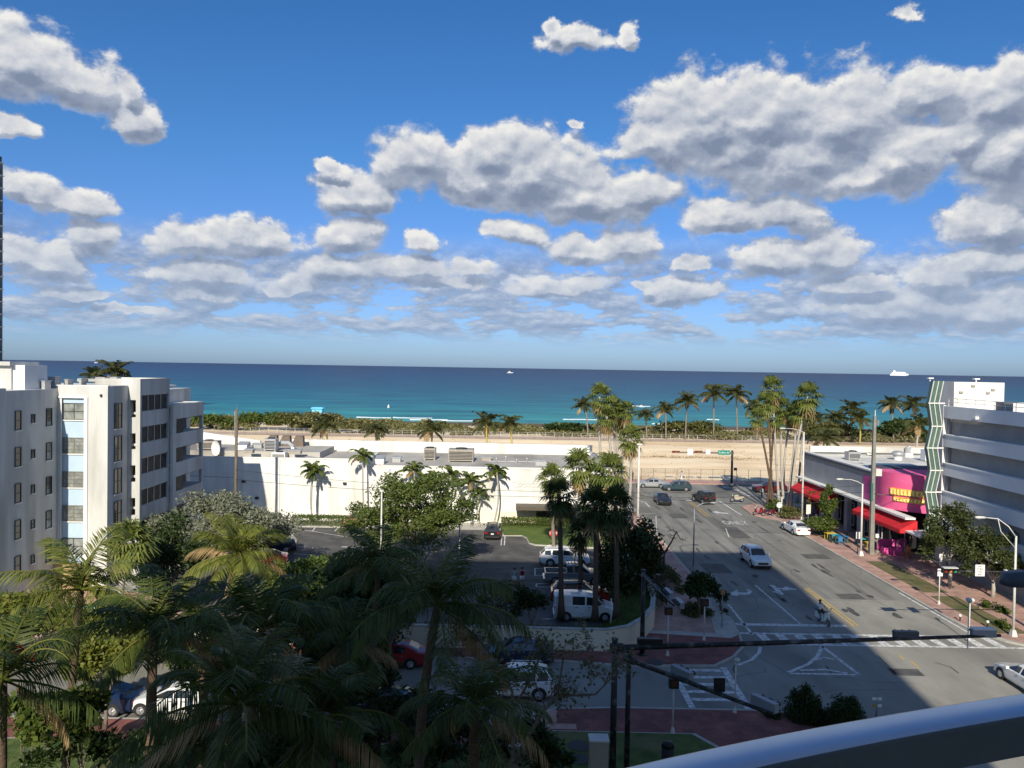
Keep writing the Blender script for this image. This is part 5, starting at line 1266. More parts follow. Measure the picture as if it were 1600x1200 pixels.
# bare forked trees
def bare_tree(name, label, base, pts, r, seed, leaves=0, m_=LOLV, cat='tree', twig=5, tl=.7, leaf=.12):
    t = thing(name, label, cat, base); b = MB(); lv = MB(); rr = random.Random(seed)
    for (a, mid, e, r0) in pts:
        a, mid, e = Vector(a), Vector(mid), Vector(e); b.tube([a, mid, e], [r0, r0 * .75, r0 * .4], 7)
        for k in range(twig):
            q = mid.lerp(e, rr.random()); d = (Vector((rr.gauss(0, 1), rr.gauss(0, 1), abs(rr.gauss(.6, .5))))).normalized() * tl * rr.uniform(.5, 1.3)
            m1 = q + d * .5 + Vector((0, 0, rr.uniform(-.1, .15))); b.tube([q, m1, q + d], [r0 * .35, r0 * .22, r0 * .1], 5, cap=False)
            for j in range(3):
                d2 = (d + Vector((rr.gauss(0, .5), rr.gauss(0, .5), rr.gauss(0, .4)))) * .6; b.tube([m1, m1 + d2], [r0 * .16, r0 * .06], 4, cap=False)
                for h in range(leaves):
                    p = m1 + d2 * rr.uniform(.4, 1.1) + Vector((rr.gauss(0, .1), rr.gauss(0, .1), rr.gauss(0, .1))); dd = Vector((rr.gauss(0, 1), rr.gauss(0, 1), rr.gauss(-.3, .6))).normalized(); w = dd.cross(Vector((0, 0, 1))).normalized() * leaf * .3
                    lv.add([p, p + dd * leaf * .5 + w, p + dd * leaf, p + dd * leaf * .5 - w], [(0, 1, 2, 3)])
    b.build('trunk', BARKT if leaves else BARKD, t, True, True)
    if leaves: lv.build('crown', m_, t, local=True)
p = G(1037, 884, .12)
bare_tree('bare_tree', 'bare forked leafless tree on the shaded sidewalk edge', tuple(p), [((0, 0, 0), (0, 0, .8), (.1, 0, 1.3), .14), ((.05, 0, 1.2), (-.4, 0, 2.0), (-1.1, .2, 2.6), .09), ((.05, 0, 1.2), (.7, 0, 2.3), (1.15, 0, 3.3), .1), ((1.1, 0, 3.2), (.8, 0, 3.4), (.3, .2, 3.2), .05), ((1.1, 0, 3.2), (1.5, 0, 2.6), (2.0, 0, 2.4), .04)], .1, 3, twig=4, tl=.6)
Yt = 26.5; p = D(800, 1190, Yt); bz = .12; L2 = lambda px, py, dy=0: tuple(D(px, py, Yt + dy) - Vector((p.x, Yt, bz)))
bare_tree('sparse_tree', 'thin sparsely leaved tree with forked grey branches in front of the cross street', (p.x, Yt, bz), [((0, 0, 0), L2(800, 1270), L2(802, 1130), .14), (L2(802, 1190), L2(850, 1110), L2(875, 1085), .08), (L2(875, 1087), L2(930, 1085, .3), L2(965, 1050, .3), .05), (L2(870, 1090), L2(880, 1030), L2(935, 1010, .6), .045), (L2(802, 1130), L2(800, 1080), L2(770, 1040), .07), (L2(800, 1110), L2(830, 1060), L2(850, 1010, -.3), .05), (L2(790, 1080), L2(755, 1040), L2(712, 990), .04), (L2(802, 1120), L2(780, 1090), L2(735, 1060, .4), .04)], .1, 8, leaves=8, m_=LOLV, twig=10, tl=.9, leaf=.17)

# ---------------------------------------------------------------- dune scrub and grass
rr = random.Random(4)
def scrub(x0, x1, y0, y1, hmax, n, seed, leaf):
    rr = random.Random(seed); b = MB(); hills = [(rr.uniform(x0, x1), rr.uniform(y0, y1), rr.uniform(2, 6), rr.uniform(.45, 1) * hmax) for _ in range(int((x1 - x0) / 2.2))]
    for i in range(n):
        hx, hy, hr, hh_ = hills[rr.randrange(len(hills))]
        a = rr.uniform(0, 6.28); q = math.sqrt(rr.random()); x = hx + hr * q * math.cos(a); y = hy + hr * .6 * q * math.sin(a)
        z = .05 + hh_ * math.sqrt(max(0, 1 - q * q)) * rr.uniform(.55, 1.05)
        d = Vector((rr.gauss(0, 1), rr.gauss(0, 1), rr.gauss(.4, .8))).normalized(); w = d.cross(Vector((rr.gauss(0, 1), rr.gauss(0, 1), rr.gauss(0, 1)))).normalized()
        l = leaf * rr.uniform(.6, 1.4); p = Vector((x, y, z)); b.add([p, p + d * l * .5 + w * l * .4, p + d * l, p + d * l * .5 - w * l * .4], [(0, 1, 2, 3)])
    return b
tag(scrub(-150, -20, 208, 236, 2.7, 26000, 1, .75).build('dune_scrub', LSCR), kind='stuff')
tag(scrub(-30, 40, 208, 226, 2.0, 13000, 2, .6).build('dune_scrub', LSCR), kind='stuff')
tag(scrub(18, 150, 207, 224, 2.6, 22000, 3, .65).build('dune_scrub', LSCR), kind='stuff')
tag(scrub(84, 130, 207, 220, 2.6, 7000, 5, .65).build('dune_scrub', LDRK), kind='stuff')
for i, (px, py, Y, rad, m_, lab) in enumerate([(455, 656, 212, (5.5, 3, 1.9), LOLV, 'mounded sea grape tree below the blue lifeguard hut'), (405, 655, 214, (7, 3, 2.1), LGRN, 'taller green sea grape mound right of the wooden pole'), (500, 656, 210, (6.5, 3, 1.9), LSCR, 'brownish sea grape behind the leftmost coconut palm'), (335, 659, 212, (7, 3, 1.7), LGRN, 'green sea grape mound beside the apartment edge'), (1080, 668, 210, (8, 3, 1.8), LOLV, 'pale green sea grape mound behind the street sign mast'), (1290, 672, 207, (7, 3, 1.7), LOLV, 'olive sea grape mass right of the fan palm clump'), (1405, 668, 208, (7, 3, 2.2), LDRK, 'dark sea grape mass left of the zigzag tower'), (880, 668, 212, (6, 3, 1.2), LDRK, 'dark low sea grape left of the tall fan palms'), (560, 664, 210, (5, 3, 1.5), LSCR, 'grey green scrub mound behind the beach fence')]):
    tree_px('sea_grape', lab, px, py, Y, rad, 2600, .8, m_, 100 + i, z0=.05, r=.15, group='sea grape mounds on the dune', cat='shrub', lumps=16, hollow=.5)
b = MB(); rr = random.Random(9)
for i in range(26000):
    x, y = rr.uniform(-26, 16.5), rr.uniform(25, 36.6)
    a = rr.uniform(0, 6.28); h = rr.uniform(.05, .13); w = Vector((math.cos(a), math.sin(a), 0)) * .012; l = Vector((rr.gauss(0, .03), rr.gauss(0, .03), h)); p = Vector((x, y, .131))
    b.add([p - w, p + w, p + l], [(0, 1, 2)])
tag(b.build('lawn_grass', LGRN), kind='stuff')
b = MB(); rr = random.Random(10)
for i in range(900):
    if rr.random() < .5: x, y = rr.uniform(-80, 110), rr.uniform(131, 196)
    else: x, y = rr.gauss(40, 9), rr.gauss(160, 2.2)
    for k in range(5):
        a = rr.uniform(0, 6.28); d = Vector((math.cos(a) * .3, math.sin(a) * .3, rr.uniform(.15, .45))); w = Vector((-math.sin(a), math.cos(a), 0)) * .07; p = Vector((x + rr.gauss(0, .3), y + rr.gauss(0, .3), .12)); b.add([p - w, p + w, p + d], [(0, 1, 2)])
tag(b.build('dry_weeds', LDRY), kind='stuff')
# retaining wall and grassy berm on the corner
top = [(-24, 50.0), (-10, 50.0), (0, 49.9)] + [tuple(G(x, y, 1.5)[:2]) for x, y in ((900, 984), (950, 985), (985, 979), (1008, 966), (1022, 950), (1024, 935), (1018, 918))] + [(11.6, 63)]
rw = MB(); inn = offset_in(top, .28)
n = len(top)
for i in range(n - 1):
    a, c, d_, e_ = top[i], top[i + 1], inn[i + 1], inn[i]
    rw.quad((*a, .1), (*c, .1), (*c, 1.5), (*a, 1.5)); rw.quad((*a, 1.5), (*c, 1.5), (*d_, 1.5), (*e_, 1.5)); rw.quad((*d_, 1.5), (*d_, .1), (*e_, .1), (*e_, 1.5)) if False else rw.quad((*e_, 1.5), (*d_, 1.5), (*d_, .1), (*e_, .1))
rwt = thing('retaining_wall', 'curved cream retaining wall round the corner of the parking lot', 'wall', (0, 49.9, .1))
rw.build('wall', CREAM, rwt)
cp = MB(); c0, c1 = offset_in(top, -.04), offset_in(top, .32)
for i in range(n - 1):
    cp.hexa([(*c0[i], 1.502), (*c0[i + 1], 1.502), (*c1[i + 1], 1.502), (*c1[i], 1.502)], [(*c0[i], 1.56), (*c0[i + 1], 1.56), (*c1[i + 1], 1.56), (*c1[i], 1.56)])
cp.build('coping', CONC, rwt)
bm_ = MB(); rows = []
for k, (off, z) in enumerate(((.28, 1.3), (1.2, 1.25), (2.2, .9), (3.4, .16))):
    o = offset_in(top, off); rows.append([(x, y, z + .06 * hnoise(x, y, .6)) for x, y in o])
for k in range(3):
    for i in range(n - 1): bm_.add([rows[k][i], rows[k][i + 1], rows[k + 1][i + 1], rows[k + 1][i]], [(0, 1, 2, 3)])
st('grass_berm', bm_, GRASS, True)
b = MB(); rr = random.Random(12)
for i in range(9000):
    k = rr.randrange(n - 1); j = rr.randrange(3); u, v = rr.random(), rr.random()
    A, B_, C_, D_ = (Vector(q) for q in (rows[j][k], rows[j][k + 1], rows[j + 1][k + 1], rows[j + 1][k]))
    p = (A * (1 - u) + B_ * u) * (1 - v) + (D_ * (1 - u) + C_ * u) * v; a = rr.uniform(0, 6.28); w = Vector((math.cos(a), math.sin(a), 0)) * .02
    b.add([p - w, p + w, p + Vector((rr.gauss(0, .05), rr.gauss(0, .05), rr.uniform(.08, .2)))], [(0, 1, 2)])
tag(b.build('berm_grass', LGRN), kind='stuff')
# ================================================================== VEHICLES
def paint(name, c, metal=0.0):
    M = mat(name, c, rough=.32, metal=metal, spec=.5); M.node_tree.nodes['Principled BSDF'].inputs['Coat Weight'].default_value = .8
    M.node_tree.nodes['Principled BSDF'].inputs['Coat Roughness'].default_value = .06
    return M
CW = paint('white_car_paint', C(.78, .78, .77)); CK = paint('black_car_paint', C(.012, .013, .016)); CR = paint('red_car_paint', C(.30, .012, .012)); CDR = paint('maroon_car_paint', C(.10, .008, .012))
CS = paint('silver_car_paint', C(.42, .43, .44), .4); CT = paint('teal_car_paint', C(.035, .07, .09), .3); CG = paint('grey_car_paint', C(.28, .28, .27), .3); CN = paint('navy_car_paint', C(.01, .025, .07), .2)
CGL = mat('car_glass', C(.012, .015, .018), C(.05, .055, .06), 1.1, 3, rough=.05, spec=.8)
TYRE = mat('tyre_rubber', C(.018, .018, .018), C(.03, .03, .03), 8, 2, .85); RIM = mat('alloy', C(.5, .5, .5), rough=.3, metal=.7); BLKP = mat('black_plastic', C(.02, .02, .02), rough=.6)
HL = mat('headlight_lens', C(.75, .76, .78), rough=.1, spec=.7); TL = mat('tail_lens', C(.35, .01, .012), rough=.2); PLT = mat('number_plate', C(.7, .7, .68), rough=.5)
CHR = mat('chrome', C(.6, .6, .6), rough=.15, metal=.9)
# x, sill z, half width, belt z, top z, half width at top
TBL = {
 'sedan': [(2.30, .40, .60, .56, .60, .50), (2.20, .24, .80, .66, .71, .62), (1.60, .18, .88, .79, .87, .70), (.90, .18, .91, .90, .98, .72), (.12, .18, .91, .93, 1.40, .60), (-.22, .18, .91, .94, 1.43, .60), (-.32, .18, .91, .94, 1.43, .60), (-1.02, .18, .91, .95, 1.38, .58), (-1.22, .18, .91, .95, 1.33, .57), (-1.78, .18, .90, .96, 1.05, .66), (-2.22, .26, .84, .92, .99, .64), (-2.32, .42, .72, .82, .90, .56)],
 'suv': [(2.33, .46, .66, .70, .76, .56), (2.24, .28, .84, .82, .92, .66), (1.70, .24, .92, .95, 1.03, .74), (1.02, .24, .94, 1.03, 1.10, .76), (.38, .24, .94, 1.05, 1.60, .66), (-.18, .24, .94, 1.06, 1.66, .66), (-.30, .24, .94, 1.06, 1.66, .66), (-1.18, .24, .94, 1.08, 1.64, .65), (-1.32, .24, .94, 1.08, 1.63, .65), (-1.88, .24, .93, 1.10, 1.56, .62), (-2.22, .30, .90, 1.08, 1.16, .66), (-2.33, .44, .84, .92, 1.0, .64)],
 'van': [(2.22, .42, .70, .72, .78, .58), (2.12, .24, .84, .88, .98, .68), (1.72, .22, .87, 1.0, 1.10, .74), (1.42, .22, .88, 1.08, 1.20, .76), (.70, .22, .88, 1.12, 1.80, .70), (.10, .22, .88, 1.14, 1.88, .72), (-.02, .22, .88, 1.14, 1.88, .72), (-.9, .22, .88, 1.16, 1.9, .73), (-1.0, .22, .88, 1.16, 1.9, .73), (-2.05, .22, .88, 1.16, 1.88, .72), (-2.16, .26, .87, 1.14, 1.80, .70), (-2.2, .34, .85, 1.1, 1.6, .68)],
 'jeep': [(2.05, .55, .62, .95, 1.02, .60), (2.0, .45, .66, 1.0, 1.06, .62), (1.4, .42, .74, 1.08, 1.14, .66), (.72, .42, .80, 1.14, 1.20, .70), (.42, .42, .82, 1.16, 1.76, .68), (-.1, .42, .82, 1.16, 1.80, .70), (-.2, .42, .82, 1.16, 1.80, .70), (-.95, .42, .82, 1.16, 1.80, .70), (-1.05, .42, .82, 1.16, 1.80, .70), (-1.85, .42, .82, 1.16, 1.78, .70), (-1.92, .44, .81, 1.16, 1.72, .69), (-1.95, .5, .8, 1.12, 1.5, .68)],
}
def ring(x, zb, hw, zt, zr, ht):
    if zr - zt > .25: h = [(0, zb), (hw * .86, zb), (hw, zb + .16), (hw + .012, (zb + zt) / 2), (hw, zt), (hw - .05, zt + .04), (ht + .06, zr - .10), (ht - .06, zr - .02), (0, zr + .02)]
    else: h = [(0, zb), (hw * .86, zb), (hw, zb + .16 * min(1, (zt - zb) * 2)), (hw + .012, (zb + zt) / 2), (hw, zt), (hw - .04, zt + (zr - zt) * .5), (max(ht + .04, hw - .14), zr - .01), (ht - .06, zr), (0, zr + .02)]
    return [(x, -y, z) for y, z in h] + [(x, y, z) for y, z in h[-2:0:-1]]
def car(label, kind, pm, loc, rz, name=None, cat='car', scale=1.0, wheels=None, plate_rear=True, rack=False, group=None, roof=None, seats=None):
    T = TBL[kind]; t = thing(name or 'parked_car', label, cat, loc, rz, group); t.scale = (scale,) * 3
    rings = [ring(*s) for s in T]; n = len(rings[0]); B = {}
    def put(key, idx, mi=0): B.setdefault(key, MB()).add(idx, [(0, 1, 2, 3)], mi)
    for i in range(len(rings) - 1):
        for k in range(n):
            k2 = (k + 1) % n; kk = k if k < 8 else n - 1 - k; sd = 'r' if k < 8 else 'l'
            q = [rings[i][k], rings[i][k2], rings[i + 1][k2], rings[i + 1][k]]
            key = 'body'
            if kk == 5 and (i in (3, 4, 6) or (kind in ('suv', 'jeep') and i == 8)): key = 'window_%s%d' % (sd, i)
            elif kk == 7 and i == 3: key = 'windscreen'
            elif kk == 7 and i == 8 and kind == 'sedan': key = 'rear_window'
            elif kk in (6, 7) and kind == 'suv' and i == 9: key = 'rear_window'
            elif kk in (5, 6) and kind in ('van', 'jeep') and i == 10 and False: key = 'rear_window'
            elif kk in (2, 3) and i in (4, 6): key = 'door_%s%d' % (sd, i)
            elif kk == 6 and i in range(4, 9) and roof is not None: key = 'roof'
            elif kk == 7 and i in range(4, 9) and roof is not None: key = 'roof'
            put(key, q)
    b = B['body']; b.add(rings[0], [tuple(range(n))]); b.add(rings[-1], [tuple(range(n - 1, -1, -1))])
    ax = wheels or {'sedan': (1.42, -1.36, .33), 'suv': (1.45, -1.38, .37), 'van': (1.42, -1.35, .33), 'jeep': (1.35, -1.25, .42)}[kind]
    hw = T[5][2]
    nm = {'window': 'side_window', 'door': 'door'}
    def fin(mb, name_, m_, par):
        o = mb.build(name_, m_, par, True, True); bm = bmesh.new(); bm.from_mesh(o.data); bmesh.ops.remove_doubles(bm, verts=bm.verts, dist=1e-4); bmesh.ops.recalc_face_normals(bm, faces=bm.faces); bm.to_mesh(o.data); bm.free()
        o.data.set_sharp_from_angle(angle=R(32)); return o
    # arches are part of the body
    for x in ax[:2]:
        for s in (-1, 1):
            o_ = len(b.v); nn = 14; r_ = ax[2] + .07
            b.v += [(x + r_ * math.cos(math.pi * i / nn), s * (hw + .018), ax[2] + r_ * math.sin(math.pi * i / nn)) for i in range(nn + 1)]
            b.f.append(tuple(range(o_, o_ + nn + 1)) if s < 0 else tuple(range(o_ + nn, o_ - 1, -1))); b.m.append(1)
    body = b.build('body', [pm, BLKP], t, True, True); body.data.set_sharp_from_angle(angle=R(30))
    for key, mb in B.items():
        if key == 'body': continue
        if key.startswith('door'):
            d = fin(mb, 'door', pm, t); s = -1 if '_r' in key else 1; xx = (T[4][0] + T[5][0]) / 2 - .1 if key.endswith('4') else (T[6][0] + T[7][0]) / 2 - .15
            MB().box(xx - .1, s * (hw + .005), T[5][3] - .12, xx + .1, s * (hw + .035), T[5][3] - .08).build('handle', CHR if pm is not CK else BLKP, d, local=True)
        elif key == 'roof': fin(mb, 'roof', roof, t)
        else: fin(mb, 'side_window' if key.startswith('window') else key, CGL, t)
    for x in ax[:2]:
        for s in (-1, 1):
            r_ = ax[2]; w = MB(); w.tube([(x, s * (hw - .2), r_), (x, s * (hw - .0), r_), (x, s * (hw + .03), r_), (x, s * (hw + .034), r_)], [r_ * .98, r_, r_ * .96, r_ * .86], 18); wo = w.build('wheel', TYRE, t, False, True)
            q = MB(); q.tube([(x, s * (hw + .030), r_), (x, s * (hw + .040), r_)], [r_ * .64, r_ * .60], 16)
            for k in range(5):
                a = 2 * math.pi * k / 5; q.tube([(x, s * (hw + .042), r_), (x + r_ * .56 * math.cos(a), s * (hw + .042), r_ + r_ * .56 * math.sin(a))], .03, 4)
            q.build('rim', RIM, wo, False, True)
    F0, F1 = T[0], T[1]; zf = F1[3]
    for s in (-1, 1):
        h = MB(); h.hexa([(F1[0] - .30, s * (F1[2] - .02), zf - .10), (F0[0] - .06, s * (F0[2] - .14), zf - .13), (F0[0] - .02, s * (F0[2] - .14), zf - .10), (F1[0] - .25, s * (F1[2] + .02), zf - .05)] if s < 0 else [(F1[0] - .25, s * (F1[2] + .02), zf - .05), (F0[0] - .02, s * (F0[2] - .14), zf - .10), (F0[0] - .06, s * (F0[2] - .14), zf - .13), (F1[0] - .30, s * (F1[2] - .02), zf - .10)],
               [(F1[0] - .30, s * (F1[2] - .04), zf + .04), (F0[0] - .06, s * (F0[2] - .16), zf + .0), (F0[0] + .0, s * (F0[2] - .12), zf + .0), (F1[0] - .22, s * (F1[2] + .015), zf + .04)] if s < 0 else [(F1[0] - .22, s * (F1[2] + .015), zf + .04), (F0[0] + .0, s * (F0[2] - .12), zf + .0), (F0[0] - .06, s * (F0[2] - .16), zf + .0), (F1[0] - .30, s * (F1[2] - .04), zf + .04)])
        h.build('headlight', HL, t, local=True)
        E = T[-1]; E1 = T[-2]; h = MB(); zt_ = E[3] - .02
        h.box(E[0] - .012, s * (E[2] - .30), zt_ - .14, E[0] + .1, s * (E[2] + .02), zt_ + .02); h.build('tail_light', TL, t, local=True)
        C_ = T[3]; h = MB(); h.box(C_[0] - .32, s * (hw + .01), C_[3] + .05, C_[0] - .14, s * (hw + .2), C_[3] + .2); h.build('wing_mirror', pm, t, local=True)
    g = MB(); g.box(F0[0] - .03, -F0[2] * .72, F0[1] + .04, F0[0] + .015, F0[2] * .72, F0[3] - .02); g.build('grille', BLKP, t, local=True)
    g = MB(); g.box(F1[0] - .2, -F1[2] * .95, F1[1] - .02, F0[0] + .01, F1[2] * .95, F1[1] + .10); g.build('front_bumper', BLKP if kind != 'sedan' else pm, t, local=True)
    E = T[-1]; g = MB(); g.box(E[0] - .03, -E[2] * .96, T[-2][1] - .03, E[0] + .15, E[2] * .96, T[-2][1] + .22); g.build('rear_bumper', BLKP if kind in ('suv', 'jeep') else pm, t, local=True)
    g = MB(); zp_ = (E[1] + E[3]) / 2 + .05; g.box(E[0] - .022, -.16, zp_ - .07, E[0] - .004, .16, zp_ + .08); g.build('number_plate', PLT, t, local=True)
    if kind == 'suv':
        for s in (-1, 1): MB().tube([(.2, s * .62, 1.66), (.0, s * .62, 1.71), (-1.4, s * .62, 1.71), (-1.6, s * .62, 1.64)], .02, 5).build('roof_rail', CHR, t, local=True)
    if kind == 'van':
        MB().box(E[0] - .012, -.62, 1.22, E[0] + .02, .62, 1.66).build('rear_window', CGL, t, local=True)
    if kind == 'jeep':
        MB().tube([(E[0] - .24, .1, 1.0), (E[0] - .03, .1, 1.0)], .40, 18).build('spare_wheel', TYRE, t, local=True)
        MB().box(E[0] - .012, -.62, 1.24, E[0] + .05, .62, 1.62).build('rear_window', CGL, t, local=True)
        for x in ax[:2]:
            for s in (-1, 1): MB().box(x - .55, s * .80, .86, x + .55, s * 1.0, .93).build('mudguard', BLKP, t, local=True)
        MB().box(E[0] - .03, -.62, 1.05, E[0] - .012, -.4, 1.2).build('tail_stripe', mat('dark_red_panel', C(.12, .01, .01)), t, local=True)
    return t
def gxy(px, py, dx=0, dy=0, z=.012): p = G(px, py, 0); return (p.x + dx, p.y + dy, z)
U, DN, LF, RT = R(90), R(-90), R(180), 0
car('white suv driving toward the camera on the street at the edge of the shade', 'suv', CW, gxy(1192, 891, 0, 2.3), DN + R(1), 'suv', 'suv', .98)
car('black sedan driving toward the camera just past the far junction', 'sedan', CK, gxy(1040, 791, 0, 2.3), DN, 'sedan')
car('black boxy off road car with rear spare wheel waiting at the far junction', 'jeep', CK, gxy(1105, 790, 0, 2.0), U + R(14), 'off_road_car', 'off road car')
car('dark teal hatchback passing left across the far junction', 'suv', CT, gxy(1059, 768, 0, .9), LF, 'hatchback', scale=.93)
car('silver sedan ahead of the teal hatchback at the far junction', 'sedan', CS, gxy(1019, 763, 0, 1.0), LF, 'sedan')
car('maroon suv behind the fan palm trunks on the beach avenue', 'suv', CDR, gxy(1205, 771, 0, .9), LF, 'suv', 'suv', 1.05)
car('white sedan parked at the right kerb beside the green shrub bed', 'sedan', CW, gxy(1257, 839, -.2, 2.3), U + R(3), 'sedan')
car('white sedan at the right edge of the view driving away past the crosswalk', 'sedan', CW, (31.0, 45.1, .02), U, 'sedan')
LOT = 'cars parked in the lot'
car('white suv nose right in the parking lot behind the palm trunks', 'suv', CW, gxy(883, 889, 0, .9, .14), RT, 'suv', 'suv', 1.0, group=LOT)
car('red suv with dark windows parked between the grey pickup and the white van', 'suv', CR, gxy(907, 948, 0, .9, .14), RT, 'suv', 'suv', .98, group=LOT, roof=CK)
car('white delivery van parked behind the corner retaining wall', 'van', CW, gxy(914, 975, 0, .9, .14), RT, 'delivery_van', 'van', 1.02)
car('black suv parked nose in at the store wall', 'suv', CK, gxy(769, 847, 0, 2.3, .14), U, 'suv', 'suv', .95, group=LOT)
car('red car half hidden by the big leafy tree at the store hedge', 'sedan', CR, gxy(549, 828, .2, 1.9, .14), DN - R(8), 'sedan', group=LOT)
car('dark blue suv with white roof on the left side of the lot', 'suv', CN, gxy(437, 868, -1.0, .9, .14), LF + R(10), 'suv', 'suv', 1.0, group=LOT, roof=CW)
car('red car beside the dark blue suv behind the yellow palm', 'sedan', CR, gxy(420, 890, -1.0, .9, .14), LF + R(10), 'sedan', group=LOT)
STK = 'cars parked along the cross street'
car('red sedan parked at the retaining wall side of the cross street', 'sedan', CR, gxy(606, 1046, 0, .9), LF, 'sedan', group=STK)
car('dark navy sedan parked behind the white suv on the cross street', 'sedan', CN, gxy(806, 1038, 0, .55), LF, 'sedan', group=STK)
car('black sedan parked on the garden side of the cross street', 'sedan', CK, gxy(597, 1130, 0, .9), LF, 'sedan', group=STK)
car('white suv driving left on the cross street behind the sparse tree', 'suv', CW, gxy(803, 1096, 0, .9), LF, 'suv', 'suv', 1.0)
car('white sedan parked under the palms on the garden side of the cross street', 'sedan', CW, gxy(262, 1121, 0, .9), LF, 'sedan', group=STK)
car('dark blue sedan parked ahead of the white sedan under the palms', 'sedan', CN, gxy(135, 1121, 0, .9), LF, 'sedan', group=STK)
car('bright red car at the left edge of the view among green trees', 'sedan', CR, gxy(-10, 1040, 0, .9), LF, 'sedan')
# pickup truck
def pickup(label, pm, loc, rz):
    t = thing('pickup_truck', label, 'pickup truck', loc, rz)
    T = [(2.6, .5, .66, .78, .84, .58), (2.5, .34, .86, .9, .98, .68), (1.9, .30, .93, 1.0, 1.07, .76), (1.25, .30, .94, 1.06, 1.13, .78), (.62, .30, .94, 1.08, 1.68, .66), (-.1, .30, .94, 1.08, 1.74, .66), (-.2, .30, .94, 1.08, 1.74, .66), (-.72, .30, .94, 1.08, 1.70, .65), (-.82, .30, .94, 1.06, 1.2, .8)]
    rings = [ring(*s) for s in T]; n = len(rings[0]); b = MB(); W_ = {}
    for i in range(len(rings) - 1):
        for k in range(n):
            k2 = (k + 1) % n; kk = k if k < 8 else n - 1 - k; q = [rings[i][k], rings[i][k2], rings[i + 1][k2], rings[i + 1][k]]
            if kk == 5 and i in (3, 4, 6): W_.setdefault(('side_window', k < 8, i), MB()).add(q, [(0, 1, 2, 3)])
            elif kk == 7 and i == 3: W_.setdefault(('windscreen', 0, 0), MB()).add(q, [(0, 1, 2, 3)])
            elif kk in (6, 7) and i == 7: W_.setdefault(('rear_window', 0, 0), MB()).add(q, [(0, 1, 2, 3)])
            else: b.add(q, [(0, 1, 2, 3)])
    b.add(rings[0], [tuple(range(n))]); b.add(rings[-1], [tuple(range(n - 1, -1, -1))]); b.build('cab', pm, t, True, True).data.set_sharp_from_angle(angle=R(30))
    for k, mb in W_.items(): mb.build(k[0], CGL, t, local=True)
    b = MB(); b.box(-2.6, -.93, .45, -.83, .93, .62); b.box(-2.6, -.93, .62, -.83, -.80, 1.08); b.box(-2.6, .80, .62, -.83, .93, 1.08); b.box(-2.6, -.80, .62, -2.5, .80, 1.08); b.build('truck_bed', pm, t, local=True)
    for x in (1.62, -1.7):
        for s in (-1, 1):
            w = MB(); w.tube([(x, s * .74, .38), (x, s * .975, .38), (x, s * .98, .38)], [.37, .38, .33], 18); wo = w.build('wheel', TYRE, t, False, True); MB().tube([(x, s * .975, .38), (x, s * .99, .38)], [.24, .22], 14).build('rim', RIM, wo, False, True)
    for s in (-1, 1):
        MB().box(2.42, s * .52, .76, 2.6, s * .82, .9).build('headlight', HL, t, local=True); MB().box(-2.615, s * .78, .7, -2.601, s * .92, 1.0).build('tail_light', TL, t, local=True)
    MB().box(-2.72, -.9, .4, -2.605, .9, .56).build('rear_bumper', CHR, t, local=True)
    for k in range(4): MB().box(.3 - k * .3, -.6, 1.77, .34 - k * .3, .6, 1.82).build('roof_bar', BLKP, t, local=True)
pickup('grey pickup truck with open bed parked behind the white suv', CG, gxy(899, 918, 0, .9, .14), RT)

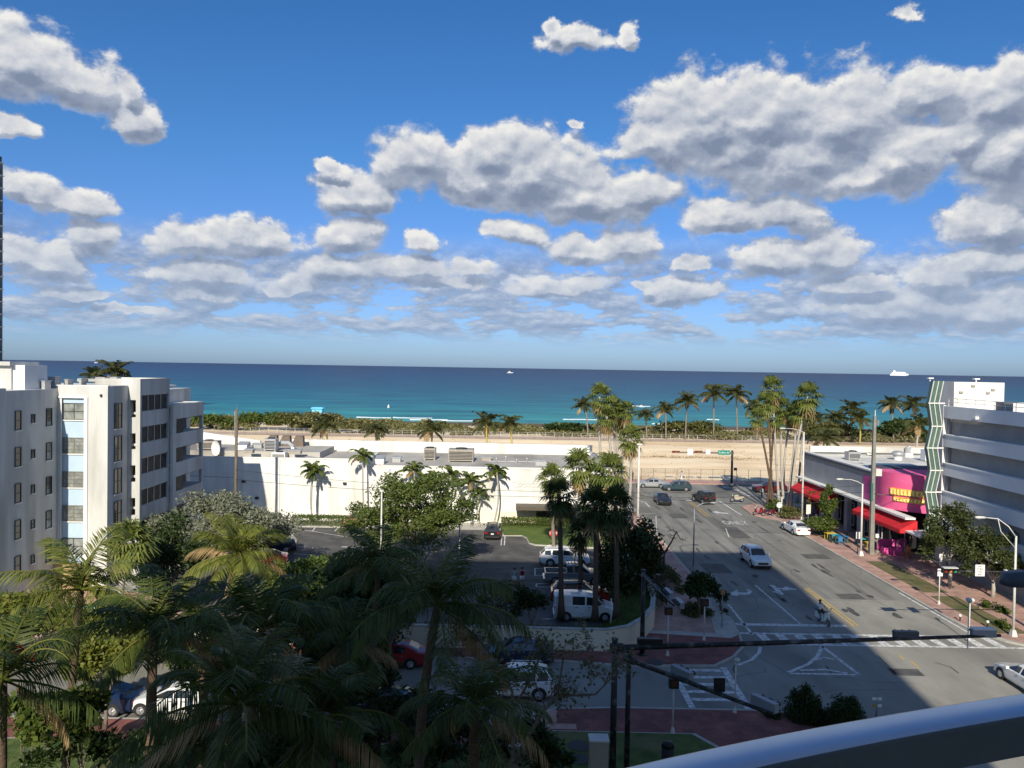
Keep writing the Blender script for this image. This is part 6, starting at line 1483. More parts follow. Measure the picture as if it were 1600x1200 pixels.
# scooters and motorcycles
def scooter(label, pm, loc, rz, group=None, big=False):
    t = thing('motorcycle' if big else 'scooter', label, 'motorcycle' if big else 'scooter', loc, rz, group); r_ = .30 if big else .23; wb = 1.4 if big else 1.28
    for x in (0, wb):
        w = MB(); nn = 16
        pts = [(x + r_ * .84 * math.cos(2 * math.pi * i / nn), 0, r_ + r_ * .84 * math.sin(2 * math.pi * i / nn)) for i in range(nn + 1)]; w.tube(pts, r_ * .17, 6, cap=False)
        wo = w.build('wheel', TYRE, t, True, True); MB().tube([(x, -.05, r_), (x, .05, r_)], r_ * .62, 12).build('rim', RIM, wo, local=True)
    b = MB(); sw = .27 if not big else .14
    secs = [(-.32, .52, .70, sw * .5), (-.15, .36, .78, sw), (.25, .30, .78, sw * .95), (.42, .28, .50, sw * .8), (.48, .26, .34, sw * .8), (.95, .26, .34, sw * .8), (1.02, .28, .50, sw * .9), (1.08, .36, .86, sw), (1.18, .50, .98, sw * .7)] if not big else [(-.3, .6, .8, .1), (.0, .5, .82, .14), (.45, .35, .80, .16), (.6, .3, .95, .18), (1.0, .35, .98, .16), (1.15, .6, .95, .1)]
    for x, z0, z1, w in secs: b.v += [(x, -w, z0 + .03), (x, w, z0 + .03), (x, w * .8, z1), (x, -w * .8, z1)]
    for i in range(len(secs) - 1):
        a = i * 4
        for k in range(4): k2 = (k + 1) % 4; b.f.append((a + k, a + k2, a + 4 + k2, a + 4 + k)); b.m.append(0)
    b.f += [(3, 2, 1, 0), tuple(len(secs) * 4 - 4 + k for k in range(4))]; b.m += [0, 0]
    b.build('body', pm, t, True, True).data.set_sharp_from_angle(angle=R(40))
    MB().box(-.30, -.14, .785 if not big else .83, .36, .14, .85 if not big else .89).build('seat', BLKP, t, local=True)
    MB().tube([(wb, 0, r_), (wb - .16, 0, .7), (wb - .24, 0, 1.0)], .035, 6).build('fork', BLKP, t, local=True)
    MB().tube([(wb - .34, -.34, 1.03), (wb - .24, -.15, 1.02), (wb - .24, .15, 1.02), (wb - .34, .34, 1.03)], .02, 6).build('handlebar', BLKP, t, local=True)
    for s in (-1, 1): MB().cyl((wb - .26, s * .28, 1.03), (wb - .24, s * .34, 1.2), .012, n=5).ball((wb - .24, s * .35, 1.22), .02, .06, .04).build('mirror', BLKP, t, local=True)
    MB().ball((wb - .06, 0, .92), .07, .08, .08).build('headlight', HL, t, True, True); MB().box(-.36, -.08, .6, -.31, .08, .68).build('tail_light', TL, t, local=True)
    return t
rider_scooter = scooter('pale mint scooter ridden toward the crosswalk in the middle of the street', paint('mint_paint', C(.74, .80, .75)), gxy(1290, 979, 0, 1.25), DN + R(8))
SC = 'scooters and motorcycles parked at the right kerb'
scooter('pink and red scooter parked at the foot of the right hand fan palms', CR, gxy(1193, 806, 0, .3, .13), R(200), SC)
scooter('dark red scooter parked next to the pink and red one', CDR, gxy(1208, 808, 0, .3, .13), R(190), SC)
scooter('beige and black motorcycle parked on the corner island', paint('beige_paint', C(.45, .40, .32)), gxy(1160, 786, 0, .3, .13), R(185), SC, True)

# ================================================================== PEOPLE
SKIN = mat('skin', S(205, 150, 118), S(190, 132, 102), 6, 3, .6); SKIND = mat('dark_skin', S(96, 64, 46), S(84, 54, 40), 6, 3, .6); HAIR = mat('dark_hair', C(.02, .014, .01), C(.04, .028, .02), 20, 2, .6); HAIRB = mat('brown_hair', C(.08, .045, .02), C(.12, .07, .035), 20, 2, .6)
def skin_obj(name, verts, edges, rad, m_, parent, sub=1):
    me = bpy.data.meshes.new(name); me.from_pydata(verts, edges, []); me.materials.append(m_)
    o = bpy.data.objects.new(name, me); col.objects.link(o); o.parent = parent
    md = o.modifiers.new('skin', 'SKIN'); md.use_smooth_shade = True
    if not me.skin_vertices: bpy.context.view_layer.objects.active = o
    for i, r_ in enumerate(rad):
        v = me.skin_vertices[0].data[i]; v.radius = (r_, r_) if not hasattr(r_, '__len__') else r_; v.use_root = i == 0
    s = o.modifiers.new('sub', 'SUBSURF'); s.levels = sub; s.render_levels = sub
    return o
def person(label, loc, rz, h=1.68, skin=SKIN, hair=HAIR, top=None, bottom=None, pose=None, hair_long=False, sleeves=.35, leg_cover=.45, female=False, extra=None):
    """pose: dict of joint -> offset (x right, y forward, z up) in units of height; figure faces +Y local"""
    t = thing('person', label, 'person', loc, rz); J = dict(
        pelvis=(0, 0, .53), waist=(0, .004, .60), chest=(0, .005, .72), neckb=(0, 0, .82), neck=(0, .004, .855), head=(0, .012, .90), crown=(0, .006, .965),
        sl=(-.105, 0, .80), el=(-.135, -.012, .63), wl=(-.14, .03, .48), sr=(.105, 0, .80), er=(.135, -.012, .63), wr=(.14, .03, .48),
        hl=(-.052, 0, .50), kl=(-.058, .012, .275), al=(-.055, -.01, .045), tl=(-.065, .075, .018), hr=(.052, 0, .50), kr=(.058, .012, .275), ar=(.055, -.01, .045), tr=(.065, .075, .018))
    if pose: J.update(pose)
    J = {k: Vector(v) * h for k, v in J.items()}
    names = list(J); idx = {k: i for i, k in enumerate(names)}
    w = .92 if female else 1.0
    Rr = dict(pelvis=(.085, .065), waist=(.075 * w, .055), chest=(.09 * w, .062), neckb=(.05, .042), neck=(.034, .034), head=(.046, .055), crown=(.034, .044), sl=.034, el=.025, wl=.017, sr=.034, er=.025, wr=.017, hl=.055, kl=.034, al=.022, tl=.018, hr=.055, kr=.034, ar=.022, tr=.018)
    V = [tuple(J[k]) for k in names]; E = [(idx[a], idx[b_]) for a, b_ in (('pelvis', 'waist'), ('waist', 'chest'), ('chest', 'neckb'), ('neckb', 'neck'), ('neck', 'head'), ('head', 'crown'), ('chest', 'sl'), ('sl', 'el'), ('el', 'wl'), ('chest', 'sr'), ('sr', 'er'), ('er', 'wr'), ('pelvis', 'hl'), ('hl', 'kl'), ('kl', 'al'), ('al', 'tl'), ('pelvis', 'hr'), ('hr', 'kr'), ('kr', 'ar'), ('ar', 'tr'))]
    rad = [tuple(q * h for q in Rr[k]) if hasattr(Rr[k], '__len__') else Rr[k] * h for k in names]
    # hands: palm, four unequal fingers and a thumb leaving the side of the palm
    for s, wk, ek in ((-1, 'wl', 'el'), (1, 'wr', 'er')):
        d = (J[wk] - J[ek]).normalized(); sd_ = Vector((0, 1, 0)); sd_ = (sd_ - d * sd_.dot(d)).normalized(); nrm = d.cross(sd_)
        pi = len(V); V.append(tuple(J[wk] + d * .045 * h)); rad.append((.013 * h, .02 * h)); E.append((idx[wk], pi))
        for f, (o_, L) in enumerate(((-.017, .036), (-.006, .046), (.006, .049), (.017, .043))):
            b0 = J[wk] + d * .062 * h + sd_ * o_ * h; m1 = b0 + d * L * .5 * h + nrm * s * -.006 * h; e1 = b0 + d * L * .95 * h + nrm * s * -.02 * h
            a = len(V); V += [tuple(b0), tuple(m1), tuple(e1)]; rad += [.0055 * h, .005 * h, .004 * h]; E += [(pi, a), (a, a + 1), (a + 1, a + 2)]
        b0 = J[wk] + d * .035 * h + sd_ * .026 * h; e1 = b0 + d * .03 * h + sd_ * .012 * h; a = len(V); V += [tuple(b0), tuple(e1)]; rad += [.0065 * h, .005 * h]; E += [(pi, a), (a, a + 1)]
    skin_obj('body', V, E, rad, skin, t, 1)
    hd = J['head'] * .55 + J['crown'] * .45
    hb_ = MB(); hb_.ball(hd + Vector((0, -.014, .012)) * h, .056 * h, .064 * h, .062 * h, 12, 8)
    if hair_long: hb_.ball(hd + Vector((0, -.05, -.06)) * h, .045 * h, .03 * h, .085 * h, 10, 7)
    hb_.build('hair', hair, t, True, True)
    fc = MB()
    for s in (-1, 1): fc.ball(J['head'] + Vector((s * .02, .062, .012)) * h, .006 * h, .004 * h, .005 * h, 6, 4)
    fc.ball(J['head'] + Vector((0, .066, -.005)) * h, .008 * h, .012 * h, .012 * h, 6, 4); fc.box(J['head'].x - .014 * h, J['head'].y + .058 * h, J['head'].z - .03 * h, J['head'].x + .014 * h, J['head'].y + .064 * h, J['head'].z - .025 * h)
    fc.build('face', mat('face_features', C(.18, .07, .05)), t, True, True)
    if top is not None:
        b = MB(); pts = [J['pelvis'] + Vector((0, 0, .0)) * h, J['waist'], J['chest'], J['chest'].lerp(J['neckb'], .6), J['neckb']]
        b.tube([tuple(p) for p in pts], [.098 * h * w, .09 * h * w, .108 * h * w, .1 * h * w, .05 * h], 14, cap=False)
        cy = J['chest'].y; b.v = [(x, cy + (y - cy) * .74 if abs(y - cy) < .2 * h else y, z) for x, y, z in b.v]
        if sleeves:
            for a_, e_ in (('sl', 'el'), ('sr', 'er')): b.tube([tuple(J['chest'].lerp(J[a_], .7)), tuple(J[a_]), tuple(J[a_].lerp(J[e_], sleeves * 1.6))], [.05 * h, .046 * h, .038 * h], 9)
        b.build('shirt', top, t, True, True)
    if bottom is not None:
        b = MB(); b.tube([tuple(J['waist'].lerp(J['pelvis'], .4)), tuple(J['pelvis']), tuple(J['pelvis'] - Vector((0, 0, .05 * h)))], [.095 * h, .105 * h, .095 * h], 14); cy = J['pelvis'].y; b.v = [(x, cy + (y - cy) * .78, z) for x, y, z in b.v]
        for a_, k_, f_ in (('hl', 'kl', 'al'), ('hr', 'kr', 'ar')):
            if leg_cover <= .5: b.tube([tuple(J[a_]), tuple(J[a_].lerp(J[k_], leg_cover * 2))], [.066 * h, .058 * h], 10)
            else: b.tube([tuple(J[a_]), tuple(J[k_]), tuple(J[k_].lerp(J[f_], (leg_cover - .5) * 2))], [.066 * h, .046 * h, .036 * h], 10)
        b.build('shorts' if leg_cover <= .5 else 'trousers', bottom, t, True, True)
    sh = MB()
    for a_, q in (('al', 'tl'), ('ar', 'tr')):
        c = (J[a_] + J[q]) / 2; sh.ball((c.x, c.y + .008 * h, max(.014 * h, min(J[a_].z, J[q].z) - .002)), .027 * h, .075 * h, .022 * h, 8, 5)
    sh.build('shoes', mat('shoe_fabric', C(.5, .5, .48), rough=.8) if female else BLKP, t, True, True)
    return t
cl = lambda n, c: mat(n, c, rough=.85)
walk1 = dict(kl=(-.055, .075, .285), al=(-.055, .08, .055), tl=(-.06, .16, .04), kr=(.055, -.02, .28), ar=(.055, -.11, .06), tr=(.06, -.05, .02), wl=(-.14, -.05, .48), wr=(.13, .09, .50))
walk2 = dict(kr=(.055, .075, .285), ar=(.055, .08, .055), tr=(.06, .16, .04), kl=(-.055, -.02, .28), al=(-.055, -.11, .06), tl=(-.06, -.05, .02), wr=(.14, -.05, .48), wl=(-.13, .09, .50))
person('woman in grey top and pale shorts walking left of her companion in the parking lot', tuple(G(803.5, 917, .13)), R(180), 1.64, SKIN, HAIR, cl('grey_knit', C(.35, .36, .36)), cl('white_denim', C(.7, .68, .66)), walk1, True, .3, .32, True)
person('woman in dark red sleeveless top and white shorts walking in the parking lot', tuple(G(815.5, 916.5, .13)), R(184), 1.66, SKIN, HAIR, cl('dark_red_cotton', C(.16, .015, .025)), cl('white_shorts', C(.75, .72, .7)), walk2, True, 0, .3, True)
person('man in pale blue shirt walking by the sand lot fence', (G(1082, 765).x, 127.2, .12), R(90), 1.75, SKIN, HAIR, cl('pale_blue_cotton', C(.45, .55, .72)), cl('white_trousers', C(.7, .7, .68)), walk1, False, .5, .95)
person('dark clothed person standing by the white lamp pole near the silver sedan', (G(1001, 765).x, 127.2, .12), R(150), 1.72, SKIND, HAIR, cl('black_cotton', C(.02, .02, .022)), cl('black_trousers', C(.025, .025, .03)), None, False, .5, .95)
person('person in teal shirt standing behind the fan palm trunks', tuple(G(1190.5, 779, .12)), R(200), 1.7, SKIN, HAIR, cl('teal_cotton', C(.22, .42, .44)), cl('dark_denim', C(.04, .05, .08)), None, False, .4, .95)
person('tanned person in orange standing alone on the right sidewalk', tuple(G(1418.5, 876, .13)), R(160), 1.68, mat('tan_skin', S(190, 120, 80)), HAIRB, cl('orange_cotton', C(.55, .22, .07)), cl('rust_shorts', C(.40, .16, .06)), walk2, True, .2, .3, True)
sl_ = rider_scooter.location
person('helmetless man in white t shirt riding the pale mint scooter', (sl_.x - .02, sl_.y - .1 + .0, .0), DN + R(90) + R(188), 1.72, SKIND, HAIR, cl('white_cotton', C(.72, .72, .74)), cl('dark_shorts', C(.06, .055, .06)),
       dict(pelvis=(0, -.0, .52), waist=(0, .0, .585), chest=(0, .03, .70), neckb=(0, .045, .80), neck=(0, .05, .835), head=(0, .062, .88), crown=(0, .056, .945), sl=(-.105, .04, .78), sr=(.105, .04, .78), el=(-.16, .15, .68), er=(.16, .15, .68), wl=(-.19, .27, .62), wr=(.19, .27, .62),
            hl=(-.06, .03, .50), hr=(.06, .03, .50), kl=(-.1, .24, .44), kr=(.1, .24, .44), al=(-.09, .24, .215), ar=(.09, .24, .215), tl=(-.095, .32, .2), tr=(.095, .32, .2)), False, .5, .45)
# ================================================================== STREET FURNITURE
PW = mat('white_pole_paint', C(.66, .65, .61), C(.55, .54, .5), 3, 5, .5); PGR = mat('grey_pole', C(.22, .23, .24), C(.3, .31, .32), 3, 4, .5, .3); PBK = mat('black_pole', C(.012, .012, .012), C(.03, .03, .03), 5, 5, .5, c3=C(.12, .12, .12), s3=3)
LENS = mat('lamp_lens', C(.6, .62, .62), rough=.2)
def street_lamp(label, base, htop, arm, m_, r=.09, double=False, rise=.5, group='cobra head street lamps', head=.75, hs=1.0):
    t = thing('street_lamp', label, 'street lamp', base, 0, group); b = MB()
    b.tube([(0, 0, .35), (0, 0, htop)], [r, r * .65], 12); b.build('pole', m_, t, True, True)
    MB().hexa([(-r * 2, -r * 2, 0), (r * 2, -r * 2, 0), (r * 2, r * 2, 0), (-r * 2, r * 2, 0)], [(-r * 1.2, -r * 1.2, .45), (r * 1.2, -r * 1.2, .45), (r * 1.2, r * 1.2, .45), (-r * 1.2, r * 1.2, .45)]).build('pole_base', m_, t, local=True)
    a = Vector(arm); pts = [Vector((0, 0, htop - .08)), Vector((0, 0, htop - .08)) + a * .25 + Vector((0, 0, rise * .55)), Vector((0, 0, htop - .08)) + a * .6 + Vector((0, 0, rise * .95)), Vector((0, 0, htop - .08)) + a + Vector((0, 0, rise))]
    b = MB(); b.tube(pts, [.045, .04, .035, .03], 8)
    if double: b.tube([Vector((0, 0, htop - .9)), Vector((0, 0, htop - .9)) + a * .5 + Vector((0, 0, rise * .9)), pts[2]], .03, 7)
    b.build('arm', m_, t, True, True)
    d = a.normalized(); side = Vector((-d.y, d.x, 0)); e = pts[-1]; b = MB(); secs = [(0, .05, .05), (.15, .12, .08), (.45, .17, .1), (head * .9, .15, .08), (head, .05, .04)]
    for x, w, h in secs:
        h *= hs; w *= 1 + (hs - 1) * .35; c = e + d * x; b.v += [tuple(c - side * w - Vector((0, 0, .04))), tuple(c + side * w - Vector((0, 0, .04))), tuple(c + side * w * .7 + Vector((0, 0, h))), tuple(c - side * w * .7 + Vector((0, 0, h)))]
    for i in range(4):
        for k in range(4): k2 = (k + 1) % 4; b.f.append((i * 4 + k, i * 4 + k2, i * 4 + 4 + k2, i * 4 + 4 + k)); b.m.append(0)
    b.f += [(3, 2, 1, 0), (16, 17, 18, 19)]; b.m += [0, 0]
    ho = b.build('lamp_head', m_, t, True, True); c = e + d * .5; MB().ball((c.x, c.y, c.z - .05), .16, .12, .07).build('lens', LENS, ho, True, True)
    return t
def lamp_px(label, bpx, bpy, tpy, headpx, m_, **k):
    p = G(bpx, bpy, .12); z = D(bpx, tpy, p.y).z; hx = D(headpx, tpy, p.y).x - p.x
    s = 1 if hx > 0 else -1
    return street_lamp(label, tuple(p), z - .12 - .25, (hx - s * .6, 0, 0), m_, **k)
lamp_px('white street lamp on the right kerb in front of the near red awning', 1345, 868, 752, 1309, PW, r=.11)
lamp_px('tallest white street lamp in front of the grey shop wall corner', 1253, 813, 672, 1220, PW, r=.12)
lamp_px('slim grey street lamp with its arm over the dark off road car', 1083, 892, 789, 1119, PGR, r=.075, rise=.55)
lamp_px('cream street lamp with double arm at the right edge by the street trees', 1583, 994, 832, 1526, PW, r=.10, double=True, rise=1.35)
street_lamp('dark blue lamp head close to the balcony at the right edge of the view', (15.4, 19, .12), 13.2, (-2.15, 0, 0), mat('blue_grey_metal', C(.06, .075, .10), rough=.5), r=.1, rise=.12, head=1.0, hs=3.0)
def post(name, label, cat, base, top_z, r, m_, group=None, cap=True):
    t = thing(name, label, cat, base, 0, group); z = top_z - base[2]
    MB().tube([(0, 0, 0), (0, 0, z)], [r, r * .8], 10).build('pole', m_, t, True, True)
    MB().cyl((0, 0, 0), (0, 0, .12), r * 2.2, n=12).build('pole_base', m_, t, local=True)
    if cap: MB().box(-r * 2.2, -r * 1.6, z - .0, r * 2.2, r * 1.6, z + .14).build('lamp_head', m_, t, local=True)
    return t
p = D(595, 880, 62.5); post('lot_lamp_post', 'tall white lamp post in front of the big leafy tree', 'lamp post', (p.x, 62.5, .13), D(595, 768, 62.5).z, .075, PW, 'white lamp posts in the parking lot')
p = D(718, 845, 70); post('lot_lamp_post', 'shorter white lamp post right of the big leafy tree', 'lamp post', (p.x, 70, .13), D(718, 803, 70).z, .075, PW, 'white lamp posts in the parking lot')
p = G(996, 842, .12); post('lamp_post', 'tall white pole without arm beside the left fan palm clump', 'lamp post', tuple(p), D(998, 695, p.y).z, .13, PW)
# utility poles and wires
WOOD = mat('weathered_wood', C(.11, .085, .06), C(.2, .16, .12), 3, 6, .9, stretch=(4, 4, .4))
pw = D(368, 760, 80); wt = D(370, 641, 80)
t = thing('utility_pole', 'leaning brown wooden utility pole in front of the store wall', 'utility pole', (pw.x, 80, .12))
MB().tube([(0, 0, 0), (wt.x - pw.x, 0, wt.z)], [.2, .13], 12).build('pole', WOOD, t, True, True); MB().box(wt.x - pw.x - .2, -.1, wt.z - 3, wt.x - pw.x - .12, .1, wt.z - .2).build('conduit', PGR, t, local=True); MB().cyl((wt.x - pw.x, 0, wt.z), (wt.x - pw.x, 0, wt.z + .5), .02, n=5).build('lightning_rod', PGR, t, local=True)
pc_ = G(1361, 866, .12); tz = D(1366, 652, pc_.y).z
t = thing('utility_pole', 'tall square concrete utility pole with transformer fittings on the right sidewalk', 'utility pole', tuple(pc_))
MB().hexa([(-.22, -.22, 0), (.22, -.22, 0), (.22, .22, 0), (-.22, .22, 0)], [(-.12, -.12, tz), (.12, -.12, tz), (.12, .12, tz), (-.12, .12, tz)]).build('pole', mat('pole_concrete', C(.19, .185, .165), C(.26, .25, .22), 2, 6, .9), t, local=True)
MB().cyl((.05, 0, tz), (.05, 0, tz + .6), .05, n=8).build('pin_insulator', PW, t, local=True); MB().cyl((.35, 0, tz - .9), (.35, 0, tz - .4), .12, n=10).box(.1, -.03, tz - .8, .35, .03, tz - .74).build('surge_arrester', PGR, t, local=True)
zz = D(1385, 740, pc_.y).z; MB().box(.15, -.3, zz - .35, .75, .3, zz + .35).build('flood_lamp', PW, t, local=True); zz = D(1360, 770, pc_.y).z; MB().box(-.3, -.28, zz - .9, -.1, .0, zz + .9).build('meter_box', mat('green_plastic', C(.03, .12, .10)), t, local=True)
MB().tube([(0, -.15, 6.2), (1.6, -.3, 6.1), (2.0, -.3, 6.0)], .05, 5).build('cable_splice', PBK, t, local=True)
CAB = mat('cable_black', C(.02, .02, .02))
def wire(label, a, c, sag, r=.022):
    a, c = Vector(a), Vector(c); t = thing('overhead_wire', label, 'wire', tuple(a), 0, 'overhead wires'); pts = []
    for i in range(25): q = a.lerp(c, i / 24); q.z -= sag * 4 * (i / 24) * (1 - i / 24); pts.append(q - a)
    MB().tube(pts, r, 5).build('cable', CAB, t, local=True)
wire('lower overhead cable sagging across the white store wall to the concrete pole', (pw.x + .1, 79.8, 6.4), (pc_.x - .2, pc_.y, 6.5), 1.2)
wire('upper thin overhead cable sagging across the white store wall', (pw.x + .1, 79.8, 7.4), (pc_.x - .2, pc_.y, 7.2), 1.5, .018)
wire('overhead cable running off left from the wooden pole', (pw.x - .1, 79.8, 6.6), (-75, 92, 8), .6)
wire('thicker cable bundle running right from the concrete pole past the pink corner', (pc_.x + .3, pc_.y, 6.3), (66, 70, 7.2), .5, .03)
wire('lowest cable across the street between lamp pole and concrete pole', (G(996, 842).x, G(996, 842).y, 4.8), (pc_.x - .2, pc_.y, 5.9), .8, .025)
# signals
HOUS = mat('signal_black', C(.015, .015, .016), rough=.5); HOUSR = mat('signal_back_red', C(.20, .05, .03), rough=.6); ALU = mat('pale_aluminium', C(.26, .30, .35), rough=.45, metal=.3)
RL = mat('red_lens', C(.30, .02, .03), rough=.25); YL = mat('amber_lens', C(.5, .24, .05), rough=.25); GL_ = mat('green_lens', C(.05, .25, .2), rough=.25); SGW = mat('sign_white', C(.75, .75, .73), rough=.5); SGG = mat('sign_green', C(.0, .22, .17), rough=.5); BLT = mat('sign_black_ink', C(.015, .015, .015))
def signal(parent, loc, rz, m_=HOUS, top=None, vertical=False, w=1.08):
    e = bpy.data.objects.new('signal_head', None); col.objects.link(e); e.parent = parent
    bpy.data.objects.remove(e)
    ca, sa = math.cos(rz), math.sin(rz); T_ = lambda q: (loc[0] + q[0] * ca - q[1] * sa, loc[1] + q[0] * sa + q[1] * ca, loc[2] + q[2])
    def bx(x0, y0, z0, x1, y1, z1): b = MB(); b.box(x0, y0, z0, x1, y1, z1); b.v = [T_(v) for v in b.v]; return b
    h = w / 2; d = .17
    ho = (bx(-h, -.12, -d, h, .12, d) if not vertical else bx(-d, -.12, -h, d, .12, h)).build('signal_head', m_, parent, local=True)
    for k, lm in enumerate((RL, YL, GL_)):
        o = (-1 + k) * w * .31; b = MB(); c = (o, -.125, 0) if not vertical else (0, -.125, -o)
        b.cyl(T_(c), T_((c[0], -.14, c[2])), .115, n=14); b.build('lens', lm, ho, local=True)
        v = MB(); nn = 8
        for i in range(nn):
            a0, a1 = math.pi * i / nn, math.pi * (i + 1) / nn; P = lambda a, y: T_((c[0] + .13 * math.cos(a), y, c[2] + .13 * math.sin(a)))
            v.add([P(a0, -.12), P(a1, -.12), P(a1, -.33), P(a0, -.33)], [(0, 1, 2, 3)])
        v.build('visor', m_ if m_ is HOUS else HOUS, ho, local=True)
    if top is not None: bx(-h * .95, -.2, d, h * .95, .14, d + .05).build('top_plate', top, ho, local=True)
    return ho
def mast(label, base, zt, end, m_=PBK, r=.15, ra=.13, name='signal_mast'):
    t = thing(name, label, 'traffic signal', base); MB().tube([(0, 0, 0), (0, 0, zt - base[2] + .35)], [r, r * .82], 14).build('pole', m_, t, True, True)
    MB().cyl((0, 0, 0), (0, 0, .1), r * 2, n=14).build('base_plate', m_, t, local=True); MB().cyl((0, 0, zt - base[2] + .35), (0, 0, zt - base[2] + .42), r * .95, n=14).build('cap', m_, t, local=True)
    a = Vector((0, 0, zt - base[2])); e = Vector(end) - Vector(base); MB().tube([a, a.lerp(e, .5), e], [ra, ra * .8, ra * .55], 12).build('arm', m_, t, True, True)
    MB().tube([a - (e - a).normalized() * .2, a + (e - a).normalized() * .35], ra * 1.5, 8).build('flange', m_, t, local=True)
    return t, a, e
b0 = D(957, 1200, 33); e0 = D(1563, 993, 34.4)
t, a, e = mast('nearest black signal mast with long arm stretching right across the junction', (b0.x, 33, .12), D(957, 1012, 33).z, tuple(e0), r=.155)
def along(px): f = (px - 957) / (1563 - 957); f2 = f * 33 / (34.4 + f * (33 - 34.4)); return a.lerp(e, f2)
q = along(1012); signal(t, (q.x, q.y + .05, q.z + .18), R(180)); q = along(1415); signal(t, (q.x, q.y + .05, q.z + .15), R(180), mat('slate_metal', C(.08, .09, .11), rough=.5)); q = along(1537); signal(t, (q.x, q.y + .05, q.z + .12), R(180), ALU, SGW)
q = along(1512); MB().tube([q - Vector((0, 0, .55)), q + Vector((0, 0, 1.6))], .025, 6).build('camera_stem', PW, t, local=True); MB().ball(q + Vector((0, 0, 1.65)), .11, .2, .11).build('detector_camera', PW, t, True, True)
b0 = D(979, 1200, 34); e1 = D(1207, 1116, 27.5)
t, a, e = mast('second black signal mast with its arm angled down toward the balcony', (b0.x, 34, .12), D(979, 1030, 34).z, tuple(e1), r=.13, ra=.12)
d_ = (e - a); ang = math.atan2(d_.y, d_.x)
for f, m_ in ((.42, ALU), (.96, ALU)): q = a.lerp(e, f); signal(t, (q.x + .05, q.y + .25, q.z + .2), ang + R(180), m_)
q = a.lerp(e, .68); bo = MB(); bo.box(q.x - .22, q.y + .05, q.z + .05, q.x + .22, q.y + .09, q.z + .6); bo.build('lane_sign', HOUS, t, local=True)
b0 = G(1003, 1023, .12); e2 = D(1053, 946, 43)
t, a, e = mast('black signal mast on the red corner paving with arm toward the cross street', tuple(b0), D(1005, 900, b0.y).z, tuple(e2), r=.16, ra=.1)
for off in (-.06, .1): MB().tube([a + Vector((off, 0, .12)), e + Vector((off, 0, .10))], .02, 5).build('arm_rail', ALU, t, local=True)
for f, m_ in ((.32, HOUS), (.66, ALU), (.98, ALU)): q = a.lerp(e, f); signal(t, (q.x + .35, q.y, q.z + .1), R(-85), m_, None, f == .32)
b0 = G(1143, 759, .12); e3 = D(1051, 707, b0.y)
t, a, e = mast('far signal mast with green street sign at the beach avenue', tuple(b0), D(1143, 708, b0.y).z, tuple(e3), r=.2, ra=.1)
MB().box(-.19, -.19, 0, .19, .19, .35).build('pole_foot', PW, t, local=True)
for px in (1056, 1091): q = D(px, 706, b0.y) - Vector(b0); signal(t, (q.x, q.y - .1, q.z), 0, HOUSR, None, False, 1.25)
q = D(1131, 707, b0.y) - Vector(b0); so = MB(); so.box(q.x - .95, -.2, q.z - .36, q.x + .95, -.13, q.z + .36); so = so.build('street_sign', SGG, t, local=True)
text('lettering', 'Collins Av', .42, SGW, so, (q.x, -.215, q.z), (R(90), 0, 0))
for px, w, h in ((1078, .42, .5), (1106, .36, .36)): q = D(px, 706, b0.y) - Vector(b0); MB().box(q.x - w, -.18, q.z - h, q.x + w, -.13, q.z + h).build('turn_sign', SGW, t, local=True)
q = D(1149, 733, b0.y) - Vector(b0); MB().box(q.x - .22, -.2, q.z - .22, q.x + .22, .1, q.z + .22).build('walk_signal', HOUS, t, local=True)
b0 = Vector((37.6, 50.6, .12)); e4 = D(1463, 892, 50.4)
t, a, e = mast('right hand signal mast whose arm carries the three lens signal and white sign', tuple(b0), D(1600, 893, 50.6).z, tuple(e4), PBK, .16, .06)
q = D(1483, 891, 50.3) - b0; signal(t, (q.x, q.y - .05, q.z), 0, HOUS, PW, False, 1.0)
q = D(1530.5, 891, 50.2) - b0; so = MB(); so.box(q.x - .31, q.y - .06, q.z - .38, q.x + .31, q.y - .03, q.z + .38); so = so.build('turn_sign', SGW, t, local=True)
for k, s in enumerate(('NO', 'TURN', 'ON', 'RED')): text('lettering', s, .155, BLT, so, (q.x, q.y - .065, q.z + .26 - k * .175), (R(90), 0, 0), .003)
q = D(1571, 897, 50.3) - b0; MB().box(q.x - .08, q.y - .1, q.z - .25, q.x + .08, q.y + .1, q.z + .3).build('detector_camera', PW, t, local=True)
# pedestrian signals, sign poles, detectors
def ped(label, bpx, bpy, tpy, head='signal', r=.05, m_=PW, group='pedestrian signal posts'):
    p = G(bpx, bpy, .13); z = D(bpx, tpy, p.y).z; t = thing('signal_post' if head == 'signal' else 'sign_post', label, 'signal post' if head == 'signal' else 'sign post', tuple(p), 0, group)
    MB().tube([(0, 0, .05), (0, 0, z)], [r, r * .9], 10).build('pole', m_, t, True, True); MB().tube([(0, 0, 0), (0, 0, .3)], [r * 2.6, r * 1.3], 10).build('pole_base', m_, t, local=True)
    if head == 'signal':
        ho = MB(); ho.box(-.24, -.16, z - .5, .24, .14, z); ho = ho.build('walk_signal', HOUS, t, local=True); MB().box(-.16, -.165, z - .42, .16, -.161, z - .1).build('screen', mat('walk_screen', C(.1, .04, .02), rough=.3), ho, local=True)
    elif head == 'camera':
        MB().tube([(0, -.02, z), (0, -.3, z + .06), (0, -.4, z + .04)], [.09, .14, .1], 10).build('camera_housing', m_, t, True, True); MB().tube([(-.05, 0, z - .3), (-.14, 0, z - .55), (0, 0, z - .8)], .03, 5).build('cable_loop', CAB, t, local=True)
    elif head:
        so = MB(); so.box(-head[0] / 2, -.06, z - head[1], head[0] / 2, -.045, z); so.build('sign_panel', head[2], t, local=True)
    return t
ped('pedestrian signal post on the red corner left of the crosswalk', 1043, 1024, 951)
ped('plain signal post right of the round corner shrubs', 1100, 1000, 938)
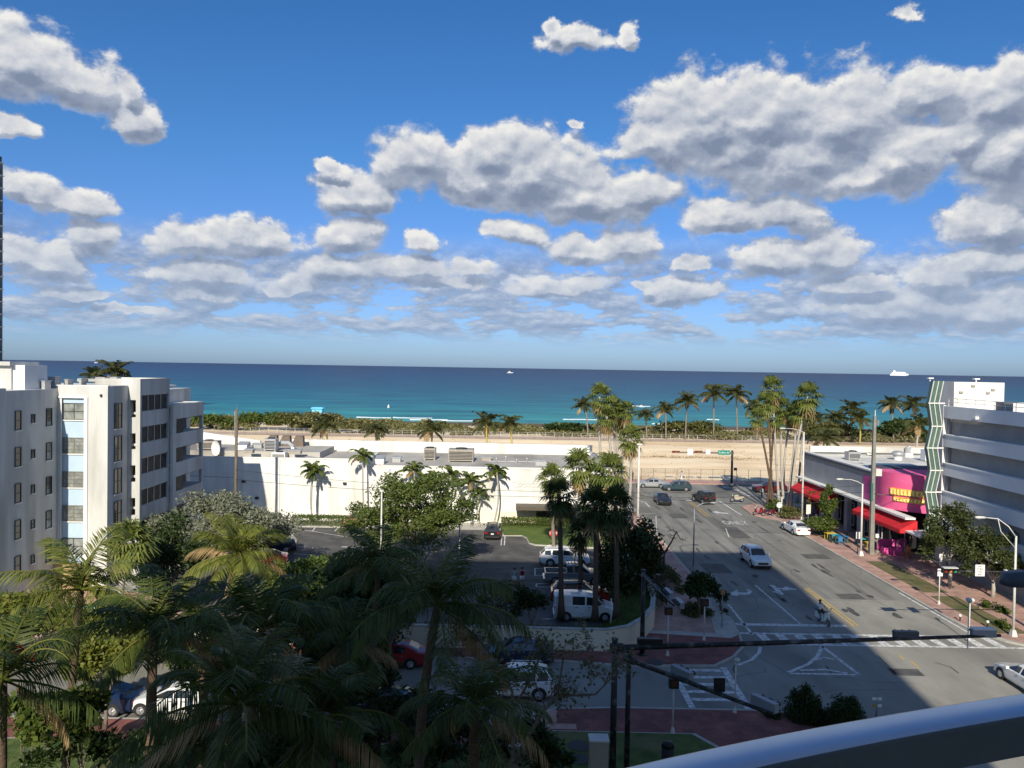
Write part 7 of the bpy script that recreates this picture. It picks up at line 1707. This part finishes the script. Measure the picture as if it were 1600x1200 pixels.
ped('thin grey post at the kerb beside the small corner tree', 1128, 980, 924, (.3, .35, mat('orange_tag', C(.4, .2, .08))), .035, PGR, None)
ped('white detector camera post at the red corner tip by the triangle marking', 1148, 1113, 1034, 'camera', .045, PW, 'detector posts')
ped('white detector camera post on the right kerb under the street trees', 1514, 1000, 940, 'camera', .04, PW, 'detector posts')
ped('pedestrian post on a round base in the near red paving', 1051, 1145, 1063, 'signal', .05)
ped('slim white post standing behind the retaining wall beside the van', 954, 993, 938, None, .05, PW, None)
ped('white sign post with small green tag at the right planting strip', 1467, 944, 891, (.42, .6, SGW), .045, PW, None)
q = G(1467, 944, .13); qz = D(1467, 890, q.y).z
st_ = ped('sign post with four small white panels behind the handrail', 1369, 1128, 1088, None, .04, PGR, None); z = D(1369, 1088, G(1369, 1128).y).z
for sx in (-.14, .14):
    for dz_ in (-.05, -.42): MB().box(sx - .11, -.06, z + dz_ - .14, sx + .11, -.03, z + dz_).build('sign_panel', SGW if dz_ > -.2 or sx > 0 else mat('amber_panel', C(.4, .28, .06)), st_, local=True)
ped('slim parking sign post behind the white parked sedan', 1262, 836, 790, (.5, 1.1, mat('sign_cream', C(.7, .66, .55))), .03, PGR, 'small signs on the right sidewalk')
ped('white round backed sign beside the shrubs under the fan palms', 1221, 806, 778, None, .08, PW, 'small signs on the right sidewalk')
t = ped('round white sign disc on a short post by the red scooters', 1217, 808, 789, None, .04, PW, 'small signs on the right sidewalk'); MB().tube([(0, -.06, 1.55), (0, -.1, 1.55)], .36, 16).build('sign_panel', SGW, t, local=True)
ped('parking meter sign post left of the white street lamp', 1340, 864, 833, (.45, .7, SGW), .035, PGR, 'small signs on the right sidewalk')
ped('parking sign post right of the concrete utility pole', 1370, 864, 836, (.4, .4, SGW), .035, PGR, 'small signs on the right sidewalk')
ped('white banner post at the end of the near red awning', 1413, 862, 828, (.5, .35, SGW), .05, PW, 'small signs on the right sidewalk')
ped('pole sign in the left parking bay of the street', 1025, 838, 808, None, .04, PGR, None)
p = G(864, 862, .13); t = thing('stop_sign', 'red octagonal stop sign at the parking lot island', 'stop sign', tuple(p)); z = D(864, 833, p.y).z - .13
MB().tube([(0, 0, 0), (0, 0, z + .3)], .05, 8).build('pole', PGR, t, local=True)
b = MB(); rr_ = .42
for r2, y0, y1 in ((rr_, -.07, -.05),): b.add([(r2 * math.cos(R(22.5 + 45 * k)), y0, z + r2 * math.sin(R(22.5 + 45 * k))) for k in range(8)] + [(r2 * math.cos(R(22.5 + 45 * k)), y1, z + r2 * math.sin(R(22.5 + 45 * k))) for k in range(8)], [tuple(range(7, -1, -1)), tuple(range(8, 16))] + [(k, (k + 1) % 8, 8 + (k + 1) % 8, 8 + k) for k in range(8)])
sp_ = b.build('sign_panel', mat('sign_red', C(.55, .02, .03), rough=.5), t, local=True); bmx = bmesh.new(); bmx.from_mesh(sp_.data); bmesh.ops.recalc_face_normals(bmx, faces=bmx.faces); bmx.to_mesh(sp_.data); bmx.free()
text('lettering', 'STOP', .34, SGW, sp_, (0, -.075, z), (R(90), 0, 0), .003)
# cabinets, bins
t = thing('utility_cabinet', 'beige utility cabinet at the foot of the nearest signal mast', 'utility cabinet', (D(935, 1180, 32).x, 32, .13)); zt_ = D(935, 1152, 32).z
MB().box(-.38, -.3, 0, .38, .3, zt_ - .2).build('cabinet', mat('cabinet_beige', C(.40, .36, .28), C(.46, .42, .33), 2, 4, .6), t, local=True); MB().box(-.42, -.34, zt_ - .2, .42, .34, zt_ - .13).build('lid', PW, t, local=True); MB().box(-.33, -.312, .15, .33, -.301, zt_ - .35).build('door', mat('cabinet_door', C(.43, .39, .31)), t, local=True)
t = thing('litter_bin', 'black round litter bin on the lawn edge behind the handrail', 'litter bin', (D(1043, 1180, 33).x, 33, .13)); zt_ = D(1043, 1160, 33).z
MB().tube([(0, 0, 0), (0, 0, zt_ - .3)], [.24, .27], 14).build('bin', HOUS, t, True, True); MB().tube([(0, 0, zt_ - .3), (0, 0, zt_ - .1)], [.29, .2], 14).build('lid', HOUS, t, True, True)
for i in range(4):
    q = G(1014 + i * 7.5, 937 + i * 3, .13); t = thing('bike_rack', 'dark hoop bicycle rack beside the corner shrubs', 'bike rack', tuple(q), R(20), 'hoop bicycle racks on the left sidewalk'); MB().tube([(-.3, 0, 0), (-.3, 0, .6), (-.2, 0, .8), (.2, 0, .8), (.3, 0, .6), (.3, 0, 0)], .03, 6).build('hoop', HOUS, t, True, True)
# fences
def fence(label, x0, x1, y, h, sp, z0=.12, m_=PGR, mesh=True, rails=2, r=.035):
    t = thing('fence', label, 'fence', (x0, y, z0)); n = int((x1 - x0) / sp); me = None
    for i in range(n + 1):
        if me is None: me = MB().cyl((0, 0, 0), (0, 0, h), r, n=6).build('post', m_, t, local=True)
        else: inst('post', me.data, t, (i * sp, 0, 0))
    for k in range(rails): z = h - .05 - k * (h - .15) / max(1, rails - 1); MB().tube([(0, 0, z), (n * sp, 0, z)], .018, 4).build('rail', m_, t, local=True)
    if mesh:
        b = MB(); k = .0
        while k < n * sp: b.box(k, -.004, .08, k + .012, .004, h - .06); k += .34
        for z in [h * q / 6 for q in range(1, 6)]: b.box(0, -.004, z, n * sp, .004, z + .012)
        b.build('wire_mesh', m_, t, local=True)
GALV = mat('rusty_post', C(.12, .10, .085), C(.18, .15, .12), 3)
fence('wire mesh fence along the avenue edge of the sand lot', 18, 90, 128.75, 1.95, 2.0, .12, GALV)
fence('long mesh fence between the sand lot and the beach walk', -72, 130, 198.2, 2.1, 3.0, .12, GALV, True)
fence('low white railed fence on the beach side of the beach walk', -70, 70, 205.8, 1.2, 2.4, .12, PW, False, 3, .05)
# beach hut, boats, buoy
p = D(497, 640, 243); t = thing('lifeguard_hut', 'pale blue lifeguard hut on the beach above the scrub', 'lifeguard hut', (p.x, 243, .05)); z = p.z - 1.6; SKB = mat('hut_blue', C(.12, .50, .80), C(.16, .56, .84), 1)
MB().box(-1.6, -1.4, z, 1.6, 1.4, z + 1.9).build('cabin', SKB, t, local=True); MB().hexa([(-2.0, -1.8, z + 1.9), (2, -1.8, z + 1.9), (2, 1.8, z + 1.9), (-2, 1.8, z + 1.9)], [(-1.7, -1.5, z + 2.3), (1.7, -1.5, z + 2.3), (1.7, 1.5, z + 2.3), (-1.7, 1.5, z + 2.3)]).build('roof', SKB, t, local=True)
MB().box(-2.9, -1.8, z - .15, 2.9, 1.8, z).build('deck', PW, t, local=True); MB().hexa([(1.6, -1, 0), (5, -1, 0), (5, 1, 0), (1.6, 1, 0)], [(1.6, -1, z - .16), (1.9, -1, z - .16), (1.9, 1, z - .16), (1.6, 1, z - .16)]).build('ramp', PW, t, local=True)
for sx in (-1.4, 1.4):
    for sy in (-1.2, 1.2): MB().box(sx - .1, sy - .1, 0, sx + .1, sy + .1, z - .151).build('leg', PW, t, local=True)
p = G(607, 637, -.4); t = thing('buoy', 'small white buoy floating off the beach', 'buoy', (p.x, p.y, -.4)); MB().tube([(0, 0, -.2), (0, 0, .3), (0, 0, .9), (0, 0, 1.5)], [.5, .6, .3, .08], 12).build('float', SGW, t, True, True); MB().ball((0, 0, 1.55), .14).build('light', RL, t, True, True)
def boat(label, px, py, L, name='motor_boat', cat='boat'):
    p = G(px, py, -.4); t = thing(name, label, cat, (p.x, p.y, -.4)); k = L / 10
    b = MB()
    for x, w, z0, z1 in ((-5, 1.5, -.3, 1.1), (0, 1.7, -.4, 1.2), (3, 1.3, -.3, 1.4), (5, .1, .6, 1.7)): b.v += [(x * k, -w * k, z1 * k), (x * k, w * k, z1 * k), (x * k, w * .6 * k, z0 * k), (x * k, -w * .6 * k, z0 * k)]
    for i in range(3):
        for q in range(4): q2 = (q + 1) % 4; b.f.append((i * 4 + q, i * 4 + q2, i * 4 + 4 + q2, i * 4 + 4 + q)); b.m.append(0)
    b.f += [(3, 2, 1, 0), (12, 13, 14, 15)]; b.m += [0, 0]; b.build('hull', SGW, t, local=True)
    MB().hexa([(-3 * k, -1.1 * k, 1.15 * k), (2 * k, -1.1 * k, 1.15 * k), (2 * k, 1.1 * k, 1.15 * k), (-3 * k, 1.1 * k, 1.15 * k)], [(-2.8 * k, -k, 2.5 * k), (.8 * k, -k, 2.5 * k), (.8 * k, k, 2.5 * k), (-2.8 * k, k, 2.5 * k)]).build('cabin', SGW, t, local=True)
    MB().box(-2 * k, -.9 * k, 2.5 * k, -.2 * k, .9 * k, 3.2 * k).build('flybridge', SGW, t, local=True); MB().box(-2.5 * k, -1.12 * k, 1.6 * k, 1.2 * k, -1.105 * k, 2.1 * k).build('window_band', CGL, t, local=True)
boat('small white motor boat on the dark water near the middle of the horizon', 797, 583, 22); boat('tiny white boat near the horizon above the apartment roof', 150, 567.3, 34); boat('small white speedboat close to the beach palms', 1003, 636, 3.2)
p = G(1405, 586.9, -.4); k = 1.0; Yc = 11500; c = D(1405, 583, Yc); t = thing('cruise_ship', 'white cruise ship on the horizon at the right', 'cruise ship', (c.x, Yc, -.4)); SHW = mat('ship_white', C(.8, .8, .8)); b = MB()
Ls = 280
for x, w, z0, z1 in ((-140, 14, 0, 22), (-40, 16, 0, 24), (90, 15, 0, 26), (140, 2, 8, 30)): b.v += [(x, -w, z1), (x, w, z1), (x, w * .8, z0), (x, -w * .8, z0)]
for i in range(3):
    for q in range(4): q2 = (q + 1) % 4; b.f.append((i * 4 + q, i * 4 + q2, i * 4 + 4 + q2, i * 4 + 4 + q)); b.m.append(0)
b.f += [(3, 2, 1, 0), (12, 13, 14, 15)]; b.m += [0, 0]; b.build('hull', SHW, t, local=True)
for i, (x0, x1) in enumerate(((-128, 108), (-122, 100), (-112, 92), (-100, 80))): MB().box(x0, -14 + i, 24 + i * 8, x1, 14 - i, 32 + i * 8 - .3).build('deck', SHW, t, local=True)
MB().hexa([(-90, -6, 56), (-50, -6, 56), (-50, 6, 56), (-90, 6, 56)], [(-92, -5, 78), (-66, -5, 78), (-66, 5, 78), (-92, 5, 78)]).build('funnel', SHW, t, local=True)
# ------------------------------------------------------------------ street cafe
CY = mat('yellow_furniture', C(.62, .45, .05)); CBL = mat('blue_furniture', C(.03, .17, .36)); CTQ = mat('turquoise_furniture', C(.04, .36, .40)); CPK = mat('pink_furniture', C(.75, .10, .38), rough=.6)
def table(label, px, py, m_, w=1.1, d=.75, group='coloured cafe tables', z=.13):
    q = G(px, py, z); t = thing('cafe_table', label, 'table', tuple(q), R(5), group); MB().box(-w / 2, -d / 2, .70, w / 2, d / 2, .75).build('tabletop', m_, t, local=True)
    for sx in (-1, 1):
        for sy in (-1, 1): MB().cyl((sx * (w / 2 - .08), sy * (d / 2 - .08), 0), (sx * (w / 2 - .08), sy * (d / 2 - .08), .70), .03, n=6).build('leg', m_, t, local=True)
    return t
def chair(label, px, py, m_, rz=0, group='coloured cafe chairs'):
    q = G(px, py, .13); t = thing('cafe_chair', label, 'chair', tuple(q), rz, group); MB().box(-.22, -.22, .43, .22, .22, .47).build('seat', m_, t, local=True); MB().box(-.22, .18, .47, .22, .22, .9).build('backrest', m_, t, local=True)
    for sx in (-.19, .19):
        for sy in (-.19, .19): MB().cyl((sx, sy, 0), (sx, sy, .43), .02, n=5).build('leg', m_, t, local=True)
table('yellow cafe table next to the green shrub bed', 1297, 843, CY); table('turquoise cafe table right of the yellow one near the kerb', 1306, 846, CTQ, 1.2); table('blue cafe table at the right end of the kerbside row', 1315, 848, CBL, 1.2)
chair('black chair at the left of the turquoise kerbside table', 1301, 848, BLKP, 1.5); chair('black chair at the right end of the blue kerbside table', 1321, 846, BLKP, -1.5)
chair('blue chair in front of the blue kerbside table', 1312, 852, CBL, 3.1)
table('turquoise table behind the white street lamp under the near awning', 1350, 852, CTQ, 1.3); table('yellow table beside the turquoise one under the near awning', 1357, 858, CY, .8)
chair('turquoise chair under the near awning left of the concrete pole', 1346, 850, CTQ, .4)
for i, (px, py, lab) in enumerate([(1383, 865, 'left pink square planter at the corner cafe'), (1394, 866, 'right pink square planter at the corner cafe')]):
    q = G(px, py, .13); t = thing('planter', lab, 'planter', tuple(q), 0, 'pink planters'); MB().hexa([(-.24, -.24, 0), (.24, -.24, 0), (.24, .24, 0), (-.24, .24, 0)], [(-.3, -.3, .75), (.3, -.3, .75), (.3, .3, .75), (-.3, .3, .75)]).build('pot', CPK, t, local=True); MB().box(-.26, -.26, .751, .26, .26, .77).build('soil', SOIL, t, local=True)
q = G(1395, 860, .13); t = thing('cafe_screen', 'low pink cafe screen behind the two pink planters', 'screen', tuple(q), R(-12)); MB().box(-1.5, -.04, .15, 1.3, .04, 1.15).build('panel', CPK, t, local=True)
for x in (-1.45, -.1, 1.25): MB().box(x - .04, -.06, 0, x + .04, .06, 1.2).build('post', CPK, t, local=True)
chair('pink chair left of the pink planters', 1376, 863, CPK, .3); chair('pink chair with curved arms right of the pink planters', 1405, 869, CPK, -.6); chair('magenta chair nearest the sidewalk at the corner cafe', 1400, 875, MAG, .8)
q = G(1372, 862, .13); t = thing('cafe_umbrella', 'closed white umbrella beside the concrete utility pole', 'umbrella', tuple(q)); MB().cyl((0, 0, 0), (0, 0, 2.4), .025, n=6).build('pole', PW, t, local=True); MB().tube([(0, 0, 1.2), (0, 0, 1.35), (0, 0, 2.3)], [.08, .2, .04], 10).build('canopy', SGW, t, True, True); MB().cyl((0, 0, 0), (0, 0, .1), .3, n=12).build('base', CONC, t, local=True)
q = G(1408, 862, .13); t = thing('menu_wheel', 'grey round hoop sign in front of the corner cafe', 'hoop sign', tuple(q)); b = MB(); b.tube([(.45 * math.cos(2 * math.pi * i / 18), 0, .75 + .6 * math.sin(2 * math.pi * i / 18)) for i in range(19)], .05, 6, cap=False); b.build('hoop', PGR, t, True, True); MB().box(-.3, -.06, 0, .3, .06, .16).build('foot', PGR, t, local=True)
chair('red chair on the far sidewalk under the far red awning', 1268, 796, REDF, .2, 'red cafe chairs by the far awning'); chair('red chair nearer the street lamp under the far red awning', 1280, 806, REDF, -.4, 'red cafe chairs by the far awning')
table('small red table under the far red awning', 1274, 800, REDF, .7, .7, 'coloured cafe tables')
for i, (px, py) in enumerate(((1500, 968), (1543, 978))):
    q = G(px, py + 2, .13); t = thing('garden_light', ['small white garden light left in the planting strip', 'small white garden light right in the planting strip'][i], 'garden light', tuple(q), 0, 'garden lights in the strip'); MB().cyl((0, 0, 0), (0, 0, .35), .05, n=8).build('stem', HOUS, t, local=True); MB().ball((0, 0, .4), .11).build('globe', SGW, t, True, True)
